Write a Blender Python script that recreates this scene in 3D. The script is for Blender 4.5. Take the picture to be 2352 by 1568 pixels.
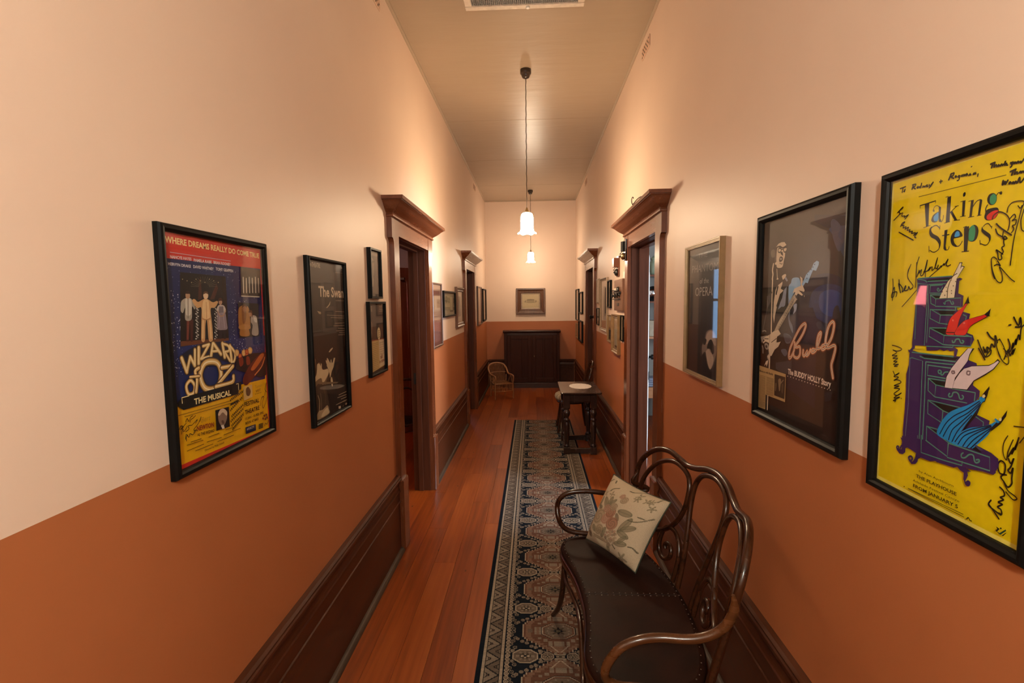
import bpy, bmesh, math, random
import numpy as np
from mathutils import Vector, Matrix
from mathutils.geometry import tessellate_polygon

for o in list(bpy.data.objects):
    bpy.data.objects.remove(o, do_unlink=True)
SC = bpy.context.scene
COL = SC.collection
PI = math.pi

# ------------------------------------------------------------------ camera
def make_camera():
    cam = bpy.data.cameras.new('camera'); cam.sensor_width = 36.0; cam.lens = 1097.5*36/2352
    cam.clip_start = .02; cam.clip_end = 60
    o = bpy.data.objects.new('camera', cam); COL.objects.link(o)
    yaw, pitch, roll = .0451, -.0847, -.0116
    f = Vector((-math.sin(yaw)*math.cos(pitch), math.cos(yaw)*math.cos(pitch), math.sin(pitch)))
    r = Vector((math.cos(yaw), math.sin(yaw), 0)); u = r.cross(f)
    r2 = r*math.cos(roll)+u*math.sin(roll); u2 = -r*math.sin(roll)+u*math.cos(roll)
    m = Matrix((r2, u2, -f)).transposed().to_4x4(); m.translation = (0, 0, 1.68)
    o.matrix_world = m
    SC.camera = o
make_camera()

# ------------------------------------------------------------------ world, exposure, light levels
w = bpy.data.worlds.new('sky'); SC.world = w; w.use_nodes = True
w.node_tree.nodes['Background'].inputs[0].default_value = (.55, .72, 1.0, 1)
w.node_tree.nodes['Background'].inputs[1].default_value = 1.0
SC.view_settings.view_transform = 'Standard'; SC.view_settings.look = 'None'
SC.view_settings.gamma = 1; SC.view_settings.use_curve_mapping = False
SC.view_settings.exposure = 0.0
LAMP_COLOR = [(1.0, .75, .48), (1.0, .80, .57), (.97, 1.0, .90), (1.0, .72, .45)]
LAMP_STRENGTH = [242.0, 130.0, 515.0, 90.0]       # pendants: middle, far, behind the photographer, added unseen one in left side room
def window_light(name, loc, rot, sx, sy, power, color=(.55, .73, 1.0)):
    l = bpy.data.lights.new(name, 'AREA'); l.shape = 'RECTANGLE'; l.size = sx; l.size_y = sy
    l.energy = power; l.color = color
    o = bpy.data.objects.new(name, l); COL.objects.link(o); o.location = loc; o.rotation_euler = rot
    return o
# daylight outside the windows of the rooms on both sides of the hall
window_light('window_daylight', (4.45, 2.6, 1.6), (0, PI/2, 0), 1.5, 1.3, 520, (.70, .83, 1.0))
window_light('window_daylight', (-3.6, 9.75, 1.6), (-PI/2, 0, 0), 1.1, 1.5, 26, (.45, .70, 1.0))
window_light('window_daylight', (-1.95, 9.75, 1.6), (-PI/2, 0, 0), .8, 1.5, 9, (.25, .55, 1.0))

# ------------------------------------------------------------------ helpers
def nodes(name):
    m = bpy.data.materials.new(name); m.use_nodes = True
    nt = m.node_tree; b = nt.nodes['Principled BSDF']
    return m, nt, b
def N(nt, t, **kw):
    n = nt.nodes.new(t)
    for k, v in kw.items():
        if k.startswith('i_'): n.inputs[int(k[2:]) if k[2:].isdigit() else k[2:]].default_value = v
        else: setattr(n, k, v)
    return n
def ramp(nt, fac, stops):
    r = nt.nodes.new('ShaderNodeValToRGB'); e = r.color_ramp.elements
    while len(e) < len(stops): e.new(.5)
    for k, (p, c) in enumerate(stops): e[k].position = p; e[k].color = (*c, 1)
    nt.links.new(fac, r.inputs[0]); return r.outputs[0]
def noise(nt, scale=(1, 1, 1), sc=1.0, detail=3, coord='pos', rough=.5):
    if coord == 'pos': v = N(nt, 'ShaderNodeNewGeometry').outputs['Position']
    else: v = N(nt, 'ShaderNodeTexCoord').outputs['Object']
    mp = N(nt, 'ShaderNodeMapping'); mp.inputs['Scale'].default_value = scale
    nt.links.new(v, mp.inputs[0])
    n = N(nt, 'ShaderNodeTexNoise'); n.inputs['Scale'].default_value = sc; n.inputs['Detail'].default_value = detail
    n.inputs['Roughness'].default_value = rough
    nt.links.new(mp.outputs[0], n.inputs['Vector'])
    return n.outputs[0], mp.outputs[0]
def bump(nt, b, h, strength=.2, dist=.002):
    bp = N(nt, 'ShaderNodeBump'); bp.inputs['Strength'].default_value = strength; bp.inputs['Distance'].default_value = dist
    nt.links.new(h, bp.inputs['Height']); nt.links.new(bp.outputs[0], b.inputs['Normal'])
def plain(name, col, rough=.5, metal=0, spec=None, var=.12, sc=25, coat=0):
    m, nt, b = nodes(name)
    f, _ = noise(nt, sc=sc, coord='obj')
    c0 = tuple(x*(1-var) for x in col); c1 = tuple(min(1, x*(1+var)) for x in col)
    nt.links.new(ramp(nt, f, [(.3, c0), (.7, c1)]), b.inputs['Base Color'])
    b.inputs['Roughness'].default_value = rough; b.inputs['Metallic'].default_value = metal
    if spec is not None: b.inputs['Specular IOR Level'].default_value = spec
    if coat: b.inputs['Coat Weight'].default_value = coat; b.inputs['Coat Roughness'].default_value = .12
    return m
def wood(name, c0, c1, axis='z', rough=.3, sc=1.0, coord='pos', coat=.3, contrast=(.3, .7), spec=.45):
    m, nt, b = nodes(name); b.inputs['Specular IOR Level'].default_value = spec
    s = {'z': (38, 38, 2.2), 'y': (38, 2.2, 38), 'x': (2.2, 38, 38)}[axis]
    f, v = noise(nt, tuple(k*sc for k in s), 1.0, 5, coord, .6)
    g, _ = noise(nt, (1, 1, 1), 2.5, 2, coord)
    mx = N(nt, 'ShaderNodeMath', operation='MULTIPLY_ADD'); nt.links.new(f, mx.inputs[0]); mx.inputs[1].default_value = .7
    sub = N(nt, 'ShaderNodeMath', operation='MULTIPLY'); nt.links.new(g, sub.inputs[0]); sub.inputs[1].default_value = .3
    nt.links.new(sub.outputs[0], mx.inputs[2])
    nt.links.new(ramp(nt, mx.outputs[0], [(contrast[0], c0), (contrast[1], c1)]), b.inputs['Base Color'])
    rr = N(nt, 'ShaderNodeMath', operation='MULTIPLY_ADD'); nt.links.new(f, rr.inputs[0]); rr.inputs[1].default_value = .15; rr.inputs[2].default_value = rough-.07
    nt.links.new(rr.outputs[0], b.inputs['Roughness'])
    b.inputs['Coat Weight'].default_value = coat; b.inputs['Coat Roughness'].default_value = .18
    bump(nt, b, f, .05, .0006)
    return m

M = {}
def wall_material():
    m, nt, b = nodes('two_tone_wall_paint')
    g = N(nt, 'ShaderNodeNewGeometry'); sx = N(nt, 'ShaderNodeSeparateXYZ'); nt.links.new(g.outputs['Position'], sx.inputs[0])
    n1, _ = noise(nt, (1, 1, 1), 1.3, 4); n2, _ = noise(nt, (1, 1, 1), 40, 3)
    # dado line at 1.277 m with a very slightly uneven hand-cut edge
    wob = N(nt, 'ShaderNodeMath', operation='MULTIPLY_ADD'); nt.links.new(n1, wob.inputs[0]); wob.inputs[1].default_value = .006
    nt.links.new(sx.outputs[2], wob.inputs[2])
    gt = N(nt, 'ShaderNodeMath', operation='GREATER_THAN'); nt.links.new(wob.outputs[0], gt.inputs[0]); gt.inputs[1].default_value = 1.2795
    up = ramp(nt, n1, [(.3, UPPER0), (.7, UPPER1)]); lo = ramp(nt, n1, [(.3, LOWER0), (.7, LOWER1)])
    mx = N(nt, 'ShaderNodeMix', data_type='RGBA'); nt.links.new(gt.outputs[0], mx.inputs['Factor'])
    nt.links.new(lo, mx.inputs[6]); nt.links.new(up, mx.inputs[7])
    nt.links.new(mx.outputs[2], b.inputs['Base Color'])
    b.inputs['Roughness'].default_value = .48; b.inputs['Specular IOR Level'].default_value = .4
    ad = N(nt, 'ShaderNodeMath', operation='MULTIPLY_ADD'); nt.links.new(n2, ad.inputs[0]); ad.inputs[1].default_value = .25; nt.links.new(n1, ad.inputs[2])
    bump(nt, b, ad.outputs[0], .25, .004)
    return m
UPPER0, UPPER1 = (.68, .51, .40), (.72, .55, .43)
LOWER0, LOWER1 = (.37, .118, .040), (.415, .138, .049)
M['wall'] = wall_material()
M['room'] = plain('side_room_paint', (.62, .43, .35), .7, sc=2)
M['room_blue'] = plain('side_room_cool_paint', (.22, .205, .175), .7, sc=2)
def ceiling_material():
    m, nt, b = nodes('gloss_ceiling_paint')
    n1, _ = noise(nt, (1, 1, 1), 1.0, 3)
    nt.links.new(ramp(nt, n1, [(.3, (.35,.262,.185)), (.7, (.385, .29, .205))]), b.inputs['Base Color'])
    n2, _ = noise(nt, (2, 9, 1), 1.2, 3); n3, _ = noise(nt, (1, 1, 1), 14, 2)
    ad = N(nt, 'ShaderNodeMath', operation='MULTIPLY_ADD'); nt.links.new(n3, ad.inputs[0]); ad.inputs[1].default_value = .12; nt.links.new(n2, ad.inputs[2])
    b.inputs['Roughness'].default_value = .34; b.inputs['Specular IOR Level'].default_value = .5
    bump(nt, b, ad.outputs[0], .3, .010)
    return m
M['ceiling'] = ceiling_material()
M['frame_wood'] = wood('red_brown_door_wood', (.095, .024, .008), (.165, .045, .015), 'z', .25, coat=.2)
M['frame_wood_h'] = wood('red_brown_door_wood_level', (.105, .028, .010), (.175, .049, .017), 'y', .25, coat=.2)
M['jamb_wood'] = wood('dark_jamb_wood', (.050, .013, .005), (.092, .025, .009), 'z', .40, coat=0, spec=.22)
M['skirt'] = wood('dark_skirting_wood', (.036, .009, .003), (.088, .024, .008), 'y', .36, coat=0, spec=.22)
M['shoe'] = wood('grey_brown_floor_bead', (.04, .023, .014), (.07, .044, .028), 'y', .5, coat=0, spec=.2)
M['bent'] = wood('dark_bentwood', (.017, .005, .002), (.050, .015, .005), 'y', .24, sc=.8, coord='obj', coat=.18, spec=.35)
M['bent_arm'] = wood('lighter_bentwood_arm', (.040, .012, .004), (.105, .036, .010), 'x', .26, sc=.8, coord='obj', coat=.15, spec=.4)  # lighter brown version of the bentwood, near arm only
M['dark'] = wood('near_black_oak', (.014, .006, .004), (.035, .014, .008), 'z', .25, coat=.4)
M['cab'] = wood('dark_cupboard_wood', (.024, .006, .003), (.050, .013, .006), 'z', .40, coat=0, spec=.14)
M['cab_h'] = wood('dark_cupboard_wood_level', (.028, .007, .003), (.056, .015, .007), 'x', .3, coat=.0, spec=.35)
def floor_material():
    m, nt, b = nodes('varnished_pine_boards')
    oi = N(nt, 'ShaderNodeObjectInfo')
    g = N(nt, 'ShaderNodeNewGeometry')
    off = N(nt, 'ShaderNodeVectorMath', operation='MULTIPLY_ADD')
    cmb = N(nt, 'ShaderNodeCombineXYZ'); nt.links.new(oi.outputs['Random'], cmb.inputs[0]); nt.links.new(oi.outputs['Random'], cmb.inputs[1])
    nt.links.new(cmb.outputs[0], off.inputs[0]); off.inputs[1].default_value = (7.3, 31, 0); nt.links.new(g.outputs['Position'], off.inputs[2])
    def tex(scale, sc, det, rough=.55):
        mp = N(nt, 'ShaderNodeMapping'); mp.inputs['Scale'].default_value = scale; nt.links.new(off.outputs[0], mp.inputs[0])
        n = N(nt, 'ShaderNodeTexNoise'); n.inputs['Scale'].default_value = sc; n.inputs['Detail'].default_value = det; n.inputs['Roughness'].default_value = rough
        nt.links.new(mp.outputs[0], n.inputs['Vector']); return n.outputs[0], mp.outputs[0]
    gr, _ = tex((42, 1.6, 1), 1, 5); bl, _ = tex((4, .8, 1), 1, 2)
    s = N(nt, 'ShaderNodeMath', operation='MULTIPLY_ADD'); nt.links.new(gr, s.inputs[0]); s.inputs[1].default_value = .5
    t = N(nt, 'ShaderNodeMath', operation='MULTIPLY_ADD'); nt.links.new(bl, t.inputs[0]); t.inputs[1].default_value = .35
    r = N(nt, 'ShaderNodeMath', operation='MULTIPLY'); nt.links.new(oi.outputs['Random'], r.inputs[0]); r.inputs[1].default_value = .17
    nt.links.new(r.outputs[0], t.inputs[2]); nt.links.new(t.outputs[0], s.inputs[2])
    base = ramp(nt, s.outputs[0], [(.32, (.125, .021, .003)), (.52, (.23, .046, .006)), (.78, (.33, .082, .013))])
    mp = N(nt, 'ShaderNodeMapping'); mp.inputs['Scale'].default_value = (13, 5.5, 1); nt.links.new(off.outputs[0], mp.inputs[0])
    vo = N(nt, 'ShaderNodeTexVoronoi'); vo.inputs['Scale'].default_value = 1.0; nt.links.new(mp.outputs[0], vo.inputs['Vector'])
    kn = ramp(nt, vo.outputs['Distance'], [(.045, (1, 1, 1)), (.11, (0, 0, 0))])
    wn = N(nt, 'ShaderNodeSeparateColor'); nt.links.new(vo.outputs['Color'], wn.inputs[0])
    ok = N(nt, 'ShaderNodeMath', operation='GREATER_THAN'); nt.links.new(wn.outputs[0], ok.inputs[0]); ok.inputs[1].default_value = .50
    kf = N(nt, 'ShaderNodeMath', operation='MULTIPLY'); nt.links.new(kn, kf.inputs[0]); nt.links.new(ok.outputs[0], kf.inputs[1])
    mx = N(nt, 'ShaderNodeMix', data_type='RGBA'); nt.links.new(kf.outputs[0], mx.inputs['Factor']); nt.links.new(base, mx.inputs[6]); mx.inputs[7].default_value = (.05, .013, .006, 1)
    nt.links.new(mx.outputs[2], b.inputs['Base Color'])
    rr = N(nt, 'ShaderNodeMath', operation='MULTIPLY_ADD'); nt.links.new(bl, rr.inputs[0]); rr.inputs[1].default_value = .18; rr.inputs[2].default_value = .26
    nt.links.new(rr.outputs[0], b.inputs['Roughness'])
    b.inputs['Specular IOR Level'].default_value = .26
    bump(nt, b, gr, .08, .001)
    return m
M['floor'] = floor_material()
def vcol(name, rough=.7, spec=.3, fuzz=0):
    m, nt, b = nodes(name)
    a = N(nt, 'ShaderNodeVertexColor'); a.layer_name = 'Col'
    n1, _ = noise(nt, (1, 1, 1), 60 if not fuzz else 260, 2, 'obj')
    mul = N(nt, 'ShaderNodeMix', data_type='RGBA', blend_type='MULTIPLY'); mul.inputs['Factor'].default_value = 1
    nt.links.new(a.outputs[0], mul.inputs[6])
    lo = .93 if not fuzz else fuzz
    nt.links.new(ramp(nt, n1, [(.35, (lo,)*3), (.65, (1.0,)*3)]), mul.inputs[7])
    nt.links.new(mul.outputs[2], b.inputs['Base Color'])
    b.inputs['Roughness'].default_value = rough; b.inputs['Specular IOR Level'].default_value = spec
    if fuzz:
        bump(nt, b, n1, .6, .003); b.inputs['Sheen Weight'].default_value = .0
    return m
M['print'] = vcol('printed_paper', .55, .3)
M['rug'] = vcol('woven_wool', .95, .1, .74)
M['tapestry'] = vcol('woven_cushion_cloth', .9, .12, .90)
def glass_material(name='picture_glass', tint=(.97, .97, .97), rough=.025):
    m, nt, b = nodes(name); nt.nodes.remove(b)
    out = nt.nodes['Material Output']
    fr = N(nt, 'ShaderNodeFresnel'); fr.inputs[0].default_value = 1.5
    ge = N(nt, 'ShaderNodeNewGeometry'); inv = N(nt, 'ShaderNodeMath', operation='SUBTRACT'); inv.inputs[0].default_value = 1
    nt.links.new(ge.outputs['Backfacing'], inv.inputs[1])
    mu = N(nt, 'ShaderNodeMath', operation='MULTIPLY'); nt.links.new(fr.outputs[0], mu.inputs[0]); nt.links.new(inv.outputs[0], mu.inputs[1])
    tr = N(nt, 'ShaderNodeBsdfTransparent'); tr.inputs[0].default_value = (*tint, 1)
    gl = N(nt, 'ShaderNodeBsdfGlossy'); gl.inputs['Roughness'].default_value = rough
    ms = N(nt, 'ShaderNodeMixShader'); nt.links.new(mu.outputs[0], ms.inputs[0]); nt.links.new(tr.outputs[0], ms.inputs[1]); nt.links.new(gl.outputs[0], ms.inputs[2])
    nt.links.new(ms.outputs[0], out.inputs[0])
    return m
M['glass'] = glass_material()
def emit(name, col, strength):
    m, nt, b = nodes(name)
    n, _ = noise(nt, (1, 1, 1), 8, 2, 'obj')
    nt.links.new(ramp(nt, n, [(.2, tuple(x*.96 for x in col)), (.8, col)]), b.inputs['Emission Color'])
    b.inputs['Emission Strength'].default_value = strength; b.inputs['Base Color'].default_value = (.8, .78, .72, 1)
    b.inputs['Roughness'].default_value = .25
    return m
def leather_material():
    m, nt, b = nodes('worn_dark_leather')
    n1, _ = noise(nt, (1, 1, 1), 5, 4, 'obj'); n2, _ = noise(nt, (1, 1, 1), 160, 2, 'obj')
    nt.links.new(ramp(nt, n1, [(.3, (.007, .003, .002)), (.55, (.017, .0055, .003)), (.75, (.026, .011, .007))]), b.inputs['Base Color'])
    rr = N(nt, 'ShaderNodeMath', operation='MULTIPLY_ADD'); nt.links.new(n1, rr.inputs[0]); rr.inputs[1].default_value = .3; rr.inputs[2].default_value = .36; b.inputs['Specular IOR Level'].default_value = .09
    nt.links.new(rr.outputs[0], b.inputs['Roughness'])
    ad = N(nt, 'ShaderNodeMath', operation='MULTIPLY_ADD'); nt.links.new(n2, ad.inputs[0]); ad.inputs[1].default_value = .15; nt.links.new(n1, ad.inputs[2])
    bump(nt, b, ad.outputs[0], .35, .006)
    return m
M['leather'] = leather_material()
M['black'] = plain('black_lacquer', (.005, .0045, .004), .42, spec=.10)
M['black_metal'] = plain('black_metal', (.02, .018, .016), .35)
M['brass'] = plain('aged_brass', (.32, .22, .10), .35, 1.0)
M['stud'] = plain('steel_studs', (.28, .24, .2), .3, 1.0)
M['gold'] = plain('dull_gold_frame', (.25, .15, .065), .38, .35)
M['palegold'] = plain('pale_gilt_frame', (.30, .22, .15), .42, .2)
M['brownframe'] = wood('brown_picture_frame', (.05, .02, .01), (.12, .05, .025), 'z', .35)
M['white'] = plain('white_gloss_paint', (.72, .70, .66), .4)
M['vent_white'] = plain('vent_enamel', (.62, .52, .42), .45)
M['grey_mesh'] = plain('grey_mesh', (.23, .21, .19), .5)
M['lace'] = plain('white_lace', (.78, .72, .66), .9, sc=200)
M['wicker'] = plain('honey_cane', (.30, .13, .05), .42, sc=30)
M['cream_paper'] = plain('cream_paper', (.62, .52, .40), .8)
M['navy'] = plain('navy_binding', (.02, .024, .04), .95)
M['void_black'] = plain('dark_void', (.012, .009, .008), .9)  # near-black in place of shade in holes and gaps, also for backings

class MB:
    def __init__(s): s.v = []; s.f = []; s.m = []; s.sm = []
    def add(s, vs, fs, mat=0, smooth=False):
        o = len(s.v); s.v += [tuple(p) for p in vs]
        for f in fs: s.f.append(tuple(i+o for i in f)); s.m.append(mat); s.sm.append(smooth)
        return s
    def box(s, x0, x1, y0, y1, z0, z1, mat=0):
        vs = [(x, y, z) for z in (z0, z1) for y in (y0, y1) for x in (x0, x1)]
        return s.add(vs, [(0, 2, 3, 1), (4, 5, 7, 6), (0, 1, 5, 4), (2, 6, 7, 3), (0, 4, 6, 2), (1, 3, 7, 5)], mat)
    def bbox(s, x0, x1, y0, y1, z0, z1, b=.003, mat=0):
        # chamfered box
        b = min(b, abs(x1-x0)*.45, abs(y1-y0)*.45, abs(z1-z0)*.45)
        bm = bmesh.new(); bmesh.ops.create_cube(bm, size=1)
        for v in bm.verts: v.co = Vector(((x0+x1)/2+v.co.x*(x1-x0), (y0+y1)/2+v.co.y*(y1-y0), (z0+z1)/2+v.co.z*(z1-z0)))
        bmesh.ops.bevel(bm, geom=bm.edges[:], offset=b, segments=1, affect='EDGES', profile=.5)
        s.frombm(bm, mat); return s
    def frombm(s, bm, mat=0, smooth=False):
        bm.verts.index_update()
        s.add([v.co for v in bm.verts], [[v.index for v in f.verts] for f in bm.faces], mat, smooth); bm.free()
    def tube(s, pts, r, n=10, closed=False, mat=0, sx=1.0):
        pts = [Vector(p) for p in pts]; k = len(pts)
        rs = r if isinstance(r, (list, tuple)) else [r]*k
        vs = []; prev = None
        for i, p in enumerate(pts):
            if closed: d = pts[(i+1) % k]-pts[i-1]
            else: d = pts[min(i+1, k-1)]-pts[max(i-1, 0)]
            d.normalize()
            if prev is None:
                a = Vector((0, 0, 1)) if abs(d.z) < .9 else Vector((1, 0, 0))
                u = d.cross(a).normalized()
            else:
                u = (prev - d*prev.dot(d)); u = u.normalized() if u.length > 1e-6 else d.orthogonal().normalized()
            prev = u; w_ = d.cross(u)
            for j in range(n):
                t = 2*PI*j/n; vs.append(p+(u*math.cos(t)*sx+w_*math.sin(t))*rs[i])
        fs = []
        for i in range(k if closed else k-1):
            a = i*n; b = ((i+1) % k)*n
            for j in range(n): fs.append((a+j, a+(j+1) % n, b+(j+1) % n, b+j))
        s.add(vs, fs, mat, True)
        if not closed:
            s.add(vs[:n], [tuple(range(n))[::-1]], mat, False); s.add(vs[-n:], [tuple(range(n))], mat, False)
        return s
    def lathe(s, prof, c=(0, 0, 0), n=20, mat=0, axis='z', smooth=True):
        vs = []; k = len(prof)
        for (r, h) in prof:
            for j in range(n):
                t = 2*PI*j/n; a, b = r*math.cos(t), r*math.sin(t)
                p = {'z': (a, b, h), 'x': (h, a, b), 'y': (a, h, -b)}[axis]
                vs.append((c[0]+p[0], c[1]+p[1], c[2]+p[2]))
        fs = [(i*n+j, i*n+(j+1) % n, (i+1)*n+(j+1) % n, (i+1)*n+j) for i in range(k-1) for j in range(n)]
        if prof[0][0] > 1e-5: fs.append(tuple(range(n))[::-1])
        if prof[-1][0] > 1e-5: fs.append(tuple((k-1)*n+j for j in range(n)))
        return s.add(vs, fs, mat, smooth)
    def prism(s, poly, lo, hi, axis='y', mat=0, smooth=False):
        # poly in the two other axes (in xyz order), extruded along axis
        def P(a, b, h): return {'x': (h, a, b), 'y': (a, h, b), 'z': (a, b, h)}[axis]
        n = len(poly); vs = [P(a, b, lo) for a, b in poly]+[P(a, b, hi) for a, b in poly]
        fs = [(i, (i+1) % n, n+(i+1) % n, n+i) for i in range(n)]
        tri = tessellate_polygon([[Vector((a, b, 0)) for a, b in poly]])
        fs += [tuple(t) for t in tri]+[tuple(i+n for i in t[::-1]) for t in tri]
        return s.add(vs, fs, mat, smooth)
    def rect_frame(s, w_, h_, prof, mat=0, cx=0, cz=0):
        # mitred moulding round a w x h rectangle in the local xz plane; prof = (inward, out of wall)
        vs = []; k = len(prof)
        for (d, o) in prof:
            x, z = w_/2-d, h_/2-d
            vs += [(cx-x, -o, cz-z), (cx+x, -o, cz-z), (cx+x, -o, cz+z), (cx-x, -o, cz+z)]
        fs = [(i*4+j, i*4+(j+1) % 4, (i+1)*4+(j+1) % 4, (i+1)*4+j) for i in range(k-1) for j in range(4)]
        return s.add(vs, fs, mat)
    def build(s, name, mats, parent=None, normals=True):
        me = bpy.data.meshes.new(name); me.from_pydata(s.v, [], s.f)
        for m_ in (mats if isinstance(mats, (list, tuple)) else [mats]): me.materials.append(M[m_] if isinstance(m_, str) else m_)
        me.polygons.foreach_set('material_index', s.m); me.polygons.foreach_set('use_smooth', s.sm)
        if normals:
            bm = bmesh.new(); bm.from_mesh(me); bmesh.ops.recalc_face_normals(bm, faces=bm.faces[:]); bm.to_mesh(me); bm.free()
        me.update()
        o = bpy.data.objects.new(name, me); COL.objects.link(o)
        if parent is not None:
            o.parent = parent
        return o

def tag(o, label=None, cat=None, group=None, kind=None):
    if label: o['label'] = label
    if cat: o['category'] = cat
    if group: o['group'] = group
    if kind: o['kind'] = kind
    return o
def empty(name, loc=(0, 0, 0), rz=0, label=None, cat=None, group=None, kind=None):
    o = bpy.data.objects.new(name, None); COL.objects.link(o); o.location = loc; o.rotation_euler = (0, 0, rz)
    o.empty_display_size = .05
    return tag(o, label, cat, group, kind)
def at(mb, loc):
    # shift world-space geometry so that it can hang under an empty standing at loc
    mb.v = [(x-loc[0], y-loc[1], z-loc[2]) for x, y, z in mb.v]; return mb
def spline(pts, k=6, closed=False):
    P = [Vector(p) for p in pts]; n = len(P); out = []
    rng = range(n) if closed else range(n-1)
    for i in rng:
        if closed: a, b, c, d = P[i-1], P[i], P[(i+1) % n], P[(i+2) % n]
        else: a, b, c, d = P[max(i-1, 0)], P[i], P[i+1], P[min(i+2, n-1)]
        for j in range(k):
            t = j/k
            out.append(.5*((2*b)+(c-a)*t+(2*a-5*b+4*c-d)*t*t+(3*b-a-3*c+d)*t**3))
    if not closed: out.append(P[-1])
    return out

# ------------------------------------------------------------------ the hall
XL, XR, HC, YB, YF, WT = -.928, .832, 3.61, 9.45, -2.6, .14
D1, D2 = (3.21, 4.11), (6.475, 7.34)      # both doorways, same on either wall
HEAD = 2.115
def struct(name, mb, mats, parent=None):
    o = mb.build(name, mats, parent)
    if parent is None: o['kind'] = 'structure'
    return o
for side, x0, x1 in (('left', XL-WT, XL), ('right', XR, XR+WT)):
    mb = MB()
    ys = [YF, D1[0]-.02, D1[1]+.02, D2[0]-.02, D2[1]+.02, YB+.1]
    for k in range(5):
        if k % 2 == 0: mb.box(x0, x1, ys[k], ys[k+1], 0, HC)
        else: mb.box(x0, x1, ys[k], ys[k+1], HEAD+.02, HC)
    struct('wall_'+side, mb, 'wall')
struct('wall_back', MB().box(XL, XR, YB, YB+.1, 0, HC), 'wall')
struct('wall_front', MB().box(XL-WT, XR+WT, YF-.1, YF, 0, HC), 'wall')
ceil = MB().box(XL-WT, XR+WT, YF-.1, YB+.1, HC, HC+.08)
ceiling = struct('ceiling', ceil, 'ceiling')
for y in (.9, 2.35, 5.3, 6.75, 8.2):          # thin proud joint strips between the ceiling sheets
    MB().box(XL+.012, XR-.012, y-.004, y+.004, HC-.0016, HC+.001).build('joint_strip', 'ceiling', ceiling)
for k, (x, s) in enumerate(((XL, 1), (XR, -1))):
    struct('trim_%d' % (k+1), MB().prism([(x, HC), (x, HC-.016), (x+s*.006, HC-.016), (x+s*.016, HC-.006), (x+s*.016, HC)], YF, YB, 'y'), 'ceiling')
struct('trim_3', MB().prism([(YB, HC), (YB, HC-.016), (YB-.006, HC-.016), (YB-.016, HC-.006), (YB-.016, HC)], XL+.016, XR-.016, 'x'), 'ceiling')

# floor: a base with every board its own piece
fl = MB().box(-4.6, 4.3, YF-.1, YB+.1, -.08, -.0215)
floor = struct('floor', fl, 'void_black')
rnd = random.Random(5)
PW = .1385
lib = {}
def plank_mesh(L, wd):
    key = (round(L, 2), wd)
    if key not in lib:
        b = MB().bbox(-wd/2+.0004, wd/2-.0004, -L/2+.0004, L/2-.0004, -.021, 0, .0009)
        o = b.build('plank', 'floor'); lib[key] = o.data; bpy.data.objects.remove(o)
    return lib[key]
LENS = [1.2, 1.6, 2.1, 2.6, 3.1]
x = XL-WT
while x < XR+WT-.001:
    wd = min(PW, XR+WT-x); y = YF-rnd.random()*1.2
    while y < YB:
        L = rnd.choice(LENS); y1 = min(y+L, YB); y0 = max(y, YF)
        Lk = round(y1-y0, 2)
        if Lk > .05:
            o = bpy.data.objects.new('plank', plank_mesh(Lk, round(wd, 4))); COL.objects.link(o)
            o.location = (x+wd/2, (y0+y1)/2, 0); o.parent = floor
        y += L
    x += PW
# boards in the side rooms
for xa, xb in ((-4.5, XL-WT), (XR+WT, 4.2)):
    n = int((xb-xa)/.32); st = (xb-xa)/n
    for i in range(n):
        o = bpy.data.objects.new('plank', plank_mesh(7.8, round(st, 4))); COL.objects.link(o)
        o.location = (xa+(i+.5)*st, 5.55, 0); o.parent = floor

# side rooms behind the doorways
def window(n, loc, rz, wd, ht):
    wroot = empty('window_%d' % n, loc, rz, kind='structure')
    MB().rect_frame(wd, ht, [(0, -.04), (0, .04), (.06, .04), (.06, -.04), (0, -.04)], cz=ht/2).build('sash_frame', 'white', wroot)
    MB().box(-wd/2+.06, wd/2-.06, -.02, .02, ht/2-.02, ht/2+.03).build('meeting_rail', 'white', wroot)
    for z0, z1 in ((.06, ht/2-.02), (ht/2+.03, ht-.06)):
        MB().box(-wd/2+.06, wd/2-.06, -.002, .002, z0, z1).build('pane', 'glass', wroot)
def holed(mb, u0, u1, holes, put):
    for a, b in holes:
        put(u0, a, 0, 3.2); put(a, b, 0, .85); put(a, b, 2.45, 3.2); u0 = b
    put(u0, u1, 0, 3.2); return mb
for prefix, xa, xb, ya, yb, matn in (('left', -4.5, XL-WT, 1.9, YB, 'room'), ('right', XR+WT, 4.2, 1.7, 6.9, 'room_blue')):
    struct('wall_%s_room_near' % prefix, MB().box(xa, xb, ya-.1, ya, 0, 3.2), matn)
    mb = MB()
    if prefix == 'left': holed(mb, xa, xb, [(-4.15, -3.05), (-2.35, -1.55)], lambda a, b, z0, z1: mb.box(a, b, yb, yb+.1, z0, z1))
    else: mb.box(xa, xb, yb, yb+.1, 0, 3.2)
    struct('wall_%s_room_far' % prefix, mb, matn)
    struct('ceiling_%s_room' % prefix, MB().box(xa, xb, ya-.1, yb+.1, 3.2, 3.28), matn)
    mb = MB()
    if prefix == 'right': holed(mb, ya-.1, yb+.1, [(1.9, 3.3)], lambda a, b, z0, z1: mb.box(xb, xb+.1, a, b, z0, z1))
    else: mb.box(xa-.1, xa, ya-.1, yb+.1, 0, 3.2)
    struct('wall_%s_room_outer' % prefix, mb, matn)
window(1, (-3.6, YB+.05, .85), 0, 1.1, 1.6); window(2, (-1.95, YB+.05, .85), 0, .8, 1.6); window(3, (4.25, 2.6, .85), PI/2, 1.4, 1.6)

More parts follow.
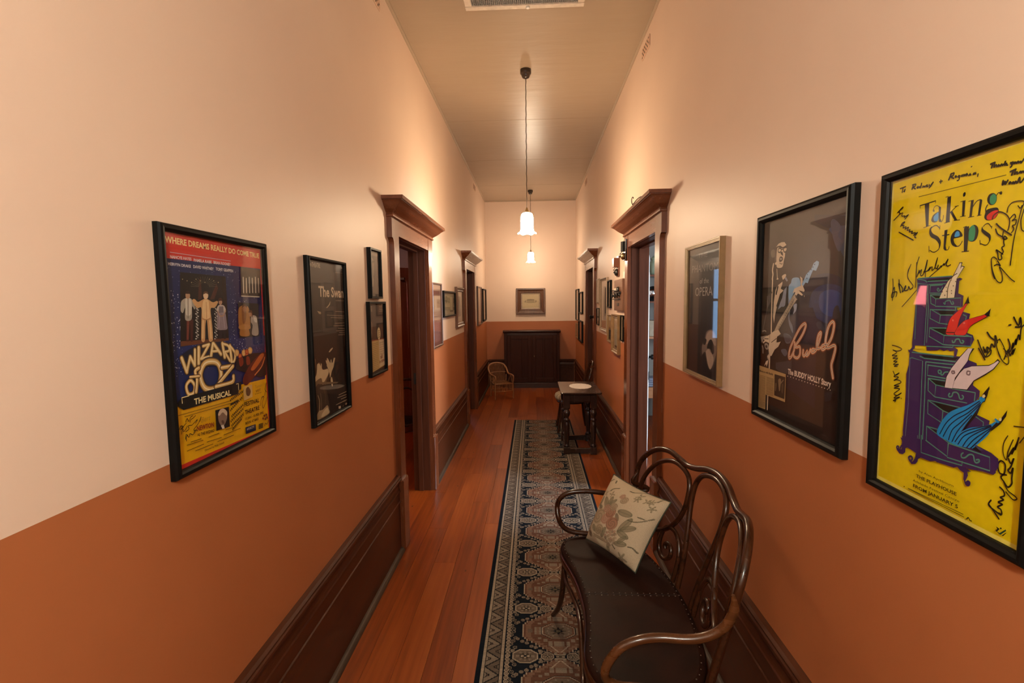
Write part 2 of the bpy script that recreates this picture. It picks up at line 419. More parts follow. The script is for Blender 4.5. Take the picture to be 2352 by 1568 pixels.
# skirting boards: (out of wall, height) profile
SK = [(0, 0), (.022, 0), (.022, .335), (.026, .338), (.026, .346), (.021, .350), (.021, .408), (.027, .412), (.027, .420), (.023, .425),
      (.019, .440), (.017, .458), (.019, .476), (.026, .486), (.034, .490), (.034, .500), (.029, .505), (.029, .512), (.020, .520), (0, .522)]
def skirting(name, x, s, y0, y1):
    o = struct(name, MB().prism([(x+s*d, z) for d, z in SK], y0, y1, 'y'), 'skirt')
    q = [(x+s*.022, 0)]+[(x+s*(.022+.026*math.cos(t)), .026*math.sin(t)) for t in [PI/2*i/5 for i in range(6)]]
    MB().prism(q, y0, y1, 'y').build('shoe_bead', 'shoe', o)
    return o
O1, O2 = (3.085, 4.245), (6.345, 7.475)
k = 1
for side, x, s in (('left', XL, 1), ('right', XR, -1)):
    for (y0, y1), nm in (((YF, O1[0]), 'near'), ((O1[1], O2[0]), 'middle'), ((O2[1], YB), 'far')):
        skirting('baseboard_%s_%s' % (side, nm), x, s, y0, y1)
b = MB().prism([(YB-d, z) for d, z in SK], XL+.034, XR-.034, 'x')
struct('baseboard_back', b, 'skirt')

# door cases with ears and a bold cornice
def door(n, side, ya, yb, oya, oyb):
    x, s = (XL, 1) if side == 'left' else (XR, -1)
    root = empty('door_%d' % n, (x, (ya+yb)/2, 0), 0, kind='structure')
    L0 = (x, (ya+yb)/2, 0)
    def part(mb, name, mat): return at(mb, L0).build(name, mat, root)
    X = lambda d: x+s*d
    # jamb linings and stop beads through the wall
    for yj, t in ((ya, -1), (yb, 1)):
        mb = MB().bbox(min(X(-WT-.005), X(-.0008)), max(X(-WT-.005), X(-.0008)), min(yj, yj+t*.02), max(yj, yj+t*.02), 0, HEAD+.02, .0004)
        part(mb, 'jamb', 'jamb_wood')
        sb = MB()
        sb.bbox(min(X(-.100), X(-.062)), max(X(-.100), X(-.062)), min(yj, yj-t*.012), max(yj, yj-t*.012), 0, HEAD, .0003)
        part(sb, 'door_stop', 'jamb_wood')
    part(MB().bbox(min(X(-WT-.005), X(-.0008)), max(X(-WT-.005), X(-.0008)), ya, yb, HEAD, HEAD+.02, .0004), 'jamb_head', 'jamb_wood')
    part(MB().bbox(min(X(-.100), X(-.062)), max(X(-.100), X(-.062)), ya+.012, yb-.012, HEAD-.012, HEAD, .0004), 'door_stop', 'jamb_wood')
    # architrave sides with a stepped face and an ear at the top
    for yin, t, yo in ((ya, -1, oya), (yb, 1, oyb)):
        w1 = abs(yo-yin)-.04; w2 = abs(yo-yin)
        ear = [(0, .0), (0, HEAD+.11), (w2, HEAD+.11), (w2, HEAD-.02)]
        ear += [(w1+.04*(1-math.sin(a)), HEAD-.02-.042*(1-math.cos(a))) for a in [PI/2*i/5 for i in range(6)]]
        ear += [(w1, .0)]
        yin += t*.004
        part(MB().prism([(yin+t*a, z) for a, z in ear], min(x, X(.034)), max(x, X(.034)), 'x'), 'architrave', 'frame_wood')
        part(MB().bbox(min(x, X(.05)), max(x, X(.05)), min(yin+t*.002, yin+t*(w1+.012)), max(yin+t*.002, yin+t*(w1+.012)), 0, .485, .006), 'plinth_block', 'frame_wood')
    part(MB().bbox(min(x, X(.032)), max(x, X(.032)), ya+.0042-.008, yb-.0042+.008, HEAD+.003, HEAD+.108, .001), 'head_board', 'frame_wood_h')
    # cornice: profile swept along the front and both returns
    prof = [(0, HEAD+.105), (.040, HEAD+.105), (.046, HEAD+.110), (.046, HEAD+.120), (.040, HEAD+.126), (.044, HEAD+.132), (.055, HEAD+.140), (.072, HEAD+.152), (.090, HEAD+.168), (.106, HEAD+.184),
            (.116, HEAD+.192), (.124, HEAD+.196), (.124, HEAD+.199), (.134, HEAD+.200), (.134, HEAD+.222), (0, HEAD+.222)]
    vs = []; m = len(prof)
    for d, z in prof:
        e = max(d-.036, 0) if d > 0 else 0
        ee = e if d > 0 else (0 if z < HEAD+.15 else .098)
        vs += [(x, oya-ee, z), (X(d), oya-ee, z), (X(d), oyb+ee, z), (x, oyb+ee, z)]
    fs = [(i*4+j, i*4+j+1, (i+1)*4+j+1, (i+1)*4+j) for i in range(m-1) for j in range(3)]
    part(MB().add(vs, fs), 'cornice', 'frame_wood_h')
    return root, part, X
dL1 = door(1, 'left', *D1, 3.055, 4.27); dR1 = door(2, 'right', *D1, 3.055, 4.27)
dL2 = door(3, 'left', *D2, 6.32, 7.495); dR2 = door(4, 'right', *D2, 6.32, 7.495)
# strike plate on the far jamb of the first left doorway
dL1[1](MB().bbox(dL1[2](-.125), dL1[2](-.105), D1[1]-.002, D1[1]+.001, .96, 1.06, .001), 'strike_plate', 'black_metal')
# the white-painted leaf folded back inside the first right doorway, with knob and rim lock
def leaf(root, hx, hy, ex, ey, mat, knob=True, side=1):
    d = Vector((ex-hx, ey-hy, 0)); L = d.length; ang = math.atan2(d.y, d.x)
    lf = MB()
    lf.bbox(0, L, -.017, .017, .008, HEAD-.004, .003)
    o = lf.build('door_leaf', mat, root); o.location = Vector((hx, hy, 0))-root.location; o.rotation_euler = (0, 0, ang)
    for z0, z1 in ((.25, .85), (1.1, 1.95)):
        for a, b_ in ((.12, L/2-.05), (L/2+.05, L-.12)):
            MB().bbox(a, b_, -.021, .021, z0, z1, .004).build('door_panel', mat, o)
    if knob:
        kb = MB().lathe([(.012, 0), (.012, -.02), (.024, -.026), (.028, -.038), (.024, -.05), (.0, -.054)], (L-.06, -.016, 1.08), 16, axis='y')
        kb.lathe([(.024, 0), (.024, -.006), (.0, -.007)], (L-.06, -.016, 1.08), 16, axis='y')
        kb.build('knob', 'black', o)
        MB().bbox(L-.12, L-.005, -.028, -.016, .82, .92, .003).build('rim_lock', 'black_metal', o)
leaf(dR1[0], 1.000, 4.31, 1.198, 5.085, 'white')
leaf(dL1[0], -1.10, 3.20, -1.75, 2.75, 'frame_wood')
leaf(dL2[0], -1.10, 6.46, -1.7, 5.95, 'frame_wood')
# the second right doorway is shut by a dark door set back in its jamb
o = MB().bbox(XR+.10, XR+.14, D2[0], D2[1], .006, HEAD-.012, .002); at(o, dR2[0].location); o = o.build('door_leaf', 'jamb_wood', dR2[0])
for z0, z1 in ((.25, .85), (1.1, 1.95)):
    for a, b_ in ((D2[0]+.11, 6.87), (6.95, D2[1]-.11)):
        q = MB().bbox(XR+.094, XR+.11, a, b_, z0, z1, .006); at(q, dR2[0].location); q.build('door_panel', 'jamb_wood', o)

# ------------------------------------------------------------------ bentwood settee against the right wall
BY = 1.907
def bx(t, z): return .62+.24*(z-.46)-.06*t-.48*t*t
def bp(t, z, off=0): return (bx(t, z)-off, BY+t, z)
settee = empty('bentwood_settee', (.36, BY, 0), 0, 'dark bentwood settee with looped back and studded brown leather seat, along the right wall', 'settee')
SL = (.36, BY, 0)
def sp(mb, name, mat, label=None, parent=None):
    o = at(mb, SL).build(name, mat, parent or settee); tag(o, label); return o
def seat_outline(inset=0.0):
    f = []
    half = [(0, .188), (.10, .184), (.20, .170), (.30, .150), (.36, .1435), (.42, .150), (.465, .176), (.498, .225), (.515, .30), (.512, .38), (.49, .455), (.45, .515), (.38, .555), (.28, .585), (.15, .606), (0, .616)]
    for sgn in (1, -1):
        side = [(sgn*t, x-.06*sgn*t) for t, x in half]
        f += side if sgn == 1 else side[::-1][1:-1]
    if inset:
        c = Vector((0, .38)); out = []
        n = len(f)
        for i in range(n):
            a, b, d = Vector(f[i-1]), Vector(f[i]), Vector(f[(i+1) % n])
            tg = (d-a).normalized(); nn = Vector((-tg.y, tg.x))
            if nn.dot(c-b) < 0: nn = -nn
            out.append(tuple(b+nn*inset))
        f = out
    return f
def smooth_loop(f, k=4): return [(p.x, p.y) for p in spline([(a, b, 0) for a, b in f], k, True)]
def seat_rings(rings, mat=0):
    mb = MB(); n = None; vs = []
    for inset, z in rings:
        lp = smooth_loop(seat_outline(inset)); n = len(lp); vs += [(x, BY+t, z) for t, x in lp]
    fs = [(i*n+j, i*n+(j+1) % n, (i+1)*n+(j+1) % n, (i+1)*n+j) for i in range(len(rings)-1) for j in range(n)]
    mb.add(vs, fs, mat, True)
    cap = vs[-n:]; tri = tessellate_polygon([[Vector((p[0], p[1], 0)) for p in cap]]); mb.add(cap, [tuple(t) for t in tri], mat)
    bot = vs[:n]; tri = tessellate_polygon([[Vector((p[0], p[1], 0)) for p in bot]]); mb.add(bot, [tuple(t) for t in tri], mat)
    return mb
sp(seat_rings([(.012, .395), (.004, .40), (0, .41), (0, .428), (.005, .437), (.02, .44)]), 'seat_rail', 'bent')
sp(seat_rings([(.010, .438), (.006, .445), (.012, .456), (.03, .461)]), 'leather_seat', 'leather')
# second, slightly crowned leather field so that the middle seam reads as a real joint
studs = MB()
lp = smooth_loop(seat_outline(.024), 5)
acc = 0; prev = None
def stud(x, y, z, r=.0027): studs.lathe([(r, 0), (r*.8, r*.55), (r*.35, r*.85), (0, r*.95)], (x, y, z), 6)
for t, x in lp+lp[:1]:
    if prev:
        acc += math.hypot(t-prev[0], x-prev[1])
        if acc > .024: stud(x, BY+t, .4605); acc = 0
    prev = (t, x)
for i in range(15):
    x = .225+i*.025
    stud(x, BY+.008, .461); stud(x, BY-.008, .461)
o = sp(studs, 'upholstery_studs', 'stud'); o['kind'] = 'stuff'
sp(MB().box(.205, .60, BY-.0012, BY+.0012, .4605, .4616), 'seat_seam', 'void_black')
# outer rail and rear legs in one bent length
half = [(-.0, .972), (-.09, .962), (-.17, .938), (-.235, .929), (-.295, .939), (-.36, .951), (-.42, .945), (-.475, .918), (-.515, .872), (-.532, .82), (-.528, .76), (-.517, .69), (-.505, .61), (-.495, .53), (-.488, .45), (-.482, .36)]
def leg_end(s): return [(bx(s*.48, .36)+.006, BY+s*.481, .30), (bx(s*.48, .36)+.014, BY+s*.482, .18), (bx(s*.48, .36)+.035, BY+s*.485, .08), (bx(s*.48, .36)+.062, BY+s*.488, .001)]
rail = leg_end(1)[::-1]+[bp(-t, z) for t, z in half[::-1]]+[bp(t, z) for t, z in half[1:]]+leg_end(-1)
sp(MB().tube(spline(rail, 5), .0135, 12), 'back_rail', 'bent')
# three loops
o2h = [(.0, .952), (.06, .945), (.11, .925), (.138, .885), (.142, .835), (.132, .77), (.112, .70), (.092, .62), (.078, .54), (.07, .45)]
o2 = [bp(t, z, .004) for t, z in o2h[::-1]]+[bp(-t, z, .004) for t, z in o2h[1:]]
sp(MB().tube(spline(o2, 5), .0115, 10), 'back_loop', 'bent')
egg = [(.165, .80), (.176, .86), (.215, .900), (.30, .919), (.375, .902), (.43, .862), (.468, .80), (.48, .74), (.470, .67), (.435, .61), (.375, .577), (.30, .592), (.235, .637), (.19, .695), (.168, .75)]
for s in (1, -1):
    sp(MB().tube(spline([bp(s*t, z, .006) for t, z in egg], 5, True), .0112, 10, True), 'back_loop', 'bent')
scr = [(.115, .45), (.115, .547), (.134, .598), (.165, .630), (.207, .642), (.250, .630), (.273, .592), (.272, .535), (.246, .502), (.205, .502), (.178, .530), (.186, .562), (.214, .572), (.232, .556), (.224, .540)]
for s in (1, -1):
    n = 4*(len(scr)-1)+1
    pts = spline([bp(s*t, z, .006) for t, z in scr], 4)
    sp(MB().tube(pts, [.0105-.004*max(0, (i-.75*len(pts))/len(pts)) for i in range(len(pts))], 9), 'scroll', 'bent')
# arms: each a loop that springs from the rear post and returns along the seat edge
arm = [(.640, .79), (.622, .742), (.585, .705), (.53, .685), (.45, .677), (.376, .681), (.30, .691), (.235, .692), (.172, .682), (.132, .652), (.117, .608), (.122, .560), (.142, .516), (.18, .489), (.24, .478), (.32, .473), (.42, .471), (.48, .470)]
arm_near = [(.583, .808), (.588, .772), (.576, .730), (.550, .692), (.512, .666), (.46, .650), (.38, .642), (.315, .632), (.262, .606), (.226, .560), (.214, .520), (.226, .494), (.265, .479), (.34, .473), (.43, .471), (.50, .470)]
def arm_pts(s):
    out = []
    if s < 0:
        for i, (x, z) in enumerate(arm_near):
            out.append((x, BY-.538+.038*min(1, max(0, (.58-x)/.2)), z))
        return out
    for i, (x, z) in enumerate(arm):
        t = .505-.012*min(1, max(0, (.62-x)/.3))+(.018 if z > .6 else -.004)
        if i < 2: x, t = bx(.515, z)-(.012 if i == 0 else .022), .515+.002*i
        out.append((x, BY+t, z))
    return out
for s in (1, -1):
    ap = spline(arm_pts(s), 5); ra = .0128 if s > 0 else .0145
    sp(MB().tube(ap, [ra*min(1, .35+i*.11) for i in range(len(ap))], 12), 'arm', 'bent_arm' if s < 0 else 'bent', 'lighter brown arm' if s < 0 else None)
for s in (1, -1):
    sh = .0 if s > 0 else .045
    leg = [(.150+sh, BY+s*.372, .425), (.147+sh, BY+s*.384, .36), (.140+sh, BY+s*.400, .26), (.131+sh, BY+s*.425, .16), (.116+sh, BY+s*.468, .075), (.093+sh, BY+s*.520, .0052)]
    sp(MB().tube(spline(leg, 5), [.0165-.004*i/25 for i in range(26)], 10), 'front_leg', 'bent')
hoop = [(.142, .376, .345), (.150, .30, .325), (.166, .18, .345), (.178, .06, .365), (.181, 0, .368)]
hp = [(x-.06*t*0, BY+t, z) for x, t, z in hoop]+[(x+.02*min(1, t*3), BY-t, z) for x, t, z in hoop[::-1][1:]]
sp(MB().tube(spline(hp, 5), .011, 9), 'front_brace', 'bent')

# ------------------------------------------------------------------ cushion leaning in the far corner of the settee
def cushion():
    A, B, C_, D = Vector((.268, 2.352, .470)), Vector((.452, 2.046, .470)), Vector((.606, 2.078, .782)), Vector((.408, 2.392, .792))
    nrm = (B-A).cross(D-A).normalized()
    A += nrm*.012; B += nrm*.012; C_ += nrm*.004; D += nrm*.004
    n = 150
    u = np.linspace(0, 1, n+1); U, V = np.meshgrid(u, u)
    a, b = 2*U-1, 2*V-1
    pu = a*(1-.07*(1-b**2)*np.abs(a)**2); pv = b*(1-.07*(1-a**2)*np.abs(b)**2)
    th = .078*np.clip((1-np.abs(a)**2.6)*(1-np.abs(b)**2.6), 0, 1)**.55
    rs = np.random.RandomState(3)
    for k in range(14):        # soft creases radiating from seams
        cx, cy, ang, fr = rs.uniform(-1, 1), rs.choice([-1, 1])*rs.uniform(.5, 1), rs.uniform(0, PI), rs.uniform(8, 16)
        g = np.exp(-((a-cx)**2+(b-cy)**2)/.10); th = th+.0022*g*np.sin(fr*(a*math.cos(ang)+b*math.sin(ang)))
    th[0, :] = th[-1, :] = 0; th[:, 0] = th[:, -1] = 0
    def pos(sgn):
        uu, vv = (pu+1)/2, (pv+1)/2
        P = [A[i]*(1-uu)*(1-vv)+B[i]*uu*(1-vv)+C_[i]*uu*vv+D[i]*(1-uu)*vv+nrm[i]*sgn*th*(1 if sgn > 0 else .75) for i in range(3)]
        return np.stack(P, -1).reshape(-1, 3)
    # woven picture: a bouquet in a basket with loose sprigs, in cushion coordinates
    col = np.ones((n, n, 3))*np.array([.50, .405, .275])
    c = (np.arange(n)+.5)/n; X, Y = np.meshgrid(c, c)
    col *= (1+.05*np.sin(X*260)*np.sin(Y*260))[..., None]
    O = np.array([530., 1150.]); eu = np.array([1180., 1560.])-O; ev = np.array([815., 475.])-O
    Mi = np.linalg.inv(np.array([eu, ev]).T)
    def uv(px, py): return Mi@(np.array([px, py])-O)
    def blob(px, py, rx, ry, rot, colr, al=.8, edge=None):
        q = uv(px, py); e1 = Mi@(np.array([math.cos(rot), math.sin(rot)])*rx); e2 = Mi@(np.array([-math.sin(rot), math.cos(rot)])*ry)
        Bi = np.linalg.inv(np.array([e1, e2]).T)
        dx, dy = X-q[0], Y-q[1]; s_, t_ = Bi[0, 0]*dx+Bi[0, 1]*dy, Bi[1, 0]*dx+Bi[1, 1]*dy
        r = s_**2+t_**2; k = (np.clip((1.1-r)/.2, 0, 1)*al)[..., None]
        col[:] = col*(1-k)+np.array(colr)*k
        if edge is not None:
            k = (np.exp(-((r-.85)/.13)**2)*.6)[..., None]; col[:] = col*(1-k)+np.array(edge)*k
        return s_, t_, r
    OL, DK, PK, RU, TA, BR = (.20, .17, .10), (.115, .10, .06), (.40, .235, .16), (.34, .155, .095), (.36, .27, .17), (.17, .115, .07)
    def leaf_(px, py, L_, wd, rot, c_=OL, vein=True):
        s_, t_, r = blob(px, py, L_, wd, rot, c_, .75, DK)
        if vein:
            k = (np.exp(-(t_/.12)**2)*(r < .8)*.5)[..., None]; col[:] = col*(1-k)+np.array(DK)*k
    def rose(px, py, R, c_, dark):
        s_, t_, r = blob(px, py, R, R*.95, 0, c_, .85)
        an = np.arctan2(t_, s_); rr = np.sqrt(r)
        k = ((np.sin(rr*15-an*2) > .55)*(r < 1)*.55)[..., None]; col[:] = col*(1-k)+np.array(dark)*k
    for px, py, L_, wd, ro in [(790, 790, 55, 26, -1.2), (745, 820, 45, 20, -.5), (880, 830, 75, 30, -1.9), (930, 840, 70, 28, -1.2), (960, 850, 60, 24, -.5), (1120, 985, 85, 34, .45), (1130, 1110, 95, 36, -.7), (1160, 1150, 80, 30, 0), (1110, 1200, 75, 30, .7), (1080, 1290, 70, 30, .2), (1100, 1250, 60, 24, -.5), (830, 1120, 60, 30, .3), (740, 1080, 50, 26, 1.1), (915, 1310, 24, 46, .2), (690, 920, 40, 24, 1.2), (880, 1150, 60, 30, -.9)]: leaf_(px, py, L_, wd, ro)
    leaf_(800, 862, 38, 24, .7, DK); leaf_(1040, 1015, 44, 20, 1.3, BR); leaf_(975, 1010, 36, 16, 1.9, BR)
    rose(800, 965, 88, TA, OL); rose(905, 1010, 60, PK, RU); rose(960, 950, 62, RU, BR); rose(985, 1075, 70, RU, BR); rose(820, 1110, 62, TA, OL); rose(720, 900, 40, TA, BR); rose(905, 900, 46, PK, BR); rose(990, 900, 44, TA, BR); rose(1090, 840, 42, TA, BR); rose(1060, 790, 30, PK, BR)
    rr = random.Random(2)
    for k in range(46):
        an, ra = rr.random()*6.28, rr.random()**.5
        blob(975+70*ra*math.cos(an), 1215+85*ra*math.sin(an), 15, 13, 0, rr.choice([TA, PK, (.25, .19, .13)]), .8, BR)
    for k in range(4): blob(805+k*5, 1180+k*12, 105, 7, .52, BR if k % 2 else TA, .7)
    for px, py in [(655, 1118), (640, 1075), (668, 1135), (655, 1000)]: blob(px, py, 26, 30, .4, BR, .75, DK)
    for px, py, m_ in [(840, 712, 4), (935, 748, 4), (1070, 1430, 5), (1210, 840, 5), (1225, 800, 4), (1335, 885, 6), (1350, 960, 5), (1300, 870, 4)]:
        for k in range(m_):
            an = 6.28*k/m_+px; L_ = 50 if px == 1070 else 30
            leaf_(px+L_*.7*math.cos(an), py+L_*.7*math.sin(an), L_*.62, L_*.24, an, OL, False)
    for pts in [[(1160, 1060), (1220, 1085), (1290, 1085), (1365, 1065)], [(1160, 1325), (1200, 1340), (1230, 1385)], [(1110, 725), (1160, 745), (1250, 742)], [(905, 570), (912, 600)], [(1250, 1040), (1300, 1065)], [(985, 1290), (1010, 1335)], [(900, 700), (930, 680), (990, 680)], [(820, 560), (860, 545)], [(1430, 830), (1380, 880)]]:
        q = spline([(x_, y_, 0) for x_, y_ in pts], 8)
        for p in q: blob(p.x, p.y, 9, 6, .3, DK, .7)
    vf, vb = pos(1), pos(-1); m_ = n+1
    idx = np.arange(n*n); i, j = idx//n, idx % n; a0 = i*m_+j
    quads = np.stack([a0, a0+1, a0+m_+1, a0+m_], 1)
    me = bpy.data.meshes.new('cushion_front')
    me.from_pydata(vf.tolist(), [], quads.tolist()); ca = me.color_attributes.new('Col', 'FLOAT_COLOR', 'CORNER')
    cc = np.ones((n*n, 4, 4), np.float32); cc[:, :, :3] = col.reshape(-1, 1, 3); ca.data.foreach_set('color', cc.ravel())
    me.polygons.foreach_set('use_smooth', [True]*len(me.polygons)); me.materials.append(M['tapestry'])
    base = (A+B)/2; loc = Vector((base.x, base.y, .462))
    root = empty('cushion', loc, 0, 'cream cushion woven with a faded rose bouquet, leaning on the bentwood settee', 'cushion')
    f = bpy.data.objects.new('picture_front', me); COL.objects.link(f); f.parent = root; f.location = -loc
    bk = MB(); bk.v = [tuple(p) for p in vb]; st = 3
    sel = list(range(0, m_, st)); ns = len(sel)
    bk.v = [tuple(vb[a_*m_+b_]) for a_ in sel for b_ in sel]
    for a_ in range(ns-1):
        for b_ in range(ns-1): bk.f.append((a_*ns+b_, (a_+1)*ns+b_, (a_+1)*ns+b_+1, a_*ns+b_+1)); bk.m.append(0); bk.sm.append(True)
    at(bk, loc).build('plain_back', 'green_cloth', root, normals=False)
    per = [vf[k_] for k_ in range(0, m_, 5)]+[vf[k_*m_+n] for k_ in range(5, m_, 5)]+[vf[n*m_+n-k_] for k_ in range(5, m_, 5)]+[vf[(n-k_)*m_] for k_ in range(5, n, 5)]
    at(MB().tube([tuple(p) for p in per], .0032, 6, True), loc).build('piping', 'green_cloth', root)
M['green_cloth'] = plain('dark_green_cord', (.045, .05, .03), .9)
cushion()

# ------------------------------------------------------------------ runner rug
def rug():
    cs = .0034; W_ = .78; y0, y1 = .35, 6.63; xc = .115; p = .352; yc0 = 2.305
    nx, ny = int(W_/cs), int((y1-y0)/cs)
    X = (np.arange(nx)+.5)*cs-W_/2; Y = y0+(np.arange(ny)+.5)*cs
    u = np.abs(X)[None, :]*np.ones((ny, 1)); sx = X[None, :]*np.ones((ny, 1))
    yy = ((Y-yc0+p/2) % p)-p/2; v = np.abs(yy)[:, None]*np.ones((1, nx)); sy = yy[:, None]*np.ones((1, nx))
    pal = np.array([(.005, .008, .013), (.32, .255, .185), (.125, .094, .070), (.115, .054, .034), (.18, .105, .070), (.058, .044, .030), (.205, .16, .118), (.018, .017, .018), (.095, .076, .048)])
    NV, CR, TP, RU, RO, OL, LT, CH, GO = range(9)
    c = np.zeros((ny, nx), np.int8)
    # field florets and vines
    def spot(cu, cv, r, k, kin=None, oct=False):
        du, dv = np.abs(u-cu), np.abs(v-cv)
        d = np.maximum(np.maximum(du, dv), (du+dv)*.72) if oct else np.hypot(du, dv)
        c[d < r] = k
        if kin is not None: c[(d < r*.62)] = kin; c[d < r*.25] = k
    for i in range(9):
        vv = i*p/16
        spot(.250, vv, .0115, CR, TP); spot(.226+.012*math.sin(i*2.1), vv+.011, .0105, LT, NV)
    for k in range(8):
        f = k/7
        spot(.205-.16*f, .062+.105*f+.010*math.sin(k*3), .0100, LT, TP)
    # medallion with stepped edge
    st = .0136
    def hw(v_): return np.where(v_ < .035, .182, np.where(v_ < .075, .182-.045*np.floor((v_-.035)/st)*st/.04*.62, np.clip(.137-np.floor((v_-.075)/st)*st*1.32, .012, 1)))
    h = hw(v); inside = (u < h) & (v < .166)
    c[(u < h+.0075) & (v < .172)] = NV
    edge = inside & ~((u < h-.0065) & (v < .1595))
    c[inside] = RU
    mid = (u < h-.016) & (v < .150); c[mid] = RO
    band = (u < h-.042) & (v < .128); c[band] = RU
    c[edge] = CR
    blk = lambda m_, k: c.__setitem__(m_ & inside & ~edge, k)
    blk((np.abs(u-.105) < .016) & (v < .026), LT); blk((np.abs(u-.105) < .006) & (v < .026), RO); blk((np.abs(u-.142) < .012) & (v < .013), TP)
    blk((u < .052) & (np.abs(v-.092) < .017), LT); blk((np.abs(u-.03) < .004) & (np.abs(v-.092) < .017), RU); blk((u < .036) & (np.abs(v-.120) < .012), RO); blk((np.abs(u-v*.0-.018-(.134-v)*.9) < .004) & (v > .105) & (v < .150), CR)
    blk((np.abs(u-.068) < .010) & (np.abs(v-.068) < .010), LT); blk((np.abs(u-.095) < .008) & (np.abs(v-.055) < .007), LT)
    o8 = np.maximum(np.maximum(u/.088, v/.058), (u/.088+v/.058)*.70)
    c[(o8 < 1)] = CH; c[o8 < .95] = CR; c[o8 < .89] = RU; c[o8 < .80] = TP
    ang = np.arctan2(sy*1.25, sx); rad = np.hypot(sx, sy*1.25)
    c[(o8 < .8) & (rad < .040*(.72+.28*np.cos(ang*8)))] = OL
    c[(rad < .026*(.7+.3*np.cos(ang*4)))] = NV; c[(rad < .012)] = GO
    for a_, b_ in ((.055, .0), (.05, .02), (.028, .036)): spot(a_, b_, .0052, LT)
    # octagons and small rounds where medallions meet
    def octo(cu, ru, rv):
        q = np.maximum(np.maximum(np.abs(u-cu)/ru, np.abs(v-p/2)/rv), (np.abs(u-cu)/ru+np.abs(v-p/2)/rv)*.70)
        an = np.arctan2(v-p/2, u-cu)
        c[q < 1.12] = NV; c[q < 1] = CR; c[q < .86] = TP
        c[(q < .70+.0*an) & (np.cos(an*8) > .2)] = LT; c[(q < .42)] = OL; c[(q < .34) & (np.cos(an*4) > 0)] = CR; c[q < .12] = NV
    octo(.166, .062, .044); octo(.060, .030, .026)
    q = np.maximum(u, np.abs(v-p/2)); c[(q < .021) & ((u < .007) | (np.abs(v-p/2) < .007))] = LT; c[(q < .007)] = OL
    for a_, b_ in ((.02, .152), (.095, .157), (.098, .140), (.118, .122), (.228, .145)): spot(a_, b_, .0075, LT)
    # borders
    hb = .267
    b = u-hb
    c[(b > -.006) & (b <= 0)] = NV
    c[(b > 0)] = TP
    def stripe(a_, e_, k): c[(b >= a_) & (b < e_)] = k
    stripe(0, .006, CR); stripe(.006, .0085, CH); stripe(.0085, .0135, CR); stripe(.0135, .017, CH)
    stripe(.083, .0865, CH); stripe(.0865, .0915, CR); stripe(.0915, .094, CH); stripe(.094, .100, CR); stripe(.100, .2, NV)
    Yg = Y[:, None]*np.ones((1, nx)); T = .098; ph = (Yg/T) % 1; tri = np.abs(2*ph-1)      # zigzag between 0 and 1
    zb = (b-.017)/(.083-.017); inb = (zb >= 0) & (zb <= 1)
    c[inb & (zb > tri)] = LT; c[inb & (zb < tri)] = TP
    c[inb & (np.abs(zb-tri) < .085)] = CH
    alt = (np.floor(Yg/T) % 2 == 0)
    for cz, yo in ((.72, .5), (.28, 0.0)):
        pp = ((Yg/T-yo+.5) % 1)-.5
        c[inb & (np.abs(zb-cz) < .10) & (np.abs(pp) < .07)] = CH; c[inb & (np.abs(zb-cz) < .045) & (np.abs(pp) < .03)] = RO
        c[inb & (np.abs(np.abs(pp)*2.0+np.abs(zb-(1.02 if yo else -.02))*.93-.36) < .045)] = CH
    # merge runs of one colour along each row of knots
    rs = np.random.RandomState(1)
    vs = []; fs = []; cols = []
    change = np.ones((ny, nx+1), bool); change[:, 1:nx] = c[:, 1:] != c[:, :-1]
    rows, ks = np.nonzero(change)
    same = rows[1:] == rows[:-1]
    r = rows[:-1][same]; a = ks[:-1][same]; e = ks[1:][same]
    x0 = xc-W_/2+a*cs; x1 = xc-W_/2+e*cs; ya = y0+r*cs; yb = ya+cs; z = np.full(len(r), .0045)
    V4 = np.stack([np.stack([x0, ya, z], 1), np.stack([x1, ya, z], 1), np.stack([x1, yb, z], 1), np.stack([x0, yb, z], 1)], 1)
    nf = len(r)
    me = bpy.data.meshes.new('pile')
    me.vertices.add(nf*4); me.vertices.foreach_set('co', V4.astype(np.float32).ravel())
    me.loops.add(nf*4); me.loops.foreach_set('vertex_index', np.arange(nf*4, dtype=np.int32))
    me.polygons.add(nf); me.polygons.foreach_set('loop_start', np.arange(0, nf*4, 4, dtype=np.int32)); me.polygons.foreach_set('loop_total', np.full(nf, 4, np.int32))
    me.update(calc_edges=True)
    rowv = rs.uniform(.86, 1.1, ny)
    cl = pal[c[r, a]]*(rowv[r]*rs.uniform(.92, 1.08, nf))[:, None]
    ca = me.color_attributes.new('Col', 'FLOAT_COLOR', 'CORNER')
    cc = np.ones((nf, 4, 4), np.float32); cc[:, :, :3] = cl[:, None, :]; ca.data.foreach_set('color', cc.ravel())
    me.materials.append(M['rug'])
    root = empty('runner_rug', (xc, (y0+y1)/2, 0), 0, 'long narrow navy and rust patterned runner rug on the hall boards', 'rug')
    o = bpy.data.objects.new('pile', me); COL.objects.link(o); o.parent = root; o.location = (-xc, -(y0+y1)/2, 0)
    bk = MB().box(xc-W_/2, xc+W_/2, y0, y1, .0002, .0043); at(bk, root.location).build('backing', 'navy', root)
rug()

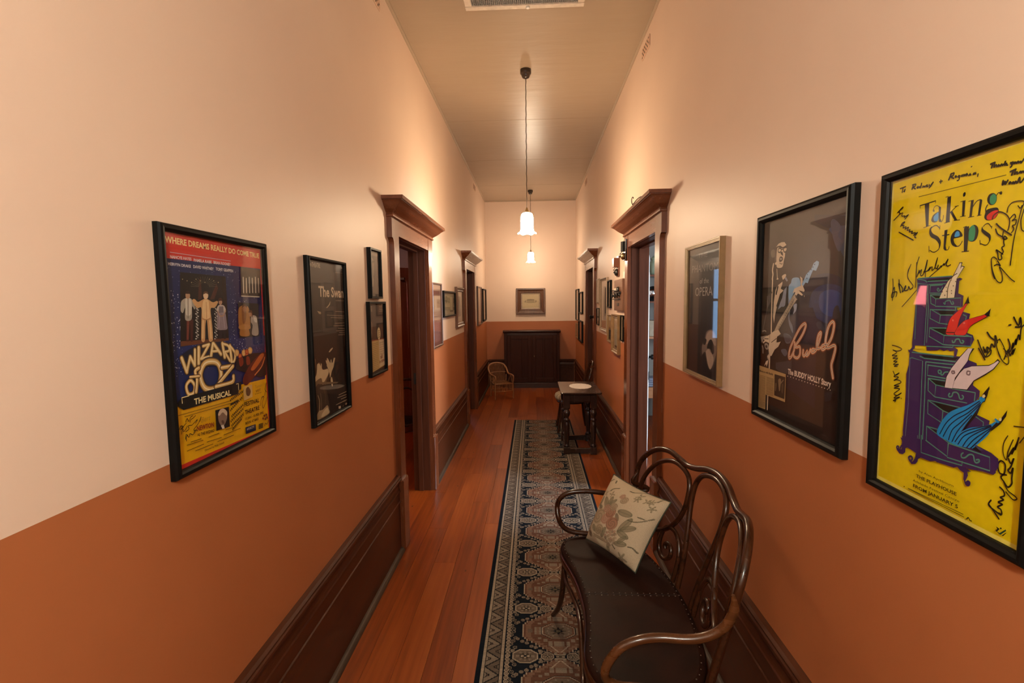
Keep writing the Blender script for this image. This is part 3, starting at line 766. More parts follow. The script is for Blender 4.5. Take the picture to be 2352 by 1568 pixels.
# ------------------------------------------------------------------ hall table with turned legs, its doily and the chair behind
tb = empty('side_table', (.5, 5.39, 0), 0, 'small dark oak side table with turned legs, holding a white doily', 'table')
TL = (.5, 5.39, 0)
def tp(mb, n, m='dark', parent=None): return at(mb, TL).build(n, m, parent or tb)
poly = []
x0, x1, y0, y1, cc = .285, .725, 5.035, 5.745, .018
for cx, cy, a0 in ((x0+cc, y0+cc, PI), (x1-cc, y0+cc, 1.5*PI), (x1-cc, y1-cc, 0), (x0+cc, y1-cc, .5*PI)):
    poly += [(cx+cc*math.cos(a0+PI/2*k/4), cy+cc*math.sin(a0+PI/2*k/4)) for k in range(5)]
mb = MB()
def scaled(f): return [(.505+(a-.505)*f[0], 5.39+(b-5.39)*f[1]) for a, b in poly]
rings = [((.955, .972), .678), ((.99, .994), .682), ((1, 1), .688), ((1, 1), .694), ((.985, .99), .70)]
vs = []; n = len(poly)
for f, z in rings: vs += [(a, b, z) for a, b in scaled(f)]
mb.add(vs, [(i*n+j, i*n+(j+1) % n, (i+1)*n+(j+1) % n, (i+1)*n+j) for i in range(len(rings)-1) for j in range(n)]+[tuple(range(n))[::-1], tuple((len(rings)-1)*n+j for j in range(n))])
tp(mb, 'table_top', 'dark')
LX, LYs = (.356, .645), (5.145, 5.645)
for yy in LYs: tp(MB().bbox(LX[0]+.03, LX[1]-.03, yy-.014, yy+.014, .575, .679, .002).bbox(LX[0]+.03, LX[1]-.03, yy-.017, yy+.017, .575, .586, .003), 'apron')
for xx in LX: tp(MB().bbox(xx-.014, xx+.014, LYs[0]+.03, LYs[1]-.03, .575, .679, .002), 'apron')
for yy in LYs: tp(MB().bbox(LX[0]+.028, LX[1]-.028, yy-.018, yy+.018, .012, .066, .004), 'stretcher')
for xx in LX: tp(MB().bbox(xx-.018, xx+.018, LYs[0]+.028, LYs[1]-.028, .012, .066, .004), 'stretcher')
prof = [(.022, .08), (.031, .088), (.031, .098), (.024, .106), (.022, .118), (.026, .17), (.030, .25), (.031, .31), (.026, .355), (.021, .366), (.031, .376), (.032, .386), (.022, .396), (.020, .408), (.026, .42), (.034, .44), (.036, .458), (.033, .476), (.024, .49), (.020, .496), (.030, .504), (.030, .512)]
for xx in LX:
    for yy in LYs:
        mb = MB().bbox(xx-.034, xx+.034, yy-.034, yy+.034, .0048 if xx < .5 else .0005, .082, .003).bbox(xx-.034, xx+.034, yy-.034, yy+.034, .51, .679, .003)
        mb.lathe(prof, (xx, yy, 0), 16); tp(mb, 'leg')
# lace doily: scalloped oval with small eyelets round the edge
dc = (.53, 5.43); nn = 96
ring = []
for k in range(nn):
    a = 2*PI*k/nn; s = 1+.035*abs(math.sin(a*8))
    ring.append((dc[0]+.122*s*math.cos(a), dc[1]+.165*s*math.sin(a)))
d = MB(); d.prism(ring, .7002, .7022, 'z')
for k in range(16):
    a = 2*PI*(k+.5)/16; d.lathe([(.012, 0), (.012, .0012), (.008, .0016), (.0, .0016)], (dc[0]+.104*math.cos(a), dc[1]+.142*math.sin(a), .7021), 8)
tag(d.build('doily', 'lace'), 'white scalloped lace doily lying on the dark side table', 'doily')

def striped(name, cols):
    m, nt, b = nodes(name)
    tc = N(nt, 'ShaderNodeTexCoord'); sx = N(nt, 'ShaderNodeSeparateXYZ'); nt.links.new(tc.outputs['Object'], sx.inputs[0])
    mu = N(nt, 'ShaderNodeMath', operation='MULTIPLY'); nt.links.new(sx.outputs[0], mu.inputs[0]); mu.inputs[1].default_value = 19
    fr = N(nt, 'ShaderNodeMath', operation='FRACT'); nt.links.new(mu.outputs[0], fr.inputs[0])
    nt.links.new(ramp(nt, fr.outputs[0], cols), b.inputs['Base Color']); b.inputs['Roughness'].default_value = .85
    for e in nt.nodes:
        if e.type == 'VALTORGB': e.color_ramp.interpolation = 'CONSTANT'
    return m
M['stripe'] = striped('striped_ticking', [(0, (.42, .34, .22)), (.62, (.12, .07, .04)), (.70, (.36, .27, .17)), (.82, (.12, .07, .04)), (.9, (.42, .34, .22))])
def bent_chair(name, loc, rz, label, seatmat, cat='chair', zf=.001):
    r = empty(name, loc, rz, label, cat)
    # local: faces -y, seat centre at origin
    MB().lathe([(.0, .392), (.17, .37), (.195, .376), (.20, .39), (.19, .404), (.0, .406)], n=28).build('seat_ring', 'bent', r)
    MB().lathe([(.20, .405), (.218, .425), (.222, .452), (.212, .478), (.175, .497), (.09, .508), (.0, .511)] if seatmat == 'stripe' else [(.185, .405), (.17, .412), (.0, .410)], n=28).build('seat', seatmat, r)
    for s in (-1, 1):
        MB().tube(spline([(s*.13, -.13, .395), (s*.15, -.155, .2), (s*.175, -.185, zf)], 5), .015, 9).build('front_leg', 'bent', r)
    hoop = [(-.19, .20, .001), (-.17, .165, .2), (-.165, .155, .42), (-.19, .19, .65), (-.165, .235, .80), (-.09, .262, .875), (0, .27, .892), (.09, .262, .875), (.165, .235, .80), (.19, .19, .65), (.165, .155, .42), (.17, .165, .2), (.19, .20, .001)]
    MB().tube(spline(hoop, 6), .0145, 10).build('back_hoop', 'bent', r)
    inner = [(-.10, .165, .43), (-.125, .195, .6), (-.105, .225, .73), (0, .247, .80), (.105, .225, .73), (.125, .195, .6), (.10, .165, .43)]
    MB().tube(spline(inner, 6), .011, 8).build('inner_hoop', 'bent', r)
    return r
bent_chair('bentwood_chair', (.49, 6.14, 0), -PI/2, 'bentwood chair with striped padded seat, tucked behind the side table', 'stripe', zf=.0052)

# ------------------------------------------------------------------ wicker chair by the back wall
def wicker():
    r = empty('wicker_chair', (-.575, 8.25, 0), math.radians(24), 'small honey cane armchair with open bars, left of the dark cupboard', 'chair')
    b = lambda mb, n: mb.build(n, 'wicker', r)
    fw, bw, fy, by = .165, .145, -.165, .13
    for s in (-1, 1):
        b(MB().tube(spline([(s*fw, fy, .002), (s*fw, fy-.002, .14), (s*fw, fy, .27), (s*fw, fy-.003, .36)], 4), .0105, 8), 'leg')
        b(MB().tube(spline([(s*bw*.9, by+.02, .002), (s*bw, by, .14), (s*bw, by, .27), (s*.155, by+.02, .38)], 4), .010, 8), 'leg')
    top = [(-fw, fy-.003, .30), (-fw, fy-.012, .37), (-fw, fy+.01, .395), (-.168, fy+.09, .40), (-.165, by-.07, .405), (-.17, by+.0, .44), (-.165, by+.06, .50), (-.12, by+.10, .555), (0, by+.12, .58)]
    top = top+[(-x, y, z) for x, y, z in top[::-1][1:]]
    b(MB().tube(spline(top, 6), .0145, 9), 'top_rail')
    for z, w_ in ((.262, .0085), (.135, .007)):
        q = [(-fw, fy, z), (fw, fy, z), (bw, by, z), (-bw, by, z)]
        b(MB().tube(q+q[:1], w_, 7), 'seat_ring' if z > .2 else 'lower_ring')
    for k in range(12):
        f = (k+.5)/12*2-1; xt = f*.15
        zt = .578-.065*abs(f)**2.4; yt = by+.118-.05*f*f
        b(MB().tube(spline([(f*.148, fy+.005, .266), (f*.138, by-.09, .258), (f*.135, by-.02, .272), (f*.138, by+.02, .33), (xt, by+.065, .45), (xt, yt, zt)], 5), .0052, 6), 'cane')
    for k in range(11):
        x = (k+.5)/11*2-1
        b(MB().tube([(x*fw, fy, .262), (x*fw, fy, .135)], .0046, 6), 'cane')
    b(MB().tube(spline([(-.15, by+.03, .42), (0, by+.062, .425), (.15, by+.03, .42)], 6), .0055, 6), 'cross_cane')
    for s in (-1, 1):
        b(MB().tube(spline([(s*.162, fy+.04, .265), (s*.166, fy+.09, .36), (s*.168, fy+.12, .395), (s*.164, fy+.15, .36), (s*.152, fy+.21, .265)], 5), .0055, 6), 'arm_hoop')
        for k in range(3): b(MB().tube([(s*(fw-.02*k/3), fy+.07+.075*k, .262), (s*(fw-.02*k/3), fy+.07+.075*k, .135)], .0046, 6), 'cane')
wicker()

# ------------------------------------------------------------------ cupboard at the end of the hall
cb = empty('cupboard', (-.032, 9.28, 0), 0, 'low dark wood cupboard with two panelled doors under the end-wall picture', 'cupboard')
CL = (-.032, 9.28, 0)
def cp(mb, n, m='cab', parent=None): return at(mb, CL).build(n, m, parent or cb)
cx0, cx1, cf, cbk = -.565, .50, 9.16, 9.412
cp(MB().bbox(cx0, cx0+.022, cf, cbk, .10, 1.065, .002), 'side_panel'); cp(MB().bbox(cx1-.022, cx1, cf, cbk, .10, 1.065, .002), 'side_panel')
cp(MB().box(cx0+.022, cx1-.022, cbk-.012, cbk, .1, 1.065), 'back_panel'); cp(MB().bbox(cx0+.022, cx1-.022, cf+.01, cbk-.012, .10, .12, .002), 'bottom_board', 'cab_h')
cp(MB().prism([(cf-.022, 1.085), (cf-.030, 1.09), (cf-.030, 1.103), (cf-.024, 1.11), (cbk, 1.11), (cbk, 1.065), (cf-.004, 1.065), (cf-.008, 1.074)], cx0-.022, cx1+.022, 'x'), 'top_board', 'cab_h')
cp(MB().prism([(cf-.020, 0.001), (cf-.020, .072), (cf-.026, .076), (cf-.026, .090), (cf-.016, .098), (cf-.002, .10), (cbk, .10), (cbk, .001)], cx0-.020, cx1+.020, 'x'), 'plinth', 'cab_h')
for xa, xb in ((cx0, cx0+.055), (cx1-.055, cx1)): cp(MB().bbox(xa+.001, xb, cf-.004, cf+.016, .10, 1.065, .003), 'stile')
cp(MB().bbox(cx0+.055, cx1-.055, cf-.004, cf+.016, 1.02, 1.065, .003), 'top_rail', 'cab_h')
midx = (cx0+cx1)/2
for k, (xa, xb) in enumerate(((cx0+.057, midx-.012), (midx+.012, cx1-.057))):
    mb = MB(); sw = .065
    mb.bbox(xa, xa+sw, cf-.010, cf+.012, .105, 1.016, .003).bbox(xb-sw, xb, cf-.010, cf+.012, .105, 1.016, .003)
    mb.bbox(xa+sw, xb-sw, cf-.010, cf+.012, .105, .19, .003).bbox(xa+sw, xb-sw, cf-.010, cf+.012, .945, 1.016, .003)
    d_ = cp(mb, 'door')
    cp(MB().bbox(xa+sw-.001, xb-sw+.001, cf-.001, cf+.008, .188, .947, .004), 'panel', 'cab', d_)
    xm = (xa+xb)/2+ (.07 if k == 0 else -.02)
    cp(MB().bbox(xm-.02, xm+.02, cf-.009, cf+.0, .19, .945, .003), 'mullion', 'cab', d_)
cp(MB().bbox(midx-.014, midx+.014, cf-.016, cf+.012, .105, 1.02, .004), 'centre_stile')
cp(MB().bbox(midx+.04, midx+.05, cf-.013, cf-.009, .60, .63, .001), 'keyhole_plate', 'brass')

# ------------------------------------------------------------------ pendant lamps
M['cord'] = plain('brown_cloth_cord', (.045, .028, .018), .8)
M['bakelite'] = plain('brown_bakelite', (.03, .018, .012), .3)
def pendant(i, x, y, zb, label, HC=HC):
    mat = emit('lit_opal_glass', LAMP_COLOR[i], LAMP_STRENGTH[i])
    r = empty('pendant_lamp', (x, y, HC), 0, label, 'lamp')
    zb -= HC
    mb = MB().lathe([(.046, -.001), (.046, -.030), (.043, -.036), (.036, -.038), (.034, -.052), (.028, -.064), (.012, -.072), (.0, -.074)], n=20)
    mb.build('ceiling_rose', 'bakelite', r)
    top = zb+.175
    pts = [(.0015*math.sin(k*1.9), .0015*math.cos(k*1.9), -.07+(top+.03+.07)*k/40) for k in range(41)]
    MB().tube(pts, .0034, 7).build('cord', 'cord', r)
    MB().lathe([(.0, top+.045), (.006, top+.042), (.010, top+.03), (.018, top+.012), (.022, top-.004), (.016, top-.03), (.0, top-.03)], n=14).build('lamp_holder', 'brass', r)
    prof = [(.020, .176), (.036, .172), (.047, .160), (.0525, .14), (.0545, .11), (.054, .075), (.053, .048), (.056, .028), (.064, .012), (.074, .004), (.079, .007)]
    n = 48; vs = []
    for rad, z in prof:
        k = max(0, (.05-z)/.05)**1.5
        for j in range(n):
            a = 2*PI*j/n; wv = math.cos(a*6)
            vs.append(((rad+.004*k*wv)*math.cos(a), (rad+.004*k*wv)*math.sin(a), zb+z-.010*k*(.5+.5*wv)))
    sh = MB().add(vs, [(i_*n+j, i_*n+(j+1) % n, (i_+1)*n+(j+1) % n, (i_+1)*n+j) for i_ in range(len(prof)-1) for j in range(n)], 0, True)
    sh.build('glass_shade', mat, r)
    MB().lathe([(.0, .06), (.018, .066), (.028, .085), (.026, .11), (.014, .135), (.012, .15)], (0, 0, zb), 16).build('bulb', mat, r)
    return r
pendant(0, -.048, 4.19, 2.258, 'nearer hanging lamp with a frilled white glass bell shade')
pendant(1, -.036, 8.59, 2.362, 'farther hanging lamp with white glass shade before the end wall')
pendant(3, -2.9, 3.0, 2.30, 'added unseen hanging lamp brightening the side room left of the hall', 3.2)  # added lamp, out of view, to brighten the left side room
pendant(2, -.052, -.70, 2.30, 'hanging lamp with frilled white shade above the near end of the hall')

# ------------------------------------------------------------------ ceiling grille and wall vents
M['wallplate'] = plain('painted_plaster', (.62, .41, .29), .6)
g = empty('ceiling_grille', (-.042, 3.0, HC), 0, 'white framed return air grille with grey mesh on the ceiling', 'vent')
vx0, vx1, vy0, vy1 = -.432, .348, 2.66, 3.325
mb = MB(); f = .045
for a in ((vx0, vx1, vy0, vy0+f), (vx0, vx1, vy1-f, vy1), (vx0, vx0+f, vy0+f, vy1-f), (vx1-f, vx1, vy0+f, vy1-f)): mb.bbox(*a, HC-.016, HC-.001, .004)
at(mb, g.location).build('grille_frame', 'vent_white', g)
mb = MB(); x = vx0+f
while x < vx1-f: mb.box(x, x+.0035, vy0+f, vy1-f, HC-.011, HC-.005); x += .0125
y = vy0+f
while y < vy1-f: mb.box(vx0+f, vx1-f, y, y+.0035, HC-.0115, HC-.0055); y += .0125
o = at(mb, g.location).build('mesh', 'grey_mesh', g); o['kind'] = 'stuff'
at(MB().box(vx0+f, vx1-f, vy0+f, vy1-f, HC-.003, HC-.001), g.location).build('dark_back', 'void_black', g)  # dark sheet standing in for the shade above the mesh
at(MB().lathe([(.014, -.001), (.014, -.006), (.010, -.008), (0, -.008)], (-.02, vy1-.02, HC-.015), 12), g.location).build('latch', 'white', g)
for k, (side, y, lab) in enumerate((('L', 2.93, 'small pierced plaster vent high on the left wall, nearest the camera'), ('R', 3.66, 'small pierced plaster vent high on the right wall, nearest the camera'), ('L', 7.78, 'small pierced plaster vent high on the left wall at the far end'), ('R', 7.6, 'small pierced plaster vent high on the right wall at the far end'))):
    x, rz = (XL, PI/2) if side == 'L' else (XR, -PI/2)
    v = empty('wall_vent', (x, y, 3.49), rz, lab, 'vent', 'pierced wall vents')
    MB().bbox(-.115, .115, -.008, -.0005, -.04, .04, .003).build('vent_plate', 'wallplate', v)
    h = MB()
    for i in range(10):
        for j in range(4):
            if (i+j) % 2 == 0: h.box(-.1+i*.0205, -.1+i*.0205+.014, -.0086, -.0078, -.032+j*.0165, -.032+j*.0165+.011)  # flat dark chips on the plate stand in for shaded holes
    h.build('hole_shade', 'void_black', v)

# ------------------------------------------------------------------ ink shapes of the framed sheets (thousandths of the sheet height)
ART = {
 'taking': [
  ('L','f0dc62',9,[0,0,0,1000]),
  ('L','f0dc62',14,[0,4,491,4]),
  ('L','f2dd70',9,[0,997,491,997]),
  ('L','f0dc62',8,[489,0,489,1000]),
  ('L','6a5a10',2.2,[110,930,382,926]),
  ('S','15100c',1.7,[118,894,117,901,120,903]),
  ('L','15100c',3.4,[117,902,173,905]),
  ('S','15100c',1.7,[173,905,174,901,172,899]),
  ('P','15100c',[134,903,151,904,153,835,144,833]),
  ('L','15100c',1.7,[135,833,160,836]),
  ('Q','15100c',[162,852,167,864,179,870,188,871,189,863,185,846,177,842,166,845]),
  ('Q','3f9ede',[172,848,170,859,179,867,186,869,187,849,180,845]),
  ('S','15100c',1.7,[166,877,171,888,180,890,187,885]),
  ('P','7a6a20',[172,877,172,876,172,874,170,874,169,874,168,874,167,875,166,877,166,878,166,880,166,881,167,881,169,881,170,881,171,880,172,878]),
  ('P','15100c',[186,888,194,883,194,851,198,844,197,840,189,842,187,859]),
  ('S','15100c',2.1,[198,840,203,846,204,858]),
  ('P','15100c',[214,907,226,908,226,836,213,836]),
  ('L','15100c',1.7,[208,908,217,909]),
  ('L','15100c',1.7,[209,835,227,836]),
  ('L','15100c',2.1,[223,860,247,876]),
  ('L','15100c',1.7,[240,876,252,876]),
  ('P','15100c',[226,862,232,866,251,837,243,836]),
  ('L','15100c',1.7,[240,837,259,836]),
  ('P','15100c',[264,885,273,887,272,844,265,844]),
  ('L','15100c',1.7,[258,885,268,886]),
  ('L','15100c',1.7,[260,844,276,844]),
  ('P','15100c',[272,901,271,899,270,898,268,897,266,897,265,898,264,900,264,903,264,905,265,907,266,908,268,909,270,909,271,908,272,906,272,904]),
  ('P','15100c',[290,882,298,883,295,839,288,839]),
  ('L','15100c',1.7,[283,881,293,882]),
  ('L','15100c',1.7,[285,838,302,838]),
  ('P','15100c',[316,880,323,876,319,838,313,839]),
  ('S','15100c',2.5,[296,864,306,876,316,879,321,877]),
  ('L','15100c',1.7,[311,838,323,838]),
  ('P','15100c',[363,868,361,863,357,859,353,858,347,859,343,862,339,867,337,873,337,879,340,885,343,888,348,889,354,888,358,885,362,880,363,874]),
  ('P','2f8f63',[362,869,360,864,358,861,355,859,351,860,348,862,345,866,344,871,344,876,345,881,348,884,351,886,355,886,358,883,361,879,362,874]),
  ('S','15100c',2.1,[362,881,366,886,370,885]),
  ('P','15100c',[376,883,376,881,375,880,373,880,372,880,371,881,370,882,369,884,369,886,370,887,371,888,372,888,373,888,374,888,376,886,376,884]),
  ('S','15100c',2.9,[339,861,335,854,335,846]),
  ('Q','15100c',[332,831,334,841,335,846,343,850,363,850,370,844,370,834,362,823,346,820,336,824]),
  ('Q','d8281f',[340,825,340,834,354,842,368,842,369,834,360,823,347,821]),
  ('S','5a1010',4,[355,822,358,831,368,837]),
  ('S','15100c',1.7,[195,830,195,822,194,819]),
  ('S','15100c',2.5,[195,822,184,832,173,832,164,827]),
  ('Q','15100c',[159,812,159,826,167,832,165,821,173,810,191,799,201,785,201,772,196,765,195,777,183,791,167,800]),
  ('S','15100c',2.5,[200,774,196,763,185,756,175,756,165,762]),
  ('L','15100c',2.1,[160,775,162,757]),
  ('P','15100c',[212,814,222,815,219,769,223,757,216,757,212,762]),
  ('L','15100c',2.9,[206,800,228,800]),
  ('S','15100c',2.1,[219,757,228,758,231,766]),
  ('Q','15100c',[234,785,237,799,248,809,259,808,269,798,270,789,246,788,247,775,257,764,249,764,239,771]),
  ('Q','3f9ede',[247,791,248,801,253,806,260,803,262,792]),
  ('S','15100c',2.5,[251,764,262,764,269,770,272,776]),
  ('L','15100c',2.1,[246,788,270,790]),
  ('P','15100c',[275,810,279,814,290,814,289,747,279,747]),
  ('L','15100c',2.1,[273,813,282,815]),
  ('L','15100c',2.1,[273,747,294,747]),
  ('Q','15100c',[290,778,289,803,297,813,307,815,316,807,319,793,314,776,302,771]),
  ('Q','2f8f63',[291,779,291,803,298,814,306,812,310,797,307,776,298,773]),
  ('S','15100c',1.7,[356,804,355,798]),
  ('S','15100c',2.1,[354,802,346,812,338,812,332,807]),
  ('Q','15100c',[327,799,329,807,332,800,341,793,353,783,355,772,351,767,349,775,338,784,329,793]),
  ('S','15100c',2.1,[354,770,347,759,339,758,328,763]),
  ('L','15100c',1.7,[325,772,327,760]),
  ('S','1c1608',4.3,[34,972,56,973]),
  ('S','1c1608',4.3,[46,971,43,958]),
  ('S','1c1608',3.6,[51,960,55,966,53,958,49,960]),
  ('S','1c1608',5.0,[87,971,83,959]),
  ('S','1c1608',4.3,[84,972,97,971,93,965,86,965,96,957]),
  ('S','1c1608',3.6,[102,960,106,962,106,957,102,959]),
  ('S','1c1608',3.6,[113,957,109,960,116,960,120,970,117,955]),
  ('S','1c1608',3.6,[124,955,126,959,130,955,133,958,134,954]),
  ('S','1c1608',3.6,[139,955,142,958,138,958,140,953,145,954]),
  ('S','1c1608',3.6,[148,958,151,952,156,957,163,962,154,951,148,948]),
  ('S','1c1608',3.6,[185,957,194,957]),
  ('S','1c1608',3.6,[189,961,189,952]),
  ('S','1c1608',5.0,[223,970,216,955]),
  ('S','1c1608',4.3,[221,969,232,970,229,963,221,963,232,955]),
  ('S','1c1608',3.6,[236,958,240,960,237,960,238,956,242,957]),
  ('S','1c1608',3.6,[248,959,246,956,250,954,252,959,249,947,244,946]),
  ('S','1c1608',3.6,[256,955,259,958,258,954]),
  ('S','1c1608',3.6,[262,953,264,958,267,953,270,957,272,952]),
  ('S','1c1608',3.6,[276,953,273,958,272,955]),
  ('S','1c1608',3.6,[279,951,284,955,282,951,286,951]),
  ('S','1c1608',3.6,[295,954,292,951,297,951,299,954,300,950]),
  ('S','1c1608',3.6,[307,948,306,942]),
  ('S','1c1608',2.9,[285,972,287,973]),
  ('S','1c1608',5.0,[341,964,352,965]),
  ('S','1c1608',5.0,[347,964,344,954]),
  ('S','1c1608',4.3,[352,964,351,954,356,958,358,953]),
  ('S','1c1608',4.3,[361,953,363,957,362,953,366,954]),
  ('S','1c1608',4.3,[368,952,370,956,373,952,375,954]),
  ('S','1c1608',4.3,[378,952,380,961,379,951,384,954,380,953,386,949]),
  ('S','1c1608',4.3,[394,953,396,949,399,954,397,944,394,942]),
  ('S','1c1608',4.3,[402,949,404,952,403,948,407,950,409,947,412,951,414,947,418,949,420,945,427,954]),
  ('S','1c1608',5.0,[395,931,408,933]),
  ('S','1c1608',5.0,[402,932,399,922]),
  ('S','1c1608',4.3,[407,932,406,922,411,926,413,921]),
  ('S','1c1608',4.3,[417,922,420,925,422,921,425,924,430,920]),
  ('S','1c1608',5.0,[378,913,377,903,383,910,384,903,390,911]),
  ('S','1c1608',4.3,[394,902,397,905,395,905,394,902,399,903]),
  ('S','1c1608',4.3,[402,900,404,904,407,899,410,904,414,899,419,911,422,898,431,907]),
  ('S','241a06',3.0,[28,896,48,910,51,908,32,898,39,897,37,891,52,892,48,883,62,881,58,876,74,882,61,870,76,883]),
  ('S','241a06',3.5,[15,875,42,892]),
  ('S','241a06',3.5,[45,850,52,860,63,862,50,853,60,851,56,844,69,846,65,839,79,843,74,834,86,834,82,828,96,828,92,822,108,822,101,814,116,822,106,810,111,806]),
  ('S','241a06',3.5,[40,833,101,800]),
  ('S','241a06',2.5,[97,724,88,708,86,693,89,681]),
  ('S','241a06',3.0,[128,746,121,723,120,695,121,681]),
  ('S','241a06',3.0,[124,686,132,706,131,696,140,707,138,689,149,695,160,735,155,706,149,699,162,702,172,713,166,702,178,713,179,702,189,711,196,739,189,712,196,707,200,717,196,705,204,707,210,714,210,709,219,719,220,714,232,731,227,716,232,711,241,714]),
  ('S','241a06',2.5,[155,702,156,684]),
  ('S','241a06',2.5,[206,707,174,685,168,678]),
  ('S','241a06',3.0,[25,684,28,661,28,613]),
  ('S','241a06',3.0,[24,633,34,657,34,629,24,623,26,637,46,641,43,625]),
  ('S','241a06',3.5,[52,680,57,650,62,637,51,668,69,652,68,640,81,652,81,660,75,646,90,646,94,657,100,648,110,653]),
  ('S','241a06',2.5,[98,726,87,698,90,682,103,668,111,659,109,651]),
  ('S','241a06',2.5,[120,730,121,686,120,653]),
  ('S','241a06',2.5,[127,646,97,617,71,593]),
  ('S','241a06',2.5,[38,466,61,464,81,457,62,449,42,451,60,444,40,432,63,434,44,423,66,426,48,413,64,415,48,403,71,407,52,398,66,399]),
  ('S','241a06',3.0,[49,381,60,369,76,380,53,364,74,365,54,351,69,356,86,350,56,334,79,337,57,326,82,328,58,308,73,305,90,317,58,293,84,302,56,284,68,288,63,281]),
  ('S','241a06',2.5,[90,299,91,298]),
  ('S','241a06',2.5,[395,832,397,845,407,854,424,854,435,849,430,833,425,807,417,762,413,700]),
  ('S','241a06',2.5,[436,832,434,822,431,806,434,785,440,779]),
  ('S','241a06',4.0,[369,808,381,796,410,774]),
  ('S','241a06',3.5,[368,795,374,782,387,773]),
  ('S','241a06',3.0,[372,838,383,834,396,824,403,810,402,793,400,787]),
  ('S','241a06',3.0,[404,816,413,824,417,816,409,809,419,810,418,799,411,797,415,788,410,780]),
  ('S','241a06',3.0,[389,786,389,768,400,767,392,774,392,759,394,750,388,746,393,735,388,728,390,718,382,717,378,734,374,742,392,729]),
  ('S','241a06',2.5,[378,717,369,724,363,720,364,703,369,681,375,668]),
  ('S','241a06',2.5,[421,843,427,836,431,842]),
  ('S','241a06',3.0,[372,702,380,705,388,700,379,714]),
  ('S','241a06',2.5,[363,714,367,693,379,666,390,658,396,664,393,681,386,698,414,669,427,659]),
  ('S','241a06',2.5,[413,710,413,700]),
  ('S','241a06',4.6,[366,530,376,518,390,510]),
  ('S','241a06',3.5,[341,508,353,484,365,465]),
  ('S','241a06',4.0,[358,491,364,476,362,485,371,476,368,492,377,487,380,501,389,494,388,524,395,506]),
  ('S','241a06',2.5,[402,514,396,512,394,495,406,470]),
  ('S','241a06',2.5,[400,516,413,496,421,472]),
  ('S','241a06',3.5,[422,517,428,501,425,482,432,492,435,509,435,494,442,519,442,504,447,530,451,517,452,545,458,554]),
  ('S','241a06',4.0,[432,572,445,552,448,572,451,551,438,548]),
  ('S','241a06',4.0,[422,552,426,553]),
  ('S','241a06',4.0,[345,486,365,458]),
  ('S','241a06',3.0,[367,467,373,478,380,486,379,474,369,466]),
  ('S','241a06',2.5,[396,491,402,475,413,460,425,454,428,463,421,484,412,492]),
  ('S','241a06',3.5,[416,466,425,491,430,476,437,493,436,480,441,495]),
  ('S','241a06',2.5,[440,276,431,253,432,228,441,214,444,237,454,270]),
  ('S','241a06',4.0,[445,224,457,251,453,233,465,267,460,246,467,279]),
  ('S','241a06',2.5,[470,267,488,300]),
  ('S','241a06',2.5,[453,304,486,309]),
  ('S','241a06',4.0,[446,220,453,209,459,225,454,203,448,190,455,186,459,201,458,174,459,160,450,148,439,158,431,167,439,180,439,202,428,208,421,195,427,176,444,177]),
  ('S','241a06',3.0,[439,156,450,140,467,133,474,128,465,122,446,134]),
  ('S','241a06',4.0,[430,140,440,134,443,123,433,114,442,112,429,100,440,99,428,87,437,84,440,73,433,73]),
  ('S','241a06',4.0,[405,84,421,70,434,58]),
  ('S','241a06',4.0,[410,97,404,82,420,75,438,70]),
  ('P','3d2157',[126,679,133,682,253,682,263,673,275,676,284,672,274,667,273,633,290,626,290,596,271,594,274,586,314,577,312,565,305,526,326,520,331,508,322,489,271,483,284,476,280,455,273,454,273,473,259,469,251,473,239,468,226,471,214,467,179,463,176,477,134,475,133,466,117,449,109,452,123,468,122,484,125,535,126,590,129,662]),
  ('P','e6c806',[134,472,146,474,165,472,161,465,134,464]),
  ('P','15100c',[161,675,251,678,242,672,168,670]),
  ('S','4f8f78',2.8,[131,678,154,674,164,668]),
  ('L','4f8f78',2.8,[133,681,249,682]),
  ('L','4f8f78',2.8,[168,670,238,670]),
  ('L','4f8f78',2.8,[173,660,230,661]),
  ('L','4f8f78',2.2,[132,665,169,661,169,477]),
  ('L','4f8f78',2.2,[130,667,130,564,132,494]),
  ('L','4f8f78',2.2,[168,659,176,591,177,487]),
  ('L','4f8f78',2.8,[178,657,177,635,218,634]),
  ('L','4f8f78',2.8,[178,657,220,658]),
  ('S','4f8f78',2.8,[221,652,215,643,207,640,203,645,206,649,210,644]),
  ('P','15100c',[187,628,214,626,214,618,200,619]),
  ('L','4f8f78',2.8,[180,630,216,629]),
  ('L','4f8f78',2.8,[180,630,184,604,199,598]),
  ('L','4f8f78',2.8,[200,618,200,596,283,595,283,620,200,618]),
  ('L','4f8f78',2.8,[180,629,200,618]),
  ('S','4f8f78',3.4,[228,606,233,602,234,610,244,613,250,611,255,603,261,604,258,610]),
  ('P','15100c',[209,583,268,583,261,574,223,572]),
  ('L','4f8f78',2.8,[183,586,268,586]),
  ('L','4f8f78',2.8,[183,586,184,560,218,547]),
  ('L','4f8f78',2.8,[220,571,218,547,249,545]),
  ('L','4f8f78',2.8,[185,587,220,571,261,572]),
  ('L','4f8f78',2.8,[267,596,269,586]),
  ('L','4f8f78',2.8,[294,574,304,570,302,560]),
  ('P','15100c',[198,530,244,533,244,516,234,515]),
  ('L','4f8f78',2.8,[185,532,244,534]),
  ('L','4f8f78',2.8,[185,532,185,506,236,486]),
  ('L','4f8f78',2.8,[237,512,236,486,322,489,324,516,237,513]),
  ('L','4f8f78',2.8,[186,531,237,513]),
  ('L','4f8f78',2.8,[178,476,268,481,269,488]),
  ('L','4f8f78',2.8,[304,520,322,515]),
  ('S','4f8f78',3.9,[265,500,267,495,273,497,276,504,286,506,292,497,298,496,301,501,297,503]),
  ('P','2a2010',[212,618,222,643,238,670,253,682,272,717,281,717,278,707,288,705,272,681,267,674,264,620]),
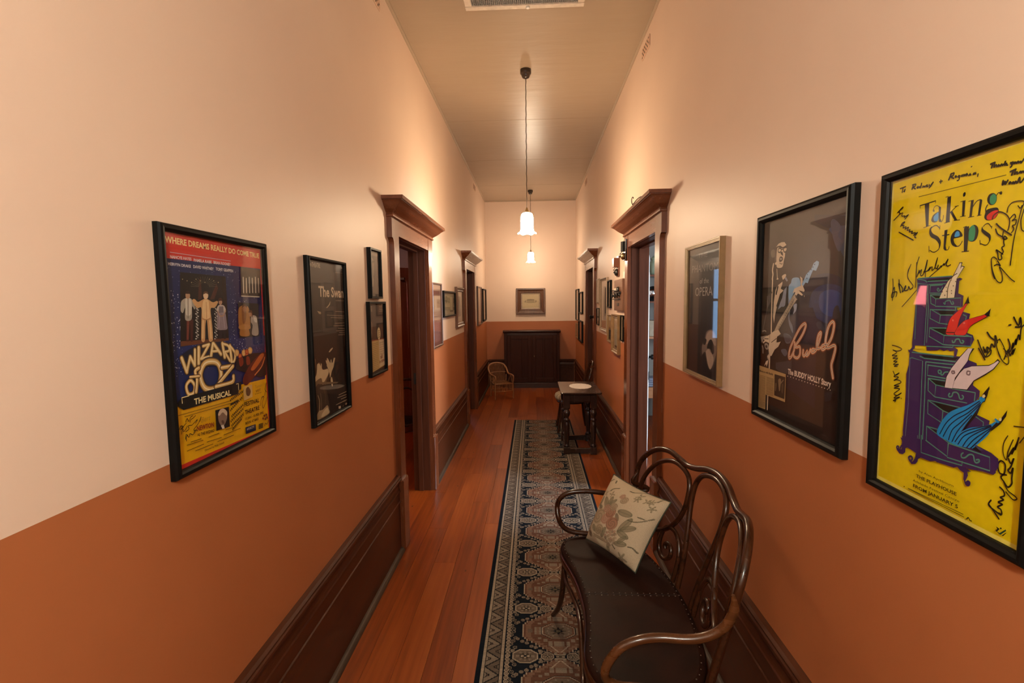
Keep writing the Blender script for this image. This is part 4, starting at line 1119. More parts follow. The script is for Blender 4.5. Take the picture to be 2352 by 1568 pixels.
  ('P','e6d6b4',[213,619,223,643,239,668,254,680,273,716,278,716,275,699,280,707,286,705,271,682,266,674,262,621]),
  ('S','4a3a20',2.5,[239,620,240,650,251,678,266,688]),
  ('P','7a6a50',[235,650,235,650,235,649,234,649,234,649,233,649,232,649,232,650,232,650,232,651,232,652,232,652,233,652,234,652,234,652,235,651]),
  ('P','7a6a50',[250,670,250,669,249,668,249,668,248,668,247,668,247,669,246,669,246,670,246,671,247,671,247,672,248,672,248,672,249,671,250,670]),
  ('P','7a6a50',[224,638,224,637,223,636,223,636,222,636,221,636,221,636,220,637,220,638,220,638,221,639,221,639,222,640,223,639,223,639,224,638]),
  ('P','7a6a50',[238,639,238,638,238,638,237,637,236,637,236,637,235,638,235,638,234,639,234,640,235,640,235,641,236,641,237,641,237,640,238,640]),
  ('P','7a6a50',[254,640,254,640,254,639,253,639,252,639,252,639,251,639,251,640,250,641,250,641,251,642,251,642,252,642,253,642,253,642,254,641]),
  ('P','7a6a50',[233,628,233,627,232,626,232,626,231,626,230,626,230,626,229,627,229,628,229,629,230,629,230,630,231,630,232,630,232,629,233,629]),
  ('P','7a6a50',[254,633,254,632,254,631,254,631,253,631,252,631,252,632,251,632,251,633,251,634,251,634,252,635,253,635,253,634,254,634,254,634]),
  ('P','7a6a50',[259,654,259,653,258,653,258,652,257,652,256,652,256,653,256,653,255,654,255,655,256,656,256,656,257,656,258,656,258,655,259,655]),
  ('P','7a6a50',[266,666,266,665,265,664,265,664,264,664,263,664,263,664,262,665,262,666,262,667,263,667,263,668,264,668,264,668,265,667,266,666]),
  ('L','15100c',2.1,[272,717,280,717]),
  ('L','15100c',2.1,[279,708,288,705]),
  ('Q','45100c',[244,516,244,535,254,563,272,581,290,594,300,610,308,613,306,605,295,585,284,559,273,518]),
  ('Q','d8281f',[245,517,246,534,255,562,273,580,291,594,301,607,306,610,305,605,294,585,283,560,272,519]),
  ('P','15100c',[297,603,306,625,310,608,313,606,308,605]),
  ('Q','45100c',[271,517,278,536,295,556,310,562,331,569,354,576,364,583,367,573,355,565,327,549,315,537,304,518]),
  ('Q','d8281f',[273,518,279,536,296,555,311,562,332,568,355,575,364,580,365,574,354,566,326,550,314,538,303,519]),
  ('P','15100c',[357,575,373,593,370,575,373,572,365,572]),
  ('L','6a1410',3,[245,522,271,523]),
  ('P','e8786a',[266,557,266,556,266,555,265,555,264,554,263,555,262,555,261,556,261,557,261,558,261,559,262,560,263,560,264,560,265,559,266,558]),
  ('P','e8786a',[302,552,302,550,301,550,300,549,299,549,298,549,297,549,296,550,296,551,296,552,297,553,298,554,299,554,300,554,301,554,301,553]),
  ('P','3d2157',[242,515,306,518,317,516,240,508]),
  ('L','4f8f78',2.8,[237,513,322,516]),
  ('P','3d2157',[108,458,120,459,161,453,266,458,293,458,319,452,344,446,347,435,338,386,359,374,359,358,347,340,357,309,392,302,391,290,386,267,359,228,402,220,422,211,425,194,419,178,374,176,340,177,328,178,316,174,236,158,208,157,169,153,149,153,122,151,104,145,108,161,99,174,110,171,107,199,110,268,110,333,108,381,116,411,116,450]),
  ('P','15100c',[162,448,274,454,289,455,279,445,172,441]),
  ('L','4f8f78',3.4,[126,452,161,453,272,455]),
  ('L','4f8f78',3.4,[157,443,174,439,280,442]),
  ('L','4f8f78',2.8,[117,432,127,435,168,430,174,159]),
  ('L','6d7f88',2.2,[119,432,120,381,123,288,120,224,118,171,161,157]),
  ('L','4f8f78',3.4,[180,428,184,315,186,162]),
  ('L','4f8f78',3.4,[180,429,278,433]),
  ('L','4f8f78',3.4,[188,420,268,422]),
  ('L','4f8f78',3.4,[189,421,189,389,252,390]),
  ('S','4f8f78',3.9,[235,404,232,401,228,402,226,408,231,411,237,407,236,399,242,399,248,407,259,410]),
  ('P','15100c',[199,379,252,379,254,366,220,366]),
  ('L','4f8f78',2.8,[193,381,254,383]),
  ('L','4f8f78',2.8,[193,381,195,344,218,331]),
  ('L','4f8f78',2.8,[221,365,220,330,324,334]),
  ('L','4f8f78',2.8,[195,380,221,366,273,365,347,367]),
  ('L','4f8f78',2.8,[347,367,346,345]),
  ('S','4f8f78',3.9,[269,350,266,345,269,340,277,344,280,354,290,357,297,353,302,342,310,342,313,349,309,352]),
  ('P','15100c',[217,314,304,314,280,296,250,296]),
  ('L','4f8f78',2.8,[197,316,304,317]),
  ('L','4f8f78',2.8,[197,316,199,275,246,261]),
  ('L','4f8f78',2.8,[251,295,250,266]),
  ('L','4f8f78',2.8,[198,315,251,296,270,293]),
  ('L','4f8f78',2.8,[352,304,376,294,376,282]),
  ('P','15100c',[212,233,237,233,233,224]),
  ('L','4f8f78',2.8,[198,236,237,237]),
  ('L','4f8f78',2.8,[198,236,200,195,275,171]),
  ('L','4f8f78',2.8,[276,208,276,160]),
  ('L','4f8f78',2.8,[200,236,276,209,347,213]),
  ('P','1c1010',[250,363,254,396,268,422,293,457,315,483,336,485,324,466,320,448,304,424,332,438,379,446,393,454,402,465,409,459,394,437,374,420,342,398,324,369]),
  ('P','dcc9cb',[252,364,256,395,270,422,295,456,317,483,330,484,322,467,318,448,301,424,283,397,277,366]),
  ('P','dcc9cb',[278,367,282,387,296,411,309,426,332,436,380,444,394,453,402,460,406,458,392,438,372,422,340,399,322,371]),
  ('S','7a6468',4,[280,415,272,414,274,408,281,410,279,413]),
  ('S','7a6468',4,[328,421,320,421,319,413,326,412,328,417]),
  ('P','3d2157',[314,442,319,451,344,446,347,440,332,437,309,428]),
  ('P','15100c',[369,366,386,392,382,367,376,348,369,345,357,309,333,274,318,257,333,271,343,286,315,247]),
  ('P','0b1a3a',[357,312,369,345,349,318]),
  ('Q','1288c8',[236,223,248,261,270,293,298,313,328,329,358,350,372,351,364,339,349,312,328,278,314,253,289,214,272,214]),
  ('Q','1288c8',[274,213,290,222,299,237,320,256,341,270,370,281,396,294,408,304,415,299,399,283,390,262,363,229,345,209,318,208]),
  ('S','0b1a3a',3.0,[246,226,264,262,289,290,324,315,361,347]),
  ('S','0b1a3a',3.0,[258,222,275,257,300,284,330,308,364,344]),
  ('S','0b1a3a',3.0,[276,217,286,249,309,275,338,308,364,339]),
  ('S','0b1a3a',3.0,[288,216,301,247,319,274,342,304]),
  ('S','0b1a3a',3.0,[297,218,315,246,345,267,396,291]),
  ('S','0b1a3a',3.0,[307,214,323,241,353,263,398,290]),
  ('S','0b1a3a',3.0,[322,213,337,239,362,262,398,288]),
  ('S','0b1a3a',3.0,[334,213,351,238,372,260,399,285]),
  ('S','0b1a3a',3.0,[345,214,366,240,388,268,401,284]),
  ('P','1288c8',[361,358,364,360,377,357,375,350,369,348,360,353]),
  ('P','e8dca0',[376,362,375,360,374,359,372,358,370,358,369,359,368,360,368,362,369,364,370,366,372,367,373,368,375,368,376,367,377,366,377,364]),
  ('P','15100c',[368,366,385,391,387,385,377,364,372,369]),
  ('P','15100c',[399,286,410,301,419,309,437,341,435,324,422,301,399,276]),
  ('P','1288c8',[405,308,408,313,420,306,415,301]),
  ('P','e8dca0',[424,312,423,310,422,309,420,308,419,308,418,309,417,310,417,312,417,314,418,315,420,316,421,317,423,317,424,316,424,315,424,313]),
  ('P','3d2157',[272,209,349,210,335,191,274,175]),
  ('P','3d2157',[241,220,271,209,282,208,364,213,401,207,404,171,326,159,281,167,198,193]),
  ('P','15100c',[350,214,360,224,379,213,367,212]),
  ('L','4a4a68',7,[361,225,401,209]),
  ('L','4f8f78',3.4,[280,208,401,208,404,173,276,166,277,208]),
  ('L','4f8f78',3.4,[200,193,274,169]),
  ('L','4f8f78',3.4,[182,203,185,151,266,154,324,159,324,170]),
  ('L','6d7f88',2.2,[119,171,170,153,168,199]),
  ('S','4f8f78',3.9,[325,195,320,189,322,181,332,184,343,196,355,198,360,184,366,181,373,187,372,192,365,189]),
  ('P','3d2157',[107,181,108,162,99,174,109,160,108,137,100,132,88,138,88,129,100,120,114,122,124,132,124,145,131,150,166,143,163,121,156,110,142,118,138,121,140,111,151,103,166,108,174,119,175,127,185,135,219,135,237,142,251,141,274,143,298,144,310,150,319,144,331,141,331,123,340,110,348,111,351,122,343,122,337,118,344,138,341,148,353,152,336,156,334,162,414,166,420,173,417,212,382,220,238,199]),
  ('P','3d2157',[238,201,242,140,368,161,418,171,417,212,397,216]),
  ('L','4f8f78',3.4,[280,208,401,208,404,173,276,166,277,208]),
  ('P','15100c',[350,214,360,224,379,213,367,212]),
  ('S','4f8f78',3.9,[325,195,320,189,322,181,332,184,343,196,355,198,360,184,366,181,373,187,372,192,365,189]),
  ('L','4f8f78',3.4,[182,203,185,151,266,154,324,159,324,170]),
  ('L','4f8f78',3.4,[200,193,274,169]),
  ('T','3a2c06','by Alan Ayckbourn',0,182,89,303,89,6.6),
  ('T','3a2c06','THE PLAYHOUSE',0.02,172,69,314,68,10.3),
  ('T','3a2c06','Adelaide Festival Centre',0,161,52,324,53,7.1),
  ('T','3a2c06','FROM JANUARY 5',0.02,163,34,321,34,10.8),
  ('L','6a5a10',2,[144,22,338,26]),
  ('L','6a5a10',2,[146,21,341,19]),
  ('P','3a2c06',[130,22,130,21,130,20,129,19,128,19,127,19,126,19,126,19,126,20,126,21,126,22,127,22,128,23,129,23,130,23,130,22]),
  ('S','3a2c06',3,[350,18,354,24,359,19,364,19]),
  ('P','15100c',[431,37,441,35,435,25,447,24,444,21,431,25,435,32]),
  ('P','1c4a30',[440,22,456,41,458,38,444,21]),
  ('P','15100c',[448,21,458,34,458,32,451,21]),
  ('P','15100c',[446,39,446,38,446,37,445,36,444,36,443,35,442,35,442,36,442,37,442,38,442,39,443,40,444,40,445,40,446,40,446,40]),
  ('S','3d2157',5,[107,148,100,132,89,134,90,141,96,142,96,136]),
  ('S','3d2157',6,[165,122,156,109,144,112,140,121,149,127,154,121,150,114]),
  ('S','3d2157',5,[337,118,342,111,349,113,351,121,346,123,342,118,346,115]),
 ],
 'buddy': [
  ('P','2b2420',[0,560,694,560,694,1000,0,1000]),
  ('P','231c1a',[0,420,694,420,694,600,0,600]),
  ('Q','14182f',[407,667,540,708,673,672,695,572,675,486,532,462,371,552]),  # blue patches: part print, part daylight reflection painted into the sheet
  ('Q','162a58',[466,633,568,662,676,636,693,544,652,492,528,508,444,554]),
  ('Q','1b3a78',[520,617,594,638,666,615,670,558,602,526,525,555]),
  ('P','2c3a5c',[596,939,693,926,693,770,666,765,603,851,564,886]),
  ('P','1a1a28',[455,968,693,922,690,888,551,895,458,936]),
  ('Q','3c3f55',[574,917,597,924,640,889,626,855,656,823,636,789,604,829,583,876]),
  ('Q','24262f',[624,564,646,572,660,543,681,486,629,483,614,527]),
  ('P','201a2e',[293,551,471,562,530,477,523,399,304,396]),
  ('P','1c1626',[271,393,508,421,516,119,270,170]),
  ('T','223f74','BUDDY ROCKERS NEVER DIE',0,483,582,696,578,12.7),
  ('Q','6a6058',[80,847,107,854,123,839,121,816,98,813,82,824]),
  ('L','5a5048',10,[123,846,127,786]),
  ('S','dccbb2',12,[110,779,102,749,108,726,103,703]),
  ('L','dccbb2',11,[106,703,106,588,111,425]),
  ('P','dccbb2',[133,864,154,877,183,881,212,878,230,862,206,856,196,850,162,864,144,859]),
  ('Q','dccbb2',[142,852,156,858,192,850,227,854,235,842,222,829,220,807,211,790,202,761,177,755,147,760,140,777,137,800,137,822]),
  ('P','dccbb2',[123,782,138,788,143,773,128,774]),
  ('C','171210',6,[152,847,163,853,180,849,182,838,168,832,155,836]),
  ('C','171210',6,[203,845,215,851,235,848,232,832,212,830]),
  ('L','171210',5,[182,846,203,845]),
  ('L','171210',6,[140,862,170,863,196,852,234,858]),
  ('Q','171210',[176,830,188,834,197,830,201,813,188,818,180,824]),
  ('Q','171210',[166,798,174,810,195,808,202,794,186,785,169,786]),
  ('P','a09a90',[194,798,193,796,191,794,188,793,183,793,179,794,176,795,173,798,172,800,173,802,175,804,178,805,183,805,187,804,190,802,193,800]),
  ('S','7a6a58',5,[172,779,191,773,198,776]),
  ('P','dccbb2',[144,754,150,750,157,708,166,702,161,697,146,699,151,705]),
  ('Q','dccbb2',[200,714,230,722,237,712,214,696,206,699]),
  ('P','8f9ab0',[238,708,256,689,246,684,224,702]),
  ('P','dccbb2',[207,686,183,677,158,667,140,645,128,588,125,511,137,476,145,519,161,565,184,603,204,632,218,643,192,651,205,673]),
  ('L','171210',12,[163,663,149,626]),
  ('P','171210',[186,625,214,639,192,603,162,557,154,565]),
  ('P','8f9ab0',[221,643,255,664,244,621,240,570,227,562,205,562,170,546,190,580,209,606]),
  ('P','171210',[248,660,263,664,265,566,241,562,244,610]),
  ('P','4c4a4c',[52,611,99,634,98,588,61,548]),
  ('S','6a6664',6,[56,615,57,548,33,468,19,426]),
  ('S','45403c',10,[103,634,64,611,74,588]),
  ('Q','8f9ab0',[267,664,288,674,302,659,301,624,294,588,272,566,265,617]),
  ('Q','8fb8de',[287,681,299,698,338,700,358,692,369,667,361,650,330,637,304,634,283,649]),
  ('P','8fb8de',[265,660,294,680,329,644,311,623,280,592,267,610]),
  ('P','8fb8de',[378,667,412,710,451,734,466,756,488,765,505,759,503,746,486,722,463,726,437,688,426,670,408,674,388,656]),
  ('P','2a4a78',[477,750,477,749,476,748,475,747,474,747,472,748,471,748,470,749,469,750,470,752,470,752,472,753,473,753,475,753,476,752,477,751]),
  ('P','2a4a78',[466,739,466,738,465,737,464,737,462,737,460,737,459,738,458,739,458,740,458,741,459,742,460,742,462,743,463,742,464,742,465,740]),
  ('P','2a4a78',[452,729,452,728,451,727,450,726,448,726,447,726,446,727,444,728,444,729,444,730,445,731,446,732,448,732,450,732,451,731,452,730]),
  ('P','2a4a78',[436,720,435,719,434,718,433,717,432,717,430,718,429,718,428,719,427,720,428,722,428,722,430,723,431,723,433,723,434,722,435,721]),
  ('P','2a4a78',[425,709,424,708,424,707,422,706,421,706,419,706,418,707,417,708,416,709,416,710,417,711,419,712,420,712,422,712,423,711,424,710]),
  ('P','2a4a78',[423,692,423,691,422,690,420,690,419,689,417,690,416,690,415,692,414,693,415,694,416,695,417,695,418,696,420,695,422,694,422,693]),
  ('P','dccbb2',[363,704,382,694,386,680,378,667,391,656,404,639,399,632,355,640,391,620,385,614,350,626,338,616,323,621,327,634,304,627,316,648,354,657,372,660]),
  ('P','dccbb2',[400,619,406,612,404,608]),
  ('P','b3a58f',[305,613,321,623,332,606,348,598,339,595,296,556,258,519,184,445,164,417,140,434,174,478,202,506,255,555,287,592]),
  ('L','6a6055',3,[322,602,170,436]),
  ('L','7a6c5c',2.2,[183,464,199,459]),
  ('L','7a6c5c',2.2,[194,475,210,471]),
  ('L','7a6c5c',2.2,[205,487,221,482]),
  ('L','7a6c5c',2.2,[216,499,232,494]),
  ('L','7a6c5c',2.2,[226,510,242,505]),
  ('L','7a6c5c',2.2,[237,522,252,517]),
  ('L','7a6c5c',2.2,[247,533,263,528]),
  ('L','7a6c5c',2.2,[257,544,273,539]),
  ('L','7a6c5c',2.2,[268,555,283,550]),
  ('L','7a6c5c',2.2,[278,566,293,561]),
  ('L','7a6c5c',2.2,[288,577,303,572]),
  ('L','7a6c5c',2.2,[298,588,313,583]),
  ('Q','8f9ab0',[315,570,344,578,342,549,327,535,316,529,323,549]),
  ('Q','6e7484',[273,523,290,545,286,505,315,471,321,439,303,452,281,483]),
  ('P','dccbb2',[106,420,140,436,162,436,172,402,167,372,105,366,88,391,32,363,23,370,79,395,39,388,46,400,102,416]),
  ('P','a09a90',[0,397,70,410,39,388,15,365]),
  ('S','a09a90',7,[19,428,44,433,57,429]),
  ('Q','5b6272',[236,429,271,432,306,420,314,395,267,384,245,404]),
  ('P','dccbb2',[117,427,184,447,209,427,174,410,170,381,188,383,212,389,190,361,154,342,125,307,99,304,90,345,95,371,48,377,33,392,60,404,98,413]),
  ('L','171210',4,[44,390,87,392]),
  ('L','171210',4,[120,377,169,401]),
  ('L','6a6055',3,[98,420,101,375]),
  ('Q','a09a90',[46,361,62,368,82,364,90,342,71,334,54,342]),
  ('Q','171210',[56,352,69,358,78,349,67,341]),
  ('S','a09a90',10,[23,348,30,336,32,313]),
  ('P','dccbb2',[80,299,92,313,100,301,89,268,77,243,70,258,50,243,69,272,91,281]),
  ('L','dccbb2',12,[108,373,106,296,106,231]),
  ('Q','4a4f5c',[238,432,272,426,300,422,302,402,280,391,252,397]),
  ('Q','565c6a',[220,349,260,356,279,337,257,320,227,334]),
  ('P','3a3a40',[171,278,264,296,319,309,319,238,222,236,173,247]),
  ('Q','2e3240',[504,493,535,503,567,473,560,452,524,470]),
  ('S','3a2019',28.5,[308,321,297,317,293,330,304,366,343,422,382,468,415,488,426,478,408,444,376,408,346,379,360,375,383,380,389,363,386,340,366,325,339,329,333,343]),
  ('S','3a2019',28.5,[340,396,337,358,313,323,297,315]),
  ('S','3a2019',28.5,[414,366,413,346,426,342,448,367,440,344,458,354,471,375]),
  ('S','3a2019',28.5,[508,376,490,379,479,370,488,363,513,379,536,426,543,456,526,444,517,409,521,385,543,390]),
  ('S','3a2019',28.5,[589,410,560,402,552,391,561,384,585,399,616,438,630,489,619,506,596,487,582,448,578,409,594,395,634,409,645,398,634,358,624,324,638,275]),
  ('S','6e3f2c',21.1,[308,321,297,317,293,330,304,366,343,422,382,468,415,488,426,478,408,444,376,408,346,379,360,375,383,380,389,363,386,340,366,325,339,329,333,343]),
  ('S','6e3f2c',21.1,[340,396,337,358,313,323,297,315]),
  ('S','6e3f2c',21.1,[414,366,413,346,426,342,448,367,440,344,458,354,471,375]),
  ('S','6e3f2c',21.1,[508,376,490,379,479,370,488,363,513,379,536,426,543,456,526,444,517,409,521,385,543,390]),
  ('S','6e3f2c',21.1,[589,410,560,402,552,391,561,384,585,399,616,438,630,489,619,506,596,487,582,448,578,409,594,395,634,409,645,398,634,358,624,324,638,275]),
  ('S','b8744e',15.5,[308,321,297,317,293,330,304,366,343,422,382,468,415,488,426,478,408,444,376,408,346,379,360,375,383,380,389,363,386,340,366,325,339,329,333,343]),
  ('S','b8744e',15.5,[340,396,337,358,313,323,297,315]),
  ('S','b8744e',15.5,[414,366,413,346,426,342,448,367,440,344,458,354,471,375]),
  ('S','b8744e',15.5,[508,376,490,379,479,370,488,363,513,379,536,426,543,456,526,444,517,409,521,385,543,390]),
  ('S','b8744e',15.5,[589,410,560,402,552,391,561,384,585,399,616,438,630,489,619,506,596,487,582,448,578,409,594,395,634,409,645,398,634,358,624,324,638,275]),
  ('S','e8b98f',10.5,[308,321,297,317,293,330,304,366,343,422,382,468,415,488,426,478,408,444,376,408,346,379,360,375,383,380,389,363,386,340,366,325,339,329,333,343]),
  ('S','e8b98f',10.5,[340,396,337,358,313,323,297,315]),
  ('S','e8b98f',10.5,[414,366,413,346,426,342,448,367,440,344,458,354,471,375]),
  ('S','e8b98f',10.5,[508,376,490,379,479,370,488,363,513,379,536,426,543,456,526,444,517,409,521,385,543,390]),
  ('S','e8b98f',10.5,[589,410,560,402,552,391,561,384,585,399,616,438,630,489,619,506,596,487,582,448,578,409,594,395,634,409,645,398,634,358,624,324,638,275]),
  ('S','f6e6d2',5.6,[308,321,297,317,293,330,304,366,343,422,382,468,415,488,426,478,408,444,376,408,346,379,360,375,383,380,389,363,386,340,366,325,339,329,333,343]),
  ('S','f6e6d2',5.6,[340,396,337,358,313,323,297,315]),
  ('S','f6e6d2',5.6,[414,366,413,346,426,342,448,367,440,344,458,354,471,375]),
  ('S','f6e6d2',5.6,[508,376,490,379,479,370,488,363,513,379,536,426,543,456,526,444,517,409,521,385,543,390]),
  ('S','f6e6d2',5.6,[589,410,560,402,552,391,561,384,585,399,616,438,630,489,619,506,596,487,582,448,578,409,594,395,634,409,645,398,634,358,624,324,638,275]),
  ('S','3a1812',2.5,[308,321,297,317,293,330,304,366,343,422,382,468,415,488,426,478,408,444,376,408,346,379,360,375,383,380,389,363,386,340,366,325,339,329,333,343]),
  ('S','3a1812',2.5,[340,396,337,358,313,323,297,315]),
  ('S','3a1812',2.5,[414,366,413,346,426,342,448,367,440,344,458,354,471,375]),
  ('S','3a1812',2.5,[508,376,490,379,479,370,488,363,513,379,536,426,543,456,526,444,517,409,521,385,543,390]),
  ('S','3a1812',2.5,[589,410,560,402,552,391,561,384,585,399,616,438,630,489,619,506,596,487,582,448,578,409,594,395,634,409,645,398,634,358,624,324,638,275]),
  ('T','e4d6c6','The BUDDY HOLLY Story',0.035,291,239,628,235,26.0),
  ('P','c0b2a8',[295,228,295,227,294,226,293,225,291,224,289,224,288,225,287,226,286,227,287,228,288,229,289,230,291,230,292,230,294,230,295,229]),
  ('P','c0b2a8',[321,228,321,226,320,225,318,225,317,224,315,224,314,224,313,225,312,226,312,228,313,229,315,230,316,230,318,230,319,230,320,229]),
  ('P','c0b2a8',[346,227,346,226,345,225,344,224,342,224,340,224,339,224,338,225,338,226,338,227,339,228,340,229,342,230,343,230,345,229,346,228]),
  ('P','c0b2a8',[370,227,370,226,369,225,368,224,367,223,365,223,364,224,363,224,362,226,362,227,363,228,365,228,366,229,368,229,369,229,370,228]),
  ('P','c0b2a8',[394,226,394,225,394,224,392,223,391,223,389,223,388,223,387,224,386,225,387,226,388,227,389,228,390,229,392,229,393,228,394,227]),
  ('P','c0b2a8',[418,226,418,225,417,224,416,223,414,222,413,222,411,223,410,224,410,225,410,226,411,227,412,228,414,228,415,228,417,228,418,227]),
  ('P','c0b2a8',[441,226,441,224,440,223,439,223,437,222,436,222,435,222,434,223,433,224,434,225,434,226,436,227,437,228,438,228,440,227,441,227]),
  ('P','c0b2a8',[464,225,464,224,463,223,462,222,460,222,459,222,457,222,456,223,456,224,456,225,457,226,458,227,460,227,461,227,462,227,463,226]),
  ('P','c0b2a8',[486,225,486,224,485,223,484,222,482,221,481,221,480,222,479,222,478,224,478,225,479,226,480,226,482,227,483,227,484,226,485,226]),
  ('P','c0b2a8',[507,224,507,223,506,222,505,222,504,221,503,221,501,221,500,222,500,223,500,224,501,225,502,226,504,226,505,226,506,226,507,225]),
  ('P','c0b2a8',[529,224,528,223,528,222,527,221,525,221,524,221,523,221,522,222,522,223,522,224,522,225,524,226,525,226,526,226,528,226,528,225]),
  ('P','c0b2a8',[549,224,549,223,548,222,547,221,546,220,545,220,544,221,543,221,542,222,543,224,543,224,544,225,546,226,547,226,548,225,549,225]),
  ('P','c0b2a8',[570,223,570,222,569,221,568,220,567,220,565,220,564,220,563,221,563,222,563,223,564,224,565,225,566,225,568,225,569,225,570,224]),
  ('P','c0b2a8',[590,223,590,222,589,221,588,220,587,220,585,220,584,220,583,221,583,222,583,223,584,224,585,224,586,225,588,225,589,225,590,224]),
  ('P','c0b2a8',[609,223,609,222,609,221,608,220,606,219,605,219,604,220,603,220,603,221,603,222,604,223,605,224,606,225,607,225,608,224,609,224]),
  ('P','c0b2a8',[629,222,628,221,628,220,627,220,626,219,624,219,623,219,622,220,622,221,622,222,623,223,624,224,625,224,626,224,628,224,628,223]),
  ('P','b89a68',[0,240,274,234,276,96,101,94,83,15,0,11]),
  ('P','2c2218',[166,218,270,219,269,109,169,109]),
  ('T','2c2010','Move on with Buddy',0.03,4,207,151,209,11.3),
  ('L','6a5434',2.4,[2,189,71,189]),
  ('L','6a5434',2.4,[82,190,157,190]),
  ('L','6a5434',2.4,[2,182,71,182]),
  ('L','6a5434',2.4,[83,184,158,184]),
  ('L','6a5434',2.4,[2,176,71,176]),
  ('L','6a5434',2.4,[83,177,158,178]),
  ('L','6a5434',2.4,[1,169,72,169]),
  ('L','6a5434',2.4,[84,171,158,172]),
  ('L','6a5434',2.4,[1,162,72,163]),
  ('L','6a5434',2.4,[84,164,159,165]),
  ('L','6a5434',2.4,[1,155,72,156]),
  ('L','6a5434',2.4,[84,158,159,159]),
  ('L','6a5434',2.4,[0,148,72,150]),
  ('L','6a5434',2.4,[85,151,160,153]),
  ('L','6a5434',2.4,[0,142,72,143]),
  ('L','6a5434',2.4,[85,145,160,146]),
  ('L','6a5434',2.4,[0,135,72,137]),
  ('L','6a5434',2.4,[86,138,161,140]),
  ('L','6a5434',2.4,[0,128,73,130]),
  ('L','6a5434',2.4,[86,132,161,134]),
  ('L','6a5434',2.4,[0,121,73,124]),
  ('L','6a5434',2.4,[87,126,162,128]),
  ('L','6a5434',2.4,[0,114,73,117]),
  ('L','6a5434',2.4,[87,119,162,121]),
  ('L','6a5434',2.4,[0,108,73,110]),
  ('L','6a5434',2.4,[88,113,162,115]),
  ('L','6a5434',2.4,[0,101,73,104]),
  ('L','6a5434',2.4,[88,106,163,109]),
  ('L','6a5434',2.4,[0,94,74,97]),
  ('L','6a5434',2.4,[88,100,163,103]),
  ('L','6a5434',2.4,[0,87,74,91]),
  ('L','6a5434',2.4,[0,80,74,84]),
  ('L','6a5434',2.4,[0,73,74,78]),
  ('L','6a5434',2.4,[0,66,74,71]),
  ('L','6a5434',2.4,[0,60,74,64]),
  ('L','6a5434',2.4,[0,53,75,58]),
  ('L','6a5434',2.4,[0,46,75,51]),
  ('L','6a5434',2.4,[0,39,75,45]),
  ('L','6a5434',2.4,[0,32,75,38]),
  ('L','6a5434',2.4,[0,25,75,32]),
  ('L','6a5434',2.4,[0,18,76,25]),
  ('Q','8a7658',[207,196,224,205,234,194,230,169,226,144,217,142,209,175]),
  ('Q','6a5a40',[178,172,191,172,187,136,178,138]),
  ('Q','5a4c38',[241,180,256,177,253,136,241,140]),
  ('L','8a7658',6,[232,182,254,201]),
  ('P','171210',[81,95,114,95,109,21,83,15]),
  ('L','dccbb2',9,[106,93,105,20]),
  ('P','201f28',[587,204,640,217,634,180,594,166]),
 ],
 'oz': [
  ('P','e0aa0a',[0,0,702,0,702,400,0,400]),
  ('P','c22a20',[0,0,702,0,702,20,0,20]),
  ('P','b8281e',[693,0,702,0,702,890,693,890]),
  ('P','e0a51c',[0,0,9,0,9,1000,0,1000]),
  ('P','1c2656',[12,330,688,330,688,905,12,905]),
  ('P','c93124',[0,893,702,893,702,1000,0,1000]),
  ('P','1e2a62',[7,575,703,524,682,282,464,288,5,281]),
  ('P','e0aa0a',[464,288,682,282,692,0,0,20,5,281]),
  ('T','f0d592','WHERE DREAMS REALLY DO COME TRUE',0.03,14,958,690,951,26.2),
  ('L','b9b4c4',2.5,[38,919,436,915]),
  ('T','d9d4d8','NANCYE HAYES',0.025,36,895,161,895,12.6),
  ('T','d9d4d8','PAMELA RABE',0.025,175,892,293,892,13.4),
  ('T','d9d4d8','BRIAN ROONEY',0.025,307,892,435,891,14.2),
  ('T','d9d4d8','MERVYN DRAKE',0.025,22,865,154,863,12.5),
  ('T','d9d4d8','DAVID WHITNEY',0.025,169,863,305,861,13.4),
  ('T','d9d4d8','TONY GEAPPEN',0.025,321,862,451,860,14.3),
  ('D','8f97c0',14,400,686,880,420,3,2.2),
  ('D','c9cde4',14,400,70,760,60,4,3),
  ('D','c9cde4',420,450,540,720,60,9,2.6),
  ('P','1c1310',[86,840,390,836,385,531,59,522]),
  ('P','6a3a20',[61,545,385,535,384,522,60,524]),
  ('P','4a2418',[200,815,212,815,212,727,185,721]),
  ('P','4a2418',[317,799,328,778,297,727,263,723]),
  ('P','2c1c16',[360,832,390,832,382,535,361,567]),
  ('L','5a5040',2,[265,783,322,787]),
  ('L','5a5040',2,[264,787,319,797]),
  ('L','5a5040',2,[262,790,313,806]),
  ('L','5a5040',2,[258,793,303,814]),
  ('L','5a5040',2,[253,796,291,820]),
  ('L','5a5040',2,[248,798,276,825]),
  ('L','5a5040',2,[241,799,260,828]),
  ('L','5a5040',2,[234,800,242,828]),
  ('L','5a5040',2,[227,800,225,828]),
  ('L','5a5040',2,[220,799,208,825]),
  ('L','5a5040',2,[214,797,191,821]),
  ('L','5a5040',2,[208,794,177,815]),
  ('L','5a5040',2,[203,792,165,808]),
  ('L','5a5040',2,[199,788,155,800]),
  ('L','5a5040',2,[196,784,148,791]),
  ('L','5a5040',2,[194,781,144,782]),
  ('P','b0a078',[100,810,100,809,99,809,98,808,98,808,96,808,96,808,95,809,95,810,95,811,96,812,97,812,98,812,99,812,100,812,100,811]),
  ('P','b0a078',[126,804,126,804,125,803,124,802,124,802,122,802,122,803,121,803,121,804,121,805,122,806,123,806,124,807,125,807,126,806,126,805]),
  ('P','b0a078',[153,799,153,798,152,797,151,796,150,796,149,796,148,797,148,798,148,798,148,799,149,800,150,801,151,801,152,801,152,800,153,800]),
